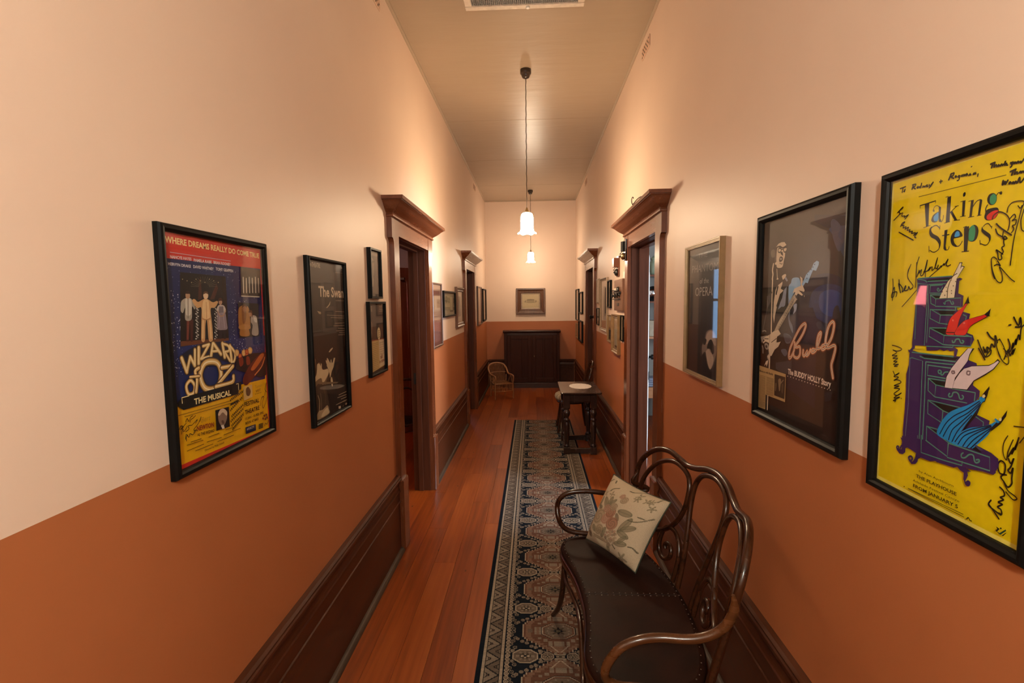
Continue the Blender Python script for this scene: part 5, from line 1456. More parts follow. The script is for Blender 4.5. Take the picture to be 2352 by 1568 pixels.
  ('P','b0a078',[183,814,182,813,182,812,181,812,180,811,178,812,178,812,177,813,177,814,177,815,178,815,179,816,180,816,181,816,182,816,182,815]),
  ('P','b0a078',[211,808,210,807,210,806,209,806,208,806,207,806,206,806,205,807,205,808,205,809,206,810,207,810,208,810,209,810,210,810,211,809]),
  ('P','b0a078',[240,802,240,801,239,800,238,800,237,799,236,800,235,800,234,801,234,802,234,803,235,803,236,804,237,804,238,804,239,804,240,803]),
  ('P','b0a078',[272,818,272,817,271,816,270,816,268,815,267,815,266,816,266,817,266,818,266,819,267,819,268,820,269,820,270,820,271,820,272,819]),
  ('P','b0a078',[302,812,302,811,301,810,300,809,299,809,298,809,297,810,296,810,296,812,296,812,297,813,298,814,300,814,301,814,302,814,302,813]),
  ('P','b0a078',[334,805,334,804,333,804,332,803,330,803,329,803,328,803,328,804,327,805,328,806,328,807,330,808,331,808,332,808,333,807,334,806]),
  ('P','4a1f18',[102,638,146,636,134,539,120,538,123,618,109,541,93,542]),
  ('P','7a3a2c',[108,630,119,630,108,549,97,550]),
  ('Q','a59f92',[82,717,103,728,128,732,151,717,162,687,156,680,143,692,135,637,97,636,101,688,86,666,74,674,75,696]),
  ('Q','c9c4b8',[106,726,127,730,142,717,134,660,104,657,103,696]),
  ('S','6a6458',4,[122,727,114,642]),
  ('Q','b08a6c',[109,748,124,752,135,746,133,732,120,726,109,732]),
  ('P','3a2018',[105,748,114,760,130,761,139,748]),
  ('Q','c89c68',[208,721,233,729,253,723,283,711,312,717,318,708,293,685,265,682,265,636,268,586,265,534,238,534,235,604,232,637,220,601,211,536,188,538,192,590,198,639,201,687,173,685,150,711,149,723,163,725,182,713]),
  ('Q','e0bf8c',[217,717,235,723,253,717,255,678,255,641,230,633,207,642,207,679]),
  ('S','a87c4c',3,[237,711,232,637]),
  ('S','a87c4c',4,[203,638,229,631,259,637]),
  ('S','e0bf8c',10,[208,626,198,550]),
  ('S','e0bf8c',10,[253,624,254,545]),
  ('Q','dcc0a0',[221,749,237,756,252,750,250,733,234,725,221,733]),
  ('Q','6a4a30',[220,747,227,759,248,760,253,748,238,752]),
  ('P','2a1c20',[310,588,362,585,361,533,345,533,342,577,327,535,311,536]),
  ('Q','8f8088',[310,664,340,670,367,663,375,610,376,580,338,577,301,584,303,622]),
  ('S','a89aa4',5,[326,655,313,588]),
  ('S','a89aa4',5,[352,654,357,585]),
  ('Q','c0b6ae',[317,694,340,698,363,693,374,671,363,658,317,662,306,675]),
  ('P','7a7078',[325,691,356,691,357,659,318,660]),
  ('S','b08a6c',6,[311,672,325,647,341,644]),
  ('S','b08a6c',6,[370,671,355,648,341,644]),
  ('Q','b48c70',[325,721,337,727,350,721,347,704,335,698,325,704]),
  ('Q','4a2a1c',[322,717,328,730,347,730,354,715,350,698,347,717]),
  ('P','8a857c',[172,687,171,686,170,685,168,684,166,684,164,684,163,685,162,686,162,687,162,688,163,690,165,690,167,690,169,690,170,689,171,688]),
  ('P','c9c4bc',[178,682,177,680,176,679,174,679,172,678,171,679,169,679,168,680,168,682,168,683,169,684,171,685,173,685,175,684,176,684,178,683]),
  ('P','c9c4bc',[184,676,184,675,182,674,181,673,179,673,177,673,175,674,174,675,174,676,174,677,176,678,177,679,179,679,181,679,183,678,184,677]),
  ('P','8a857c',[173,670,173,669,172,668,170,668,168,667,166,668,165,668,164,670,163,671,164,672,165,673,167,674,169,674,170,674,172,673,173,672]),
  ('P','c9c4bc',[180,665,179,664,178,662,176,662,174,662,172,662,171,663,170,664,170,665,170,666,171,667,173,668,175,668,177,668,178,667,179,666]),
  ('P','c9c4bc',[169,660,168,658,167,657,165,657,164,656,162,657,160,658,159,658,159,660,159,661,160,662,162,663,164,663,166,662,168,662,168,661]),
  ('P','8a857c',[175,654,175,652,173,652,172,651,170,651,168,651,166,652,165,653,165,654,166,655,167,656,168,657,170,657,172,657,174,656,175,655]),
  ('P','c9c4bc',[181,648,181,647,180,646,178,645,176,645,174,645,173,646,172,647,171,648,172,650,173,650,175,651,177,651,179,651,180,650,181,649]),
  ('P','c9c4bc',[171,643,170,642,169,640,167,640,165,640,163,640,162,641,161,642,161,643,161,644,162,645,164,646,166,646,168,646,169,645,170,644]),
  ('P','8a857c',[177,637,176,636,175,635,174,634,172,634,170,634,168,635,167,636,167,637,167,638,169,640,170,640,172,640,174,640,176,639,177,638]),
  ('P','c9c4bc',[166,632,166,631,164,630,163,629,161,629,159,629,158,630,156,631,156,632,157,633,158,634,160,635,162,635,163,635,165,634,166,633]),
  ('P','c9c4bc',[172,626,172,625,171,624,169,623,167,623,165,623,164,624,163,625,162,626,163,628,164,628,166,629,168,629,170,629,171,628,172,627]),
  ('P','8a857c',[179,620,178,619,177,618,175,617,173,617,172,617,170,618,169,619,169,620,169,622,170,623,172,623,174,624,176,623,178,622,178,621]),
  ('P','c9c4bc',[168,615,167,614,166,613,165,612,163,612,161,612,159,613,158,614,158,616,158,617,160,618,161,618,163,618,165,618,167,617,168,616]),
  ('P','c9c4bc',[174,609,174,608,172,607,171,606,169,606,167,606,166,607,164,608,164,610,165,611,166,612,168,612,170,612,171,612,173,611,174,610]),
  ('P','8a857c',[164,604,163,603,162,602,160,601,158,601,156,602,155,602,154,603,154,605,154,606,155,607,157,607,159,608,161,607,162,606,163,605]),
  ('P','c9c4bc',[170,598,169,597,168,596,166,595,164,595,163,596,161,596,160,598,160,599,160,600,162,601,163,602,165,602,167,601,168,600,170,599]),
  ('P','c9c4bc',[176,592,176,591,174,590,173,589,171,589,169,590,167,590,166,592,166,593,166,594,168,595,169,596,171,596,173,595,175,594,176,593]),
  ('P','8a857c',[165,587,165,586,164,585,162,584,160,584,158,585,157,586,156,587,155,588,156,589,157,590,159,591,161,591,162,590,164,590,165,588]),
  ('P','c9c4bc',[172,581,171,580,170,579,168,578,166,578,164,579,163,580,162,581,162,582,162,583,163,584,165,585,167,585,169,584,170,584,171,582]),
  ('P','c9c4bc',[161,576,160,575,159,574,158,574,156,574,154,574,152,575,151,576,151,577,151,578,153,579,154,580,156,580,158,580,160,579,160,578]),
  ('P','8a857c',[167,570,167,569,165,568,164,568,162,568,160,568,158,569,157,570,157,571,158,572,159,573,160,574,162,574,164,574,166,573,167,572]),
  ('P','c9c4bc',[173,564,173,563,172,562,170,562,168,562,166,562,165,563,164,564,163,565,164,566,165,567,167,568,169,568,171,568,172,567,173,566]),
  ('P','c9c4bc',[163,560,162,558,161,557,159,557,157,557,156,557,154,558,153,559,153,560,153,561,154,562,156,563,158,563,160,563,161,562,162,561]),
  ('P','8a857c',[169,554,168,552,167,551,166,551,164,551,162,551,160,552,159,553,159,554,159,555,161,556,162,557,164,557,166,557,168,556,169,555]),
  ('P','c9c4bc',[158,549,158,548,156,547,155,546,153,546,151,546,150,547,148,548,148,550,149,551,150,552,152,552,154,552,155,552,157,551,158,550]),
  ('P','8a857c',[296,685,296,684,295,683,293,682,292,682,290,682,289,683,288,684,288,686,288,687,289,688,291,688,292,689,294,688,295,688,296,687]),
  ('P','c9c4bc',[303,679,303,678,302,677,300,676,299,676,297,676,296,677,295,678,295,680,295,681,296,682,298,683,300,683,301,682,302,682,303,681]),
  ('P','c9c4bc',[310,673,310,672,309,671,308,670,306,670,304,670,303,671,302,672,302,674,302,675,304,676,305,677,307,677,308,676,310,676,310,675]),
  ('P','8a857c',[298,668,298,666,297,665,296,665,294,664,292,665,291,666,290,667,290,668,290,669,292,670,293,671,294,671,296,671,297,670,298,669]),
  ('P','c9c4bc',[306,662,305,660,304,659,303,659,301,658,299,659,298,659,297,660,297,662,298,663,298,664,300,665,302,665,303,665,304,664,305,663]),
  ('P','c9c4bc',[293,656,293,655,292,654,291,653,289,653,287,653,286,654,285,655,285,656,286,658,286,659,288,659,290,660,291,659,292,658,293,657]),
  ('P','8a857c',[300,650,300,649,299,648,298,647,296,647,294,647,293,648,292,649,292,650,293,652,294,652,295,653,297,653,298,653,300,652,300,651]),
  ('P','c9c4bc',[308,644,307,642,306,642,305,641,303,641,302,641,300,642,299,643,299,644,300,645,301,646,302,647,304,647,305,647,307,646,307,645]),
  ('P','c9c4bc',[296,638,295,637,294,636,293,635,291,635,290,635,288,636,287,637,287,639,288,640,289,641,290,642,292,642,293,642,294,641,295,640]),
  ('P','8a857c',[303,632,302,631,301,630,300,629,298,629,296,629,295,630,294,631,294,632,295,634,296,635,297,636,299,636,300,635,302,635,302,634]),
  ('P','c9c4bc',[291,627,290,626,289,624,288,624,286,624,284,624,283,625,282,626,282,627,283,628,284,629,285,630,287,630,288,630,290,629,290,628]),
  ('P','c9c4bc',[298,620,297,619,296,618,295,618,293,617,292,618,290,618,290,620,289,621,290,622,291,623,292,624,294,624,295,624,297,623,298,622]),
  ('P','8a857c',[305,614,304,613,303,612,302,611,300,611,299,612,297,612,296,613,296,615,297,616,298,617,299,618,301,618,302,618,304,617,305,616]),
  ('P','c9c4bc',[293,609,292,608,291,607,290,606,288,606,287,606,285,607,284,608,284,609,285,611,286,612,287,612,289,612,290,612,292,611,292,610]),
  ('P','c9c4bc',[300,603,299,601,298,600,297,600,295,600,294,600,292,601,292,602,291,603,292,604,293,605,294,606,296,606,298,606,299,605,300,604]),
  ('P','8a857c',[288,597,287,596,286,595,285,594,283,594,282,595,280,595,280,597,279,598,280,599,281,600,282,601,284,601,286,601,287,600,288,599]),
  ('P','c9c4bc',[295,591,294,590,293,589,292,588,290,588,289,588,287,589,287,590,286,592,287,593,288,594,289,595,291,595,292,594,294,594,295,592]),
  ('P','c9c4bc',[302,585,302,584,300,582,299,582,297,582,296,582,294,583,294,584,294,585,294,587,295,588,296,588,298,588,300,588,301,587,302,586]),
  ('P','8a857c',[290,580,289,578,288,577,287,577,285,576,284,577,282,578,282,579,282,580,282,581,283,582,284,583,286,583,288,583,289,582,290,581]),
  ('P','c9c4bc',[297,573,296,572,296,571,294,570,292,570,291,570,290,571,289,572,288,574,289,575,290,576,291,577,293,577,295,576,296,576,297,575]),
  ('P','c9c4bc',[285,568,284,567,284,566,282,565,280,565,279,565,278,566,277,567,277,569,277,570,278,571,280,572,281,572,283,571,284,571,285,569]),
  ('P','8a857c',[292,562,292,560,290,560,289,559,287,559,286,559,285,560,284,561,284,562,284,564,285,565,286,565,288,565,290,565,291,564,292,563]),
  ('P','c9c4bc',[299,555,299,554,298,553,296,552,294,552,293,553,292,554,291,555,291,556,291,557,292,558,294,559,295,559,297,559,298,558,299,557]),
  ('P','c9c4bc',[287,550,287,549,286,548,284,547,282,547,281,548,280,548,279,550,279,551,279,552,280,553,282,554,283,554,285,554,286,553,287,552]),
  ('P','8a857c',[294,544,294,543,293,542,291,541,290,541,288,541,287,542,286,543,286,544,286,546,287,547,289,547,290,548,292,547,293,546,294,545]),
  ('P','c9c4bc',[282,539,282,538,281,537,279,536,278,536,276,536,275,537,274,538,274,540,274,541,275,542,277,542,278,542,280,542,281,541,282,540]),
  ('P','2a2624',[510,892,684,885,681,743,499,739]),
  ('L','b8b4a8',8,[528,838,524,760]),
  ('L','b8b4a8',8,[554,834,550,761]),
  ('L','b8b4a8',8,[581,841,577,761]),
  ('L','b8b4a8',8,[608,837,605,762]),
  ('L','b8b4a8',8,[637,844,633,762]),
  ('L','b8b4a8',8,[665,839,662,763]),
  ('L','b8b4a8',6,[503,742,664,739]),
  ('P','15141c',[470,710,651,702,642,525,464,529]),
  ('Q','9a682c',[478,683,521,694,559,682,566,634,566,587,552,569,552,534,476,539,475,574,466,597,467,642]),
  ('Q','7a4c20',[500,678,524,682,537,654,524,608,501,604]),
  ('Q','a8763a',[473,592,554,593,560,569,472,574]),
  ('Q','8a5c38',[506,689,525,696,542,689,538,668,520,661,506,669]),
  ('Q','4a2c18',[501,682,514,698,537,698,546,682,525,690]),
  ('Q','a59c94',[578,634,603,640,627,630,633,603,635,535,577,538,586,586,572,606]),
  ('Q','c9c4bc',[602,628,626,623,627,601,604,607]),
  ('Q','a87c60',[559,658,573,663,586,656,583,639,568,634,559,642]),
  ('Q','5a3420',[556,656,566,667,587,665,592,638,584,629,582,653]),
  ('Q','10142c',[51,475,128,512,235,527,356,510,429,453,411,388,398,405,260,445,169,435,88,396]),
  ('S','6a4a1c',26.4,[56,474,81,410]),
  ('S','6a4a1c',22.0,[81,410,107,474]),
  ('S','6a4a1c',24.2,[107,474,132,431]),
  ('S','6a4a1c',22.0,[132,431,139,502]),
  ('S','6a4a1c',28.6,[164,508,157,436]),
  ('S','6a4a1c',19.8,[192,512,234,517]),
  ('S','6a4a1c',22.0,[234,517,174,456]),
  ('S','6a4a1c',19.8,[174,456,228,460]),
  ('S','6a4a1c',26.4,[260,519,241,459]),
  ('S','6a4a1c',26.4,[264,518,313,462]),
  ('S','6a4a1c',17.6,[250,482,297,479]),
  ('S','6a4a1c',28.6,[328,513,339,445]),
  ('S','6a4a1c',19.8,[335,510,370,497,375,473,342,470]),
  ('S','6a4a1c',22.0,[345,467,377,422]),
  ('S','6a4a1c',28.6,[384,496,391,410]),
  ('S','6a4a1c',22.0,[384,496,418,459,414,422,390,406]),
  ('S','d9b878',16.8,[56,474,81,410]),
  ('S','d9b878',14.0,[81,410,107,474]),
  ('S','d9b878',15.4,[107,474,132,431]),
  ('S','d9b878',14.0,[132,431,139,502]),
  ('S','d9b878',18.2,[164,508,157,436]),
  ('S','d9b878',12.6,[192,512,234,517]),
  ('S','d9b878',14.0,[234,517,174,456]),
  ('S','d9b878',12.6,[174,456,228,460]),
  ('S','d9b878',16.8,[260,519,241,459]),
  ('S','d9b878',16.8,[264,518,313,462]),
  ('S','d9b878',11.2,[250,482,297,479]),
  ('S','d9b878',18.2,[328,513,339,445]),
  ('S','d9b878',12.6,[335,510,370,497,375,473,342,470]),
  ('S','d9b878',14.0,[345,467,377,422]),
  ('S','d9b878',18.2,[384,496,391,410]),
  ('S','d9b878',14.0,[384,496,418,459,414,422,390,406]),
  ('S','f0e0b0',6.7,[55,476,79,411]),
  ('S','f0e0b0',5.6,[79,411,106,476]),
  ('S','f0e0b0',6.2,[106,476,131,433]),
  ('S','f0e0b0',5.6,[131,433,138,504]),
  ('S','f0e0b0',7.3,[162,510,155,438]),
  ('S','f0e0b0',5.0,[190,513,232,518]),
  ('S','f0e0b0',5.6,[232,518,172,457]),
  ('S','f0e0b0',5.0,[172,457,226,462]),
  ('S','f0e0b0',6.7,[258,520,239,460]),
  ('S','f0e0b0',6.7,[262,520,311,463]),
  ('S','f0e0b0',4.5,[248,484,295,481]),
  ('S','f0e0b0',7.3,[326,514,337,446]),
  ('S','f0e0b0',5.0,[333,511,368,499,373,475,340,472]),
  ('S','f0e0b0',5.6,[343,469,375,423]),
  ('S','f0e0b0',7.3,[382,498,389,412]),
  ('S','f0e0b0',5.6,[382,498,416,461,412,423,388,407]),
  ('C','14142c',41.9,[252,435,194,432,161,385,178,330,220,307,274,313,303,362,291,414]),
  ('C','8a6424',33.2,[252,435,194,432,161,385,178,330,220,307,274,313,303,362,291,414]),
  ('C','d8b470',23.1,[252,435,194,432,161,385,178,330,220,307,274,313,303,362,291,414]),
  ('C','f4e6bc',7.2,[252,435,194,432,161,385,178,330,220,307,274,313,303,362,291,414]),
  ('S','14142c',29.6,[310,396,400,395]),
  ('S','8a6424',23.5,[310,396,400,395]),
  ('S','d8b470',16.3,[310,396,400,395]),
  ('S','f4e6bc',5.1,[307,398,398,397]),
  ('S','14142c',29.6,[397,393,264,314]),
  ('S','8a6424',23.5,[397,393,264,314]),
  ('S','d8b470',16.3,[397,393,264,314]),
  ('S','f4e6bc',5.1,[394,395,261,317]),
  ('S','14142c',32.0,[260,313,381,314,396,343]),
  ('S','8a6424',25.4,[260,313,381,314,396,343]),
  ('S','d8b470',17.7,[260,313,381,314,396,343]),
  ('S','f4e6bc',5.5,[258,315,379,317,393,346]),
  ('C','14142c',24.6,[92,370,70,350,80,314,109,313,121,340,108,364]),
  ('C','8a6424',19.5,[92,370,70,350,80,314,109,313,121,340,108,364]),
  ('C','d8b470',13.6,[92,370,70,350,80,314,109,313,121,340,108,364]),
  ('C','f4e6bc',4.2,[92,370,70,350,80,314,109,313,121,340,108,364]),
  ('S','14142c',27.1,[127,314,138,367,130,406,155,418]),
  ('S','8a6424',21.5,[127,314,138,367,130,406,155,418]),
  ('S','d8b470',15.0,[127,314,138,367,130,406,155,418]),
  ('S','f4e6bc',4.7,[125,316,136,369,128,408,153,420]),
  ('S','14142c',17.3,[96,386,155,381]),
  ('S','8a6424',13.7,[96,386,155,381]),
  ('S','d8b470',9.5,[96,386,155,381]),
  ('S','f4e6bc',3.0,[94,388,152,383]),
  ('P','b08850',[452,453,450,446,446,441,439,438,431,437,424,440,418,444,415,450,414,457,416,464,421,470,428,473,435,473,442,471,448,467,452,460]),
  ('P','d8b070',[446,454,445,449,442,445,437,442,432,442,427,444,423,447,421,452,420,457,422,462,425,466,429,468,434,469,439,467,443,464,446,459]),
  ('P','b08850',[512,447,510,440,505,434,498,431,490,430,483,433,477,437,473,444,472,451,474,458,479,463,486,467,494,467,501,465,508,460,511,454]),
  ('P','d8b070',[506,447,504,442,501,438,496,436,491,435,486,437,481,440,479,445,478,450,480,455,483,460,488,462,493,462,498,461,503,458,505,453]),
  ('P','b08850',[568,453,565,446,560,440,553,437,545,437,537,439,530,444,527,450,526,458,528,465,533,470,540,474,548,474,556,472,563,467,567,461]),
  ('P','d8b070',[561,454,559,449,556,444,551,442,545,442,540,443,536,447,533,452,532,457,534,462,538,466,542,469,548,469,553,468,558,464,560,460]),
  ('P','9c4024',[474,434,473,428,469,424,463,422,457,421,451,423,447,427,444,432,443,437,445,443,449,447,454,450,460,450,466,448,471,444,474,439]),
  ('P','c46838',[469,434,468,431,465,428,462,426,458,426,454,427,451,430,449,433,448,437,450,440,452,443,456,445,460,445,463,444,466,442,468,438]),
  ('P','9c4024',[533,449,532,444,527,439,522,437,515,436,509,438,504,442,501,447,500,453,502,458,506,463,512,465,518,466,524,464,530,460,533,455]),
  ('P','c46838',[528,450,526,446,524,443,520,442,516,441,512,442,509,445,507,448,506,452,507,456,510,459,514,461,518,461,522,460,525,457,527,454]),
  ('P','9c4024',[531,430,530,424,526,420,520,417,513,417,507,419,502,422,499,428,499,433,500,439,504,443,510,446,516,446,522,444,528,441,531,435]),
  ('P','c46838',[526,430,524,427,522,424,518,422,514,422,510,423,507,425,505,429,504,433,505,436,508,439,512,441,516,441,520,440,523,438,525,434]),
  ('P','1a1016',[422,425,562,439,697,429,684,303,619,302,418,373]),
  ('Q','7a2c18',[446,423,478,428,482,394,454,383]),
  ('Q','7a2c18',[510,425,535,422,540,386,510,385]),
  ('Q','5a1a16',[466,307,521,368,612,418,678,434,694,403,642,346,548,299,496,278]),
  ('Q','b05a24',[546,360,640,425,672,413,579,350]),
  ('S','d8884c',6,[576,320,643,356,680,404]),
  ('P','14100c',[12,290,40,306,454,305,450,266,430,265,424,247,43,252,10,276]),
  ('L','e8d8a0',4,[39,282,38,306,80,306]),
  ('L','e8d8a0',4,[414,299,430,299,430,267]),
  ('T','f0dca0','THE MUSICAL',0.03,109,261,366,253,26.5),
  ('L','5a4208',2.4,[12,235,365,225]),
  ('L','5a4208',2.4,[46,222,379,212]),
  ('P','120c0a',[243,204,344,199,342,100,242,106]),
  ('Q','8a7060',[265,182,297,193,324,173,324,145,300,118,276,124,262,151]),
  ('Q','c8b49c',[261,179,277,198,305,198,328,177,322,159,296,182,271,172]),
  ('P','e0d8cc',[276,122,297,121,302,101,285,104]),
  ('Q','6a4a3c',[282,144,296,143,301,127,287,129]),
  ('T','b0902a','Bert',0,144,170,203,168,25.4,0.3),
  ('T','8a2c14','NEWTON',0.03,113,141,226,131,21.7),
  ('T','2a1c08','AS THE WIZARD',0.02,114,116,228,106,13.4),
  ('T','2a1c08','FESTIVAL',0.02,469,171,604,167,23.4),
  ('T','2a1c08','THEATRE',0.02,469,129,600,126,23.3),
  ('T','2a1c08','15 JAN - 15 FEB 1992',0.02,468,100,637,96,12.7),
  ('T','2a1c08','BOOK AT BASS',0.02,468,76,586,72,13.7),
  ('P','14203c',[466,62,557,56,557,22,467,27]),
  ('T','c8c4b8','HYATT',0.01,477,42,544,39,12.7),
  ('P','d0ae6a',[467,275,546,274,544,208,468,203]),
  ('Q','6a4a30',[490,259,511,267,530,241,515,219,491,228]),
  ('T','b0902a','Tamsin',0,565,247,636,247,18.2,0.3),
  ('T','2a1c08','WEST',0,574,225,621,226,13.2),
  ('T','2a1c08','AS DOROTHY',0,566,214,628,212,7.1),
  ('L','5a4208',3,[48,96,148,89]),
  ('L','5a4208',3,[186,92,259,90]),
  ('L','5a4208',3,[46,71,152,70]),
  ('L','5a4208',3,[172,73,274,65]),
  ('L','5a4208',3,[292,72,423,69]),
  ('L','5a4208',3,[96,56,212,52]),
  ('L','5a4208',3,[245,53,367,50]),
  ('L','5a4208',3,[308,93,367,89]),
  ('L','5a4208',3,[72,103,137,99]),
  ('T','2a1c08','Directed by Philip Cusack',0.01,155,35,292,32,9.4),
  ('S','1c160c',3.2,[9,175,21,188,34,180,17,173,37,184,52,192]),
  ('S','1c160c',3.2,[49,197,59,211,69,196,79,210,94,215]),
  ('S','1c160c',3.2,[20,153,30,173,34,160,50,170,56,179]),
  ('S','1c160c',3.2,[45,156,66,163,62,177,84,175,96,180,121,191,108,178]),
  ('S','1c160c',3.2,[74,190,81,201,93,203,111,211]),
  ('S','1c160c',3.2,[42,124,47,144,62,127,70,141,86,132,105,144,94,152,126,173,146,198,135,179]),
  ('S','1c160c',3.2,[92,139,105,148,116,141]),
  ('S','1c160c',3.2,[47,115,46,132,58,140]),
  ('S','1c160c',3.2,[355,234,360,223,367,237,372,226,379,240,384,229,391,242,396,232,403,245,408,234,415,248,420,237,428,251,432,240,440,254,445,243,453,257,458,246,465,260]),
  ('S','1c160c',3.2,[356,212,359,201,363,213,365,202,370,214,372,202,377,215,379,203,384,216,386,204,390,217,392,205,397,218,399,206,404,219,406,207,411,220,413,208,418,221]),
  ('S','1c160c',3.2,[350,183,355,174,362,188,366,179,373,194,378,184,385,199,390,189,397,204,402,195,409,210,414,200,421,215,426,206,434,221,439,211,446,226,451,217,459,232]),
  ('S','1c160c',3.2,[358,152,362,142,369,157,374,147,381,161,385,151,392,165,397,155,404,170,408,159,415,174,420,164,427,178,432,168,439,183,443,172,451,187,455,177,463,192]),
  ('S','1c160c',3.2,[348,129,353,119,360,133,365,124,372,138,377,128,385,143,390,133,397,148,402,138,410,152,415,142,422,157,427,147,435,162,440,152,448,167,453,157,461,172]),
  ('S','1c160c',3.2,[354,106,358,96,365,110,369,100,376,114,380,104,387,118,392,108,399,122,404,112,410,126,415,116,422,130,427,120,434,135,439,124,446,139,451,128,458,143]),
  ('S','1c160c',3.2,[359,86,362,75,368,90,371,79,377,94,380,83,385,98,389,88,394,102,398,92,403,106,407,96,412,110,416,100,422,114,425,104,431,118,434,108,440,123]),
  ('S','1c160c',3.2,[608,145,626,186,649,186,627,154,634,126,659,147,681,180]),
  ('S','1c160c',3.2,[654,191,672,230,680,261,662,226,679,207]),
  ('P','7a3a18',[659,58,658,56,656,54,653,54,650,54,647,55,644,57,643,60,642,63,643,65,645,67,648,68,651,67,654,66,657,64,659,61]),
  ('P','7a3a18',[636,67,635,64,633,63,631,62,627,62,624,64,622,66,620,68,620,71,621,73,623,75,626,76,629,76,632,74,634,72,636,70]),
  ('P','7a3a18',[650,80,649,77,647,75,644,75,641,75,638,76,635,78,634,81,633,84,634,86,636,88,639,89,642,88,645,87,648,85,649,82]),
  ('P','7a3a18',[669,80,668,78,666,76,663,75,660,76,656,77,654,79,652,82,652,84,653,87,655,89,658,89,661,89,664,88,667,86,668,83]),
  ('P','7a3a18',[674,63,673,60,671,59,668,58,665,58,662,60,659,62,657,64,657,67,658,70,660,71,663,72,666,72,669,71,672,68,673,66]),
  ('L','2a1c08',5,[585,46,623,43]),
  ('L','2a1c08',5,[584,39,622,36]),
  ('L','2a1c08',5,[583,32,621,29]),
  ('L','2a1c08',5,[583,24,621,22]),
  ('S','1c160c',3.2,[638,24,648,37,662,28,678,46]),
 ],
 'swan': [
  ('P','3a302a',[0,560,531,560,531,1000,0,1000]),
  ('P','140e0b',[424,0,531,0,531,600,424,620]),
  ('P','46392f',[329,900,531,880,531,985,329,985]),
  ('T','b9a58c','STATE',0.02,26,964,59,962,16.9),
  ('T','cdb9a0','THEATRE',0.0,62,960,178,959,29.5),
  ('T','d8c4aa','The Swan',0.028,138,781,534,776,67.3),
  ('T','b9a58c','by ELIZABETH EGLOFF',0,394,751,538,748,8.7),
  ('P','b9a58c',[510,986,531,987,531,979,509,979]),
  ('L','8a7866',3,[403,944,531,947]),
  ('L','a8967f',3.4,[382,681,531,674]),
  ('L','a8967f',3.4,[246,660,531,645]),
  ('L','a8967f',3.4,[303,642,530,630]),
  ('L','a8967f',3.4,[367,600,528,596]),
  ('L','a8967f',3.4,[338,584,527,578]),
  ('L','a8967f',3.4,[417,564,529,555]),
  ('L','a8967f',3.4,[383,548,527,541]),
  ('L','a8967f',3.4,[431,532,526,526]),
  ('L','a8967f',3.4,[417,518,524,512]),
  ('P','c8b090',[237,706,278,726,311,751,298,726,256,707]),
  ('P','b09a7c',[106,690,159,682,159,668,130,671]),
  ('P','b09a7c',[246,416,278,434,315,441,297,424]),
  ('Q','46362a',[18,271,65,312,120,320,185,315,250,284,236,235,183,202,212,104,217,13,34,12,54,72,25,175,6,238]),
  ('Q','7c684f',[8,261,50,294,73,343,98,368,131,335,156,312,204,312,236,286,207,248,166,218,103,241,38,220,26,190]),
  ('Q','cfbb96',[67,331,74,358,101,359,126,335,147,314,194,309,218,310,235,282,193,251,158,232,137,218,123,262,74,262,33,253,17,268,54,293]),
  ('Q','ab9674',[8,261,35,276,36,240,35,189,25,215]),
  ('P','7c684f',[43,398,54,389,59,340,62,324,51,342]),
  ('P','cfbb96',[126,360,137,350,134,322,124,336]),
  ('P','cfbb96',[216,382,230,376,257,347,266,341,271,362,284,363,286,339,302,341,322,369,346,366,327,334,314,309,281,284,263,256,251,243,245,276,228,304,215,323,202,337,216,331,199,354,196,372,211,361]),
  ('Q','cfbb96',[261,240,279,245,292,213,280,180,261,210]),
  ('P','7c684f',[46,251,388,194,354,189,175,213,84,232]),
  ('S','ab9674',7,[63,163,82,123,78,83,60,46]),
  ('S','7c684f',7,[100,168,108,117,102,53]),
  ('S','55442f',16,[144,192,168,146,163,97]),
  ('Q','ab9674',[30,15,62,62,121,60,189,74,211,44,211,14]),
  ('Q','cfbb96',[98,16,129,46,188,58,205,37,205,18]),
  ('P','cfbb96',[244,416,265,427,307,440,312,433,264,414]),
  ('L','b9a58c',4.5,[378,104,512,103]),
  ('L','b9a58c',4.5,[355,89,512,82]),
  ('L','b9a58c',4.5,[413,68,513,64]),
  ('L','b9a58c',4.5,[329,46,512,43]),
  ('P','d8c4b0',[365,27,403,23,403,5,368,9]),
  ('P','8a7866',[435,11,450,21,452,7]),
  ('Q','b9a58c',[482,19,500,24,515,16,498,6]),
  ('S','5a4a3a',4,[351,154,428,154,508,153]),
  ('L','5a4a3c',6,[510,506,508,429]),
 ],
 'smalltop': [
  ('P','7a6858',[0,700,651,700,651,960,0,960]),
  ('P','5a4a3e',[20,80,631,80,631,900,20,900]),
  ('Q','8a7a68',[60,500,200,420,330,560,300,800,140,820]),
  ('Q','2c2420',[511,60,591,60,601,260,541,320]),
  ('Q','9a8a76',[100,250,220,220,260,420,160,450]),
  ('L','43372e',7,[40,880,50,300]),
  ('L','43372e',7,[88,880,97,390]),
  ('L','43372e',7,[136,880,144,480]),
  ('L','43372e',7,[184,880,191,300]),
  ('L','43372e',7,[232,880,238,390]),
  ('L','43372e',7,[280,880,285,480]),
  ('L','43372e',7,[328,880,332,300]),
  ('L','43372e',7,[376,880,379,390]),
  ('L','43372e',7,[424,880,426,480]),
  ('L','43372e',7,[472,880,473,300]),
  ('L','43372e',7,[520,880,520,390]),
  ('L','43372e',7,[568,880,567,480]),
 ],
 'smallbot': [
  ('P','c2a670',[0,20,671,60,671,470,0,490]),
  ('P','d3c0a4',[416,60,671,70,671,470,416,470]),
  ('L','8a3420',14,[0,480,671,470]),
  ('L','8a3420',14,[0,380,60,490]),
  ('E','d9c69a',429,560,72,92,0),
  ('L','5a4630',10,[389,600,469,600]),
  ('L','5a4630',10,[389,570,469,570]),
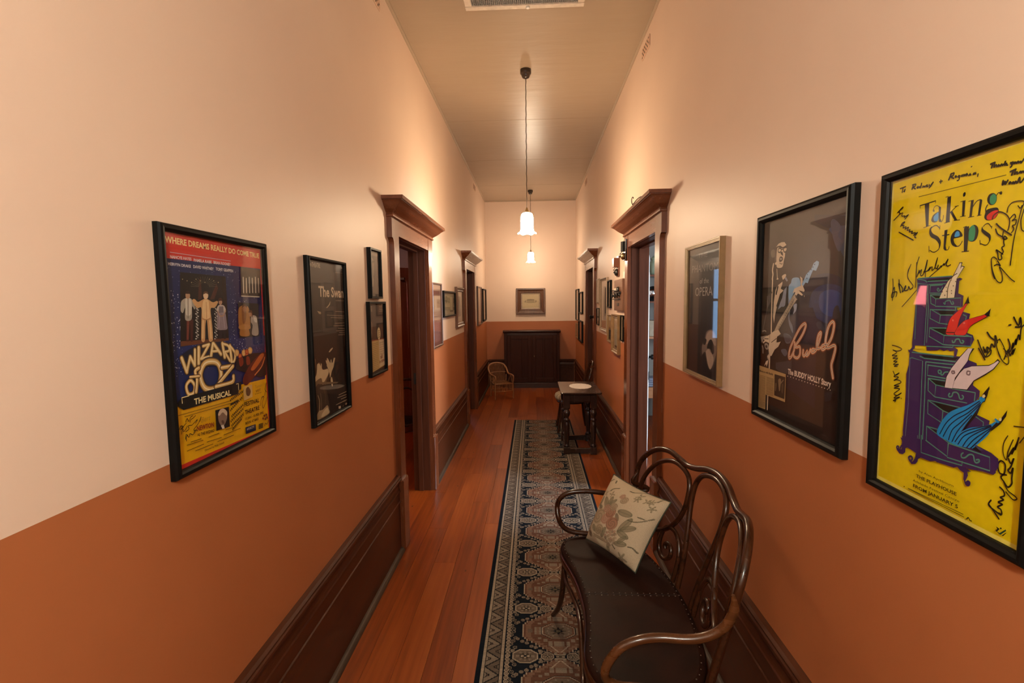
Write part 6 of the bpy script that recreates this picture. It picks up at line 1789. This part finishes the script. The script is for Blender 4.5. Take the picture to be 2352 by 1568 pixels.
  ('L','5a4630',10,[389,540,469,540]),
  ('L','5a4630',10,[389,510,469,510]),
  ('N','6a5434',30,60,369,430,15,3,4),
  ('N','6a5434',442,250,651,420,6,5,4),
  ('N','b9a58c',10,900,170,960,4,7,6),
  ('N','b9a58c',483,890,661,960,4,8,6),
  ('Q','a89078',[30,520,110,520,120,640,80,720,40,640]),
  ('Q','7a6250',[60,660,130,620,150,720,90,760]),
  ('T','6a2418','all',0.03,469,180,563,185,60),
  ('T','6a2418','in time',0.03,416,115,651,125,50),
 ],
 'phantom': [
  ('T','5f5a55','THE',0,224,916,428,912,39.1),
  ('T','8f8a84','PHANTOM',0,86,809,641,799,60.9),
  ('T','b0aaa2','of the',0,272,714,466,714,42.0),
  ('T','b4aea6','OPERA',0,174,617,546,619,71.6),
  ('Q','3a3230',[331,144,349,227,391,279,431,345,525,370,617,354,666,287,666,198,604,92,545,53,468,97,408,177]),
  ('Q','8a7a70',[413,281,446,342,536,366,608,349,655,286,652,211,602,123,540,68,478,106,441,181,397,184,368,164,355,228]),
  ('Q','b9a596',[448,323,526,358,598,341,636,284,624,253,530,290,469,254,436,259]),
  ('Q','b9a596',[441,188,493,217,536,199,578,180,601,145,540,72,483,111]),
  ('Q','0c0a0a',[460,222,500,280,551,292,594,258,607,206,574,188,524,221]),
  ('Q','0c0a0a',[377,246,401,288,450,284,426,246]),
 ],
 'lf1': [
  ('P','7a4a3c',[0,0,720,0,720,420,0,420]),
  ('P','6a4034',[60,820,660,820,660,900,60,900]),
  ('P','a88a70',[60,560,660,560,660,810,60,810]),
  ('P','8a6a52',[380,620,640,620,640,760,380,760]),
  ('P','8a5a4c',[120,60,600,60,600,400,120,400]),
  ('L','9a7a78',10,[150,90,160,380]),
  ('L','9a7a78',10,[220,90,230,380]),
  ('L','9a7a78',10,[290,90,300,380]),
  ('L','9a7a78',10,[360,90,370,380]),
  ('L','9a7a78',10,[430,90,440,380]),
  ('L','9a7a78',10,[500,90,510,380]),
  ('L','5a3024',8,[0,480,720,480]),
 ],
 'lf2': [
  ('P','5c523e',[0,620,3250,500,3250,760,0,800]),
  ('P','a39a80',[0,0,3250,0,3250,420,0,420]),
  ('P','6a604a',[0,250,3250,200,3250,330,0,400]),
  ('E','4a422f',800,700,300,150,0),
  ('P','746a52',[1700,120,2600,120,2600,900,1700,900]),
  ('P','968c72',[1820,200,2480,200,2480,820,1820,820]),
 ],
 'lf3': [
  ('P','6a5642',[330,200,900,200,900,850,330,850]),
  ('P','54442f',[420,320,800,320,800,760,420,760]),
 ],
 'plain1': [
  ('L','8a6a50',12,[90,80,600,80]),
  ('N','8f7058',120,200,560,800,12,4,8),
 ],
 'plain2': [
  ('N','8f7058',120,150,620,850,14,6,8),
  ('P','a07c60',[150,420,560,420,560,640,150,640]),
 ],
 'cert1': [
  ('N','7a664e',100,200,600,800,9,2,10),
  ('L','6a5640',14,[60,60,690,60,690,940,60,940,60,60]),
 ],
 'cert2': [
  ('P','7a6450',[100,560,620,560,620,880,100,880]),
  ('N','7a664e',100,120,620,480,6,3,10),
 ],
 'rf3': [
  ('P','4c443c',[300,180,720,180,720,880,300,880]),
  ('N','7a6a58',330,220,690,840,26,5,6),
  ('N','8a765e',120,40,780,150,4,6,7),
 ],
 'rf5': [
  ('P','4a4024',[40,40,880,40,880,520,40,520]),
  ('P','a8946a',[40,560,880,560,880,950,40,950]),
  ('Q','38301c',[120,80,400,60,600,300,380,480,180,380]),
 ],
 'letter': [
  ('P','b9aa92',[180,90,760,90,760,930,180,930]),
  ('N','6a5c48',240,150,700,860,24,8,6),
  ('P','6a4a28',[180,60,760,60,760,130,180,130]),
 ],
 'house': [
  ('S','8a7a5c',7,[120,470,300,500,560,505,900,490,1080,470]),
  ('P','9a8a6a',[360,430,830,430,830,560,360,560]),
  ('P','7a6c52',[330,555,860,555,800,620,580,640,390,622]),
  ('L','6a5c46',7,[390,430,390,555]),
  ('L','6a5c46',7,[460,430,460,555]),
  ('L','6a5c46',7,[530,430,530,555]),
  ('L','6a5c46',7,[600,430,600,555]),
  ('L','6a5c46',7,[670,430,670,555]),
  ('L','6a5c46',7,[740,430,740,555]),
  ('L','6a5c46',7,[810,430,810,555]),
  ('Q','8a7c60',[200,440,260,560,320,500,310,430]),
  ('Q','8a7c60',[860,430,910,570,980,500,960,430]),
  ('L','5a4d3a',6,[330,430,860,430]),
  ('Q','9a8c6c',[280,400,560,380,900,395,760,425,420,425]),
  ('L','5a4d3a',6,[330,557,860,557]),
 ],
}

# ------------------------------------------------------------------ printed sheets: flat ink shapes laid on paper
def srgb(h):
    v = [int(h[i:i+2], 16)/255 for i in (0, 2, 4)]
    return tuple(c/12.92 if c <= .04045 else ((c+.055)/1.055)**2.4 for c in v)
_glyph = {}
def prepare_texts(items):
    objs = []
    for key in sorted(set(items)):
        body, bold = key
        cu = bpy.data.curves.new('t', 'FONT'); cu.body = body; cu.size = 1; cu.offset = bold; cu.resolution_u = 2
        o = bpy.data.objects.new('t', cu); COL.objects.link(o); objs.append((key, o, cu))
    dg = bpy.context.evaluated_depsgraph_get()
    for key, o, cu in objs:
        me = bpy.data.meshes.new_from_object(o.evaluated_get(dg))
        vs = [(v.co.x, v.co.y) for v in me.vertices]; fs = [tuple(p.vertices) for p in me.polygons]
        xs = [v[0] for v in vs] or [0, 1]
        _glyph[key] = (vs, fs, min(xs), max(xs))
        bpy.data.meshes.remove(me); bpy.data.objects.remove(o); bpy.data.curves.remove(cu)
class Sheet:
    def __init__(s): s.v = []; s.f = []; s.c = []; s.k = 0
    def put(s, pts, faces, col):
        o = len(s.v); h = s.k*1.6e-5; s.k += 1
        s.v += [(a, b, h) for a, b in pts]
        for f in faces: s.f.append(tuple(i+o for i in f)); s.c.append(col)
    def poly(s, pts, col):
        if len(pts) < 3: return
        s.put(pts, [tuple(t) for t in tessellate_polygon([[Vector((a, b, 0)) for a, b in pts]])], col)
    def stroke(s, pts, w_, col, closed=False, smooth=True, w1=None):
        if smooth and len(pts) > 2: pts = [(p.x, p.y) for p in spline([(a, b, 0) for a, b in pts], 5, closed)]
        n = len(pts); L = []
        for i in range(n):
            a = Vector(pts[(i-1) % n] if closed or i > 0 else pts[0]); b = Vector(pts[(i+1) % n] if closed or i < n-1 else pts[-1])
            d = b-a; d = d.normalized() if d.length > 1e-9 else Vector((1, 0)); nn = Vector((-d.y, d.x))
            ww = (w_ if w1 is None else w_+(w1-w_)*i/(n-1))/2
            p = Vector(pts[i]); L += [tuple(p+nn*ww), tuple(p-nn*ww)]
        m = n if closed else n-1
        s.put(L, [(2*i, 2*((i+1) % n), 2*((i+1) % n)+1, 2*i+1) for i in range(m)], col)
        if not closed and w1 is None:
            kk = s.k
            for e in (pts[0], pts[-1]):
                s.k = kk-.6
                s.put([(e[0]+w_/2*math.cos(k*PI/4), e[1]+w_/2*math.sin(k*PI/4)) for k in range(8)], [tuple(range(8))], col)
            s.k = kk
    def ell(s, x, y, rx, ry, rot, col, n=20):
        c, q = math.cos(rot), math.sin(rot)
        s.put([(x+rx*math.cos(2*PI*i/n)*c-ry*math.sin(2*PI*i/n)*q, y+rx*math.cos(2*PI*i/n)*q+ry*math.sin(2*PI*i/n)*c) for i in range(n)], [tuple(range(n))], col)
    def text(s, body, bold, p0, p1, h, col, shear=0):
        vs, fs, a, b = _glyph[(body, bold)]
        d = Vector(p1)-Vector(p0); L = d.length; d.normalize(); up = Vector((-d.y, d.x)); sx = L/(b-a); sy = h/.73
        s.put([tuple(Vector(p0)+d*((x-a)*sx+shear*y*sy)+up*(y*sy)) for x, y in vs], fs, col)
    def build(s, name, parent, W_, H_, depth):
        me = bpy.data.meshes.new(name)
        me.from_pydata([(a*H_-W_/2, -depth-h, b*H_) for a, b, h in s.v], [], s.f)
        ca = me.color_attributes.new('Col', 'FLOAT_COLOR', 'CORNER')
        tot = np.array([len(f) for f in s.f]); col = np.repeat(np.array([(*c, 1) for c in s.c], np.float32), tot, 0)
        ca.data.foreach_set('color', col.ravel())
        me.materials.append(M['print'])
        o = bpy.data.objects.new(name, me); COL.objects.link(o); o.parent = parent; return o
def draw(sh, items):
    g = lambda L: [(L[i]/1000, L[i+1]/1000) for i in range(0, len(L), 2)]
    for it in items:
        k = it[0]; c = srgb(it[1])
        if k == 'P': sh.poly(g(it[2]), c)
        elif k == 'Q': sh.poly([(p.x, p.y) for p in spline([(a, b, 0) for a, b in g(it[2])], 4, True)], c)
        elif k == 'S': sh.stroke(g(it[3]), it[2]/1000, c)
        elif k == 'L': sh.stroke(g(it[3]), it[2]/1000, c, smooth=False)
        elif k == 'C': sh.stroke(g(it[3]), it[2]/1000, c, closed=True)
        elif k == 'E': sh.ell(it[2]/1000, it[3]/1000, it[4]/1000, it[5]/1000, it[6], c)
        elif k == 'T': sh.text(it[2], it[3], (it[4]/1000, it[5]/1000), (it[6]/1000, it[7]/1000), it[8]/1000, c, it[9] if len(it) > 9 else 0)
        elif k == 'N':            # lines of small print, one short dash per word
            x0_, y0_, x1_, y1_, n, seed, wd = it[2:9]; rr = random.Random(seed)
            for i in range(n):
                yy = y1_+(y0_-y1_)*(i/(max(1, n-1))); x_ = x0_
                while x_ < x1_-2:
                    L_ = min(rr.uniform(6, 22), x1_-x_); sh.stroke([(x_/1000, yy/1000), ((x_+L_*.8)/1000, yy/1000)], wd/1000, c, smooth=False); sh.k -= 1
                    x_ += L_
            sh.k += 1
        elif k == 'D':            # scattered specks
            x0_, y0_, x1_, y1_, n, seed, rad = it[2:9]; rr = random.Random(seed)
            for i in range(n):
                sh.ell(rr.uniform(x0_, x1_)/1000, rr.uniform(y0_, y1_)/1000, rad/1000*rr.uniform(.4, 1.2), rad/1000*rr.uniform(.4, 1.2), 0, c, 5); sh.k -= 1
            sh.k += 1
prepare_texts([(it[2], it[3]) for v in ART.values() for it in v if it[0] == 'T'])

FR = {
 'round': lambda f, d: [(0, 0), (0, d*.6), (f*.12, d*.88), (f*.35, d), (f*.62, d*.97), (f*.85, d*.8), (f, d*.62), (f, d*.35)],
 'flat': lambda f, d: [(0, 0), (0, d*.92), (f*.1, d), (f*.85, d), (f, d*.88), (f, d*.3)],
 'step': lambda f, d: [(0, 0), (0, d*.94), (f*.12, d), (f*.32, d), (f*.4, d*.86), (f*.55, d*.86), (f*.62, d*.74), (f*.8, d*.74), (f*.86, d*.62), (f, d*.62), (f, d*.3)],
 'scoop': lambda f, d: [(0, 0), (0, d*.8), (f*.08, d), (f*.25, d), (f*.45, d*.72), (f*.68, d*.6), (f*.8, d*.72), (f*.88, d*.7), (f, d*.5), (f, d*.25)],
}
def picture(wall, a0, a1, z0, z1, fw, depth, style, mat, label, paper, items, cat='picture frame', name='picture_frame', group=None, slip=None, tilt=0):
    """rect (a0..a1, z0..z1) is the visible sheet; a runs along y on the side walls, along x on the back wall"""
    W_, H_ = a1-a0, z1-z0; c = (a0+a1)/2
    loc, rz = {'L': ((XL, c, z0), PI/2), 'R': ((XR, c, z0), -PI/2), 'B': ((c, YB, z0), 0)}[wall]
    r = empty(name, loc, rz, label, cat, group)
    if tilt: r.rotation_euler = (0, tilt, rz)
    MB().rect_frame(W_+2*fw, H_+2*fw, FR[style](fw, depth), cz=H_/2).build('frame', mat, r)
    zb = depth*.30
    ox = oz = 0
    if slip:
        sw, smat = slip
        MB().rect_frame(W_, H_, [(0, zb+.001), (0, zb+.004), (sw*.7, zb+.0045), (sw, zb+.002), (sw, zb)], cz=H_/2).build('inner_slip', smat, r)
    sh = Sheet()
    e = .006/H_
    sh.poly([(-e, -e), (W_/H_+e, -e), (W_/H_+e, 1+e), (-e, 1+e)], srgb(paper))
    draw(sh, items)
    sh.build('print', r, W_, H_, zb)
    gd = zb+max(.0042, sh.k*1.6e-5+.001)
    MB().box(-W_/2-.004, W_/2+.004, -gd-.0016, -gd, -.004, H_+.004).build('glass', 'glass', r)
    MB().box(-W_/2-fw*.6, W_/2+fw*.6, -.0030, -.0006, -fw*.6, H_+fw*.6).build('backing', 'void_black', r)
    return r
picture('L', 1.167, 1.597, 1.251, 1.863, .021, .022, 'round', 'black', 'black framed blue and yellow musical poster with arched gold title, nearest on the left wall', '1c2450', ART['oz'], 'poster')
picture('L', 1.930, 2.293, 1.176, 1.859, .016, .024, 'round', 'black', 'narrow black framed dark poster with a pale bare-backed figure, on the left wall', '241a15', ART['swan'], 'poster')
picture('L', 2.675, 2.845, 1.715, 1.976, .013, .024, 'flat', 'black', 'small black framed grey picture hanging above another beside the left doorway', '4a3c33', ART['smalltop'])
picture('L', 2.635, 2.905, 1.270, 1.672, .013, .022, 'flat', 'black', 'small black framed handbill, dark above and cream below, beside the left doorway', '3a2620', ART['smallbot'])
picture('R', 2.143, 2.590, 1.307, 1.933, .016, .026, 'step', 'gold', 'gold framed black poster with a pale mask shape, right of the right-hand doorway', '0b090a', ART['phantom'], 'poster')
picture('R', 1.302, 1.766, 1.275, 1.943, .026, .026, 'round', 'black', 'black framed dark poster of a singer with a blue guitar, on the right wall', '18110e', ART['buddy'], 'poster')
picture('R', .815, 1.157, 1.2445, 1.940, .021, .024, 'round', 'black', 'black framed bright yellow poster of purple drawers and legs, nearest on the right wall', 'e8cc06', ART['taking'], 'poster')
# left wall between the doorways and beyond
picture('L', 4.33, 4.74, 1.262, 1.842, .016, .022, 'flat', 'brownframe', 'tall thin framed pinkish print just past the first left doorway', '9c7a62', ART['lf1'])
picture('L', 4.86, 5.56, 1.535, 1.775, .018, .028, 'flat', 'black', 'wide black framed grey landscape photograph between the two left doorways', '8d8068', ART['lf2'])
picture('L', 5.70, 6.18, 1.420, 1.800, .055, .034, 'scoop', 'brownframe', 'broad brown wood framed engraving next to the farther left doorway', 'a8937a', ART['lf3'])
picture('L', 7.86, 8.42, 1.30, 1.905, .022, .028, 'flat', 'brownframe', 'tall brown framed print past the farther left doorway', 'b58a6a', ART['plain1'])
picture('L', 8.70, 9.20, 1.335, 1.885, .022, .028, 'flat', 'black', 'tall dark framed print on the left wall beside the end corner', 'b58a6a', ART['plain2'])
# end wall
picture('B', -.235, .135, 1.515, 1.825, .098, .05, 'scoop', 'brownframe', 'heavy brown framed pencil drawing of a house on the end wall', 'b7a37f', ART['house'], slip=(.022, 'palegold'))
# right wall, group by the bells
picture('R', 6.03, 6.24, 1.65, 1.93, .014, .018, 'flat', 'palegold', 'small pale framed certificate, upper one beside the farther right doorway', 'b39a80', ART['cert1'])
picture('R', 6.02, 6.22, 1.375, 1.565, .014, .018, 'flat', 'black', 'small dark framed certificate, lower one beside the farther right doorway', 'a88a70', ART['cert2'])
picture('R', 5.37, 5.84, 1.35, 1.90, .030, .026, 'scoop', 'palegold', 'large pale gilt framed print with a tall dark panel between the right doorways', 'ab927a', ART['rf3'])
picture('R', 5.12, 5.28, 1.605, 1.875, .014, .024, 'flat', 'black', 'narrow black framed certificate just left of the wooden board of black instruments', 'b9a488', ART['cert1'])
picture('R', 5.04, 5.28, 1.245, 1.505, .018, .024, 'step', 'gold', 'gold framed landscape picture below the black framed certificate on the right wall', '8e7a55', ART['rf5'])
picture('R', 4.62, 4.92, 1.185, 1.500, .034, .034, 'scoop', 'gold', 'gold framed typed letter hanging below the wooden board of black instruments', '9a8468', ART['letter'])
picture('R', 4.415, 4.53, 1.305, 1.525, .010, .018, 'flat', 'black', 'small dark framed card squeezed beside the first right door frame', 'ab9a80', ART['cert2'])
picture('R', 8.68, 9.22, 1.32, 1.865, .018, .024, 'flat', 'black', 'tall black framed print on the right wall beside the end corner', 'b08a6c', ART['plain1'])
picture('R', 8.02, 8.52, 1.47, 1.80, .020, .026, 'flat', 'black', 'black framed print past the farther right doorway, upper of two', 'b08a6c', ART['plain2'])
picture('R', 8.02, 8.58, .985, 1.305, .022, .030, 'flat', 'black', 'black framed print past the farther right doorway, lower of two', 'a06a4e', ART['plain1'])
picture('R', 8.76, 9.20, .99, 1.23, .022, .024, 'flat', 'gold', 'dull gold framed small print low on the right wall by the end corner', '7a4a26', ART['plain2'])

# ------------------------------------------------------------------ bells, wooden instrument board, knob, switch, notice
def bell(loc, boxw, boxh, boxd, mat, gongr, label, gmat, rounded):
    r = empty('wall_bell', loc, -PI/2, label, 'bell')
    MB().bbox(-boxw/2-.012, boxw/2+.012, -.014, -.0008, -gongr*2.3, boxh+.02, .003).build('back_board', 'dark' if rounded else 'frame_wood', r)
    if rounded:
        p = [(-boxw/2, -.013)]+[(-boxw/2*math.cos(a), -.013-(boxd-.013)*math.sin(a)**.7) for a in [PI*k/10 for k in range(1, 10)]]+[(boxw/2, -.013)]
        MB().prism(p, .006, boxh, 'z').build('coil_cover', mat, r)
    else: MB().bbox(-boxw/2, boxw/2, -boxd, -.013, .006, boxh, .003).build('coil_cover', mat, r)
    MB().lathe([(gongr*.98, -.016), (gongr, -.019), (gongr*.93, -.029), (gongr*.7, -.038), (gongr*.36, -.043), (gongr*.2, -.045), (0, -.046)], (0, 0, -gongr*1.15), 22, axis='y').build('gong', gmat, r)
    MB().lathe([(.007, -.013), (.007, -.043), (.009, -.045), (.009, -.050), (0, -.052)], (0, 0, -gongr*1.15), 10, axis='y').build('gong_screw', 'black_metal', r)
    MB().tube([(.012, -.03, .012), (.014, -.045, -.008), (.010, -.05, -gongr*.55)], .003, 6).lathe([(0, -.006), (.006, -.002), (.006, .003), (0, .006)], (.010, -.05, -gongr*.55), 8).build('striker', 'black_metal', r)
    return r
b1 = bell((.797, 4.185, 2.085), .066, .088, .044, 'black', .031, 'black covered bell with brass gong fixed to the first right door frame', 'brass', True)
b2 = bell((XR, 4.72, 1.985), .10, .095, .056, 'frame_wood', .036, 'wooden box bell with dark gong on the right wall above the wooden board', 'black_metal', False)
r = empty('switch_board', (XR, 4.585, 1.575), -PI/2, 'wooden wall board carrying black metal instrument parts, under the wooden box bell', 'instrument')
M['boardwood'] = wood('mid_brown_board', (.10, .04, .02), (.19, .08, .04), 'z', .4)
MB().bbox(-.215, .215, -.030, -.0008, 0, .295, .004).build('board', 'boardwood', r)
MB().bbox(-.205, .16, -.052, -.030, .165, .178, .002).build('shelf_rail', 'black_metal', r)
MB().bbox(-.205, .12, -.050, -.030, .105, .116, .002).build('shelf_rail', 'black_metal', r)
for x_, z_ in ((-.13, .142), (-.02, .142), (.09, .15)):
    MB().lathe([(.022, -.03), (.022, -.036), (.012, -.038), (.012, -.056), (.022, -.058), (.022, -.064), (.006, -.066), (0, -.066)], (x_, 0, z_), 14, axis='y').build('coil', 'black_metal', r)
MB().lathe([(.028, -.03), (.03, -.04), (.02, -.052), (0, -.055)], (.04, 0, .198), 16, axis='y').build('drum', 'black_metal', r)
MB().tube([(-.18, -.05, .19), (-.10, -.06, .195), (0, -.06, .188), (.12, -.05, .19)], .006, 7).build('lever', 'black_metal', r)
MB().bbox(-.16, -.02, -.046, -.03, .182, .215, .003).build('contact_block', 'cream_paper', r)
MB().bbox(-.06, .06, -.0325, -.030, .045, .075, .001).build('name_plate', 'black_metal', r)
for x_ in (-.19, .19):
    for z_ in (.02, .275): MB().lathe([(.006, -.029), (.006, -.032), (0, -.0335)], (x_, 0, z_), 8, axis='y').build('screw', 'brass', r)
MB().lathe([(.020, -.0005), (.022, -.006), (.010, -.010), (.010, -.022), (.024, -.028), (.028, -.038), (.022, -.048), (0, -.052)], n=16, axis='y').build('knob', 'black', dR2[0]).matrix_local = Matrix.Translation(Vector((.797, 6.40, 1.455))-dR2[0].location) @ Matrix.Rotation(-PI/2, 4, 'Z')
r = empty('light_switch', (XR, 4.405, 1.875), -PI/2, 'small white light switch plate above the framed card by the right doorway', 'switch')
MB().bbox(-.035, .035, -.008, -.0006, -.058, .058, .003).build('plate', 'white', r)
MB().bbox(-.008, .008, -.016, -.007, -.012, .012, .003).build('rocker', 'white', r)
r = empty('paper_notice', (XR, 4.345, 1.60), -PI/2, 'narrow white paper notice on the wall right of the wooden board', 'notice')
MB().box(-.045, .045, -.003, -.0006, 0, .12).build('sheet', 'white', r)
MB().lathe([(.004, -.003), (.004, -.006), (0, -.0075)], (0, 0, .113), 8, axis='y').build('pin', 'brass', r)
# coil of wire lying on top of the right-hand cornice
coil = []
for k in range(34):
    a = k/33*2*PI*1.45
    coil.append((.735+.035*math.sin(a*.5), 3.50+.10*math.cos(a)+.02*k/33, HEAD+.226+.030+.030*math.sin(a)))
coil = [(.78, 3.72, HEAD+.2265), (.77, 3.66, HEAD+.229)]+coil
tag(MB().tube(spline(coil, 3), .0032, 6).build('wire_loop', 'cord'), 'loop of thin dark wire lying on top of the nearer right cornice', 'wire')

# ------------------------------------------------------------------ glimpses into the side rooms
r = empty('dresser', (1.70, 6.55, 0), 0, 'open wooden shelves seen through the slit of the first right doorway', 'shelf')
L0 = (1.70, 6.55, 0)
M['shelf_wood'] = wood('orange_pine', (.30, .13, .05), (.42, .20, .08), 'x', .4)
for z_, h_ in ((1.19, .03), (1.655, .022), (2.0, .024)): at(MB().bbox(1.36, 2.08, 6.34, 6.80, z_-h_, z_, .002), L0).build('shelf_board', 'shelf_wood' if z_ < 1.3 else 'frame_wood', r)
for x_ in (1.34, 2.08): at(MB().bbox(x_, x_+.022, 6.34, 6.80, .02, 2.2, .002), L0).build('upright', 'frame_wood', r)
at(MB().bbox(1.34, 2.10, 6.22, 6.80, .50, .535, .003), L0).build('counter', 'shelf_wood', r)
at(MB().bbox(1.362, 2.08, 6.235, 6.25, .39, .50, .003), L0).build('drawer_front', 'shelf_wood', r)
for x_ in (1.37, 2.04): at(MB().bbox(x_, x_+.04, 6.24, 6.28, .0, .50, .003), L0).build('leg', 'shelf_wood', r)
M['jar'] = plain('pale_green_glass', (.22, .27, .18), .12, coat=.4)
jar = MB().lathe([(.0, 0), (.055, 0), (.062, .012), (.062, .14), (.05, .17), (.034, .185), (.034, .20), (.042, .204), (.042, .222), (.02, .235), (.012, .25), (0, .252)], n=20).build('glass_jar', 'jar'); jar.location = (1.60, 6.47, 2.0)
tag(jar, 'pale green glass jar on the top shelf through the right doorway', 'jar')
r = empty('round_mirror', (1.60, 6.49, 1.655), 0, 'small dark round-framed mirror on the middle shelf through the right doorway', 'mirror')
MB().tube([(.085*math.cos(2*PI*k/28), 0, .105+.085*math.sin(2*PI*k/28)) for k in range(28)], .010, 8, True).build('rim', 'black', r)
MB().lathe([(.08, -.002), (.08, .002)], (0, 0, .105), 24, axis='y').build('mirror_glass', plain('silvered_glass', (.7, .72, .74), .05, 1), r)
MB().bbox(-.05, .05, -.03, .03, .0, .018, .004).build('foot', 'black', r)
bx_ = MB().bbox(1.53, 1.72, 6.38, 6.58, 1.191, 1.40, .004); tag(bx_.build('card_box', plain('cream_card', (.34, .28, .19), .7)), 'cream card box on the lower shelf through the right doorway', 'box')
cl = MB()
for k in range(4): cl.bbox(1.47+.006*k, 1.74-.004*k, 6.27+.004*k, 6.52, .536+k*.028, .562+k*.028, .009)
tag(cl.build('folded_cloth', plain('grey_blue_cloth', (.20, .23, .29), .9)), 'folded grey blue cloths on the counter through the right doorway', 'cloth')
w_ = empty('wardrobe', (-1.72, 6.3, 0), 0, 'tall dark wardrobe with a small cornice seen through the first left doorway', 'wardrobe'); L0 = (-1.72, 6.3, 0)
at(MB().bbox(-2.1, -1.645, 6.0, 6.6, .06, 1.93, .004), L0).build('carcass', 'cab', w_)
at(MB().prism([(6.0-.05, 1.985), (6.0-.05, 1.96), (6.0-.02, 1.93), (6.6, 1.93), (6.6, 1.985)], -2.13, -1.61, 'x'), L0).build('cornice', 'cab_h', w_)
at(MB().bbox(-2.08, -1.88, 5.985, 6.0, .12, 1.88, .003), L0).build('door', 'cab', w_); at(MB().bbox(-1.865, -1.665, 5.985, 6.0, .12, 1.88, .003), L0).build('door', 'cab', w_)
at(MB().bbox(-2.09, -1.655, 6.01, 6.59, 0, .06, .003), L0).build('plinth', 'cab', w_)
bent_chair('bentwood_chair', (-1.40, 5.05, 0), math.radians(200), 'dark bentwood chair glimpsed low through the first left doorway', 'leather')
r = empty('floor_lamp', (-2.2, 4.86, 0), 0, 'slender standing lamp with a pleated pink shade in the left side room', 'lamp')
n = 24; vs = []
for rad, z in ((.045, 1.78), (.085, 1.61), (.088, 1.60)):
    for j in range(n*2): a = PI*j/n; q = rad+(.004 if j % 2 else -.004); vs.append((q*math.cos(a), q*math.sin(a), z))
n *= 2
MB().add(vs, [(i*n+j, i*n+(j+1) % n, (i+1)*n+(j+1) % n, (i+1)*n+j) for i in range(2) for j in range(n)]).build('shade', emit('lit_pink_pleats', (1, .25, .25), 16), r)
MB().lathe([(.0, .0005), (.13, .0005), (.13, .02), (.03, .04), (.010, .08), (.010, 1.56), (.016, 1.60), (0, 1.61)], n=18).build('stand', 'brass', r)
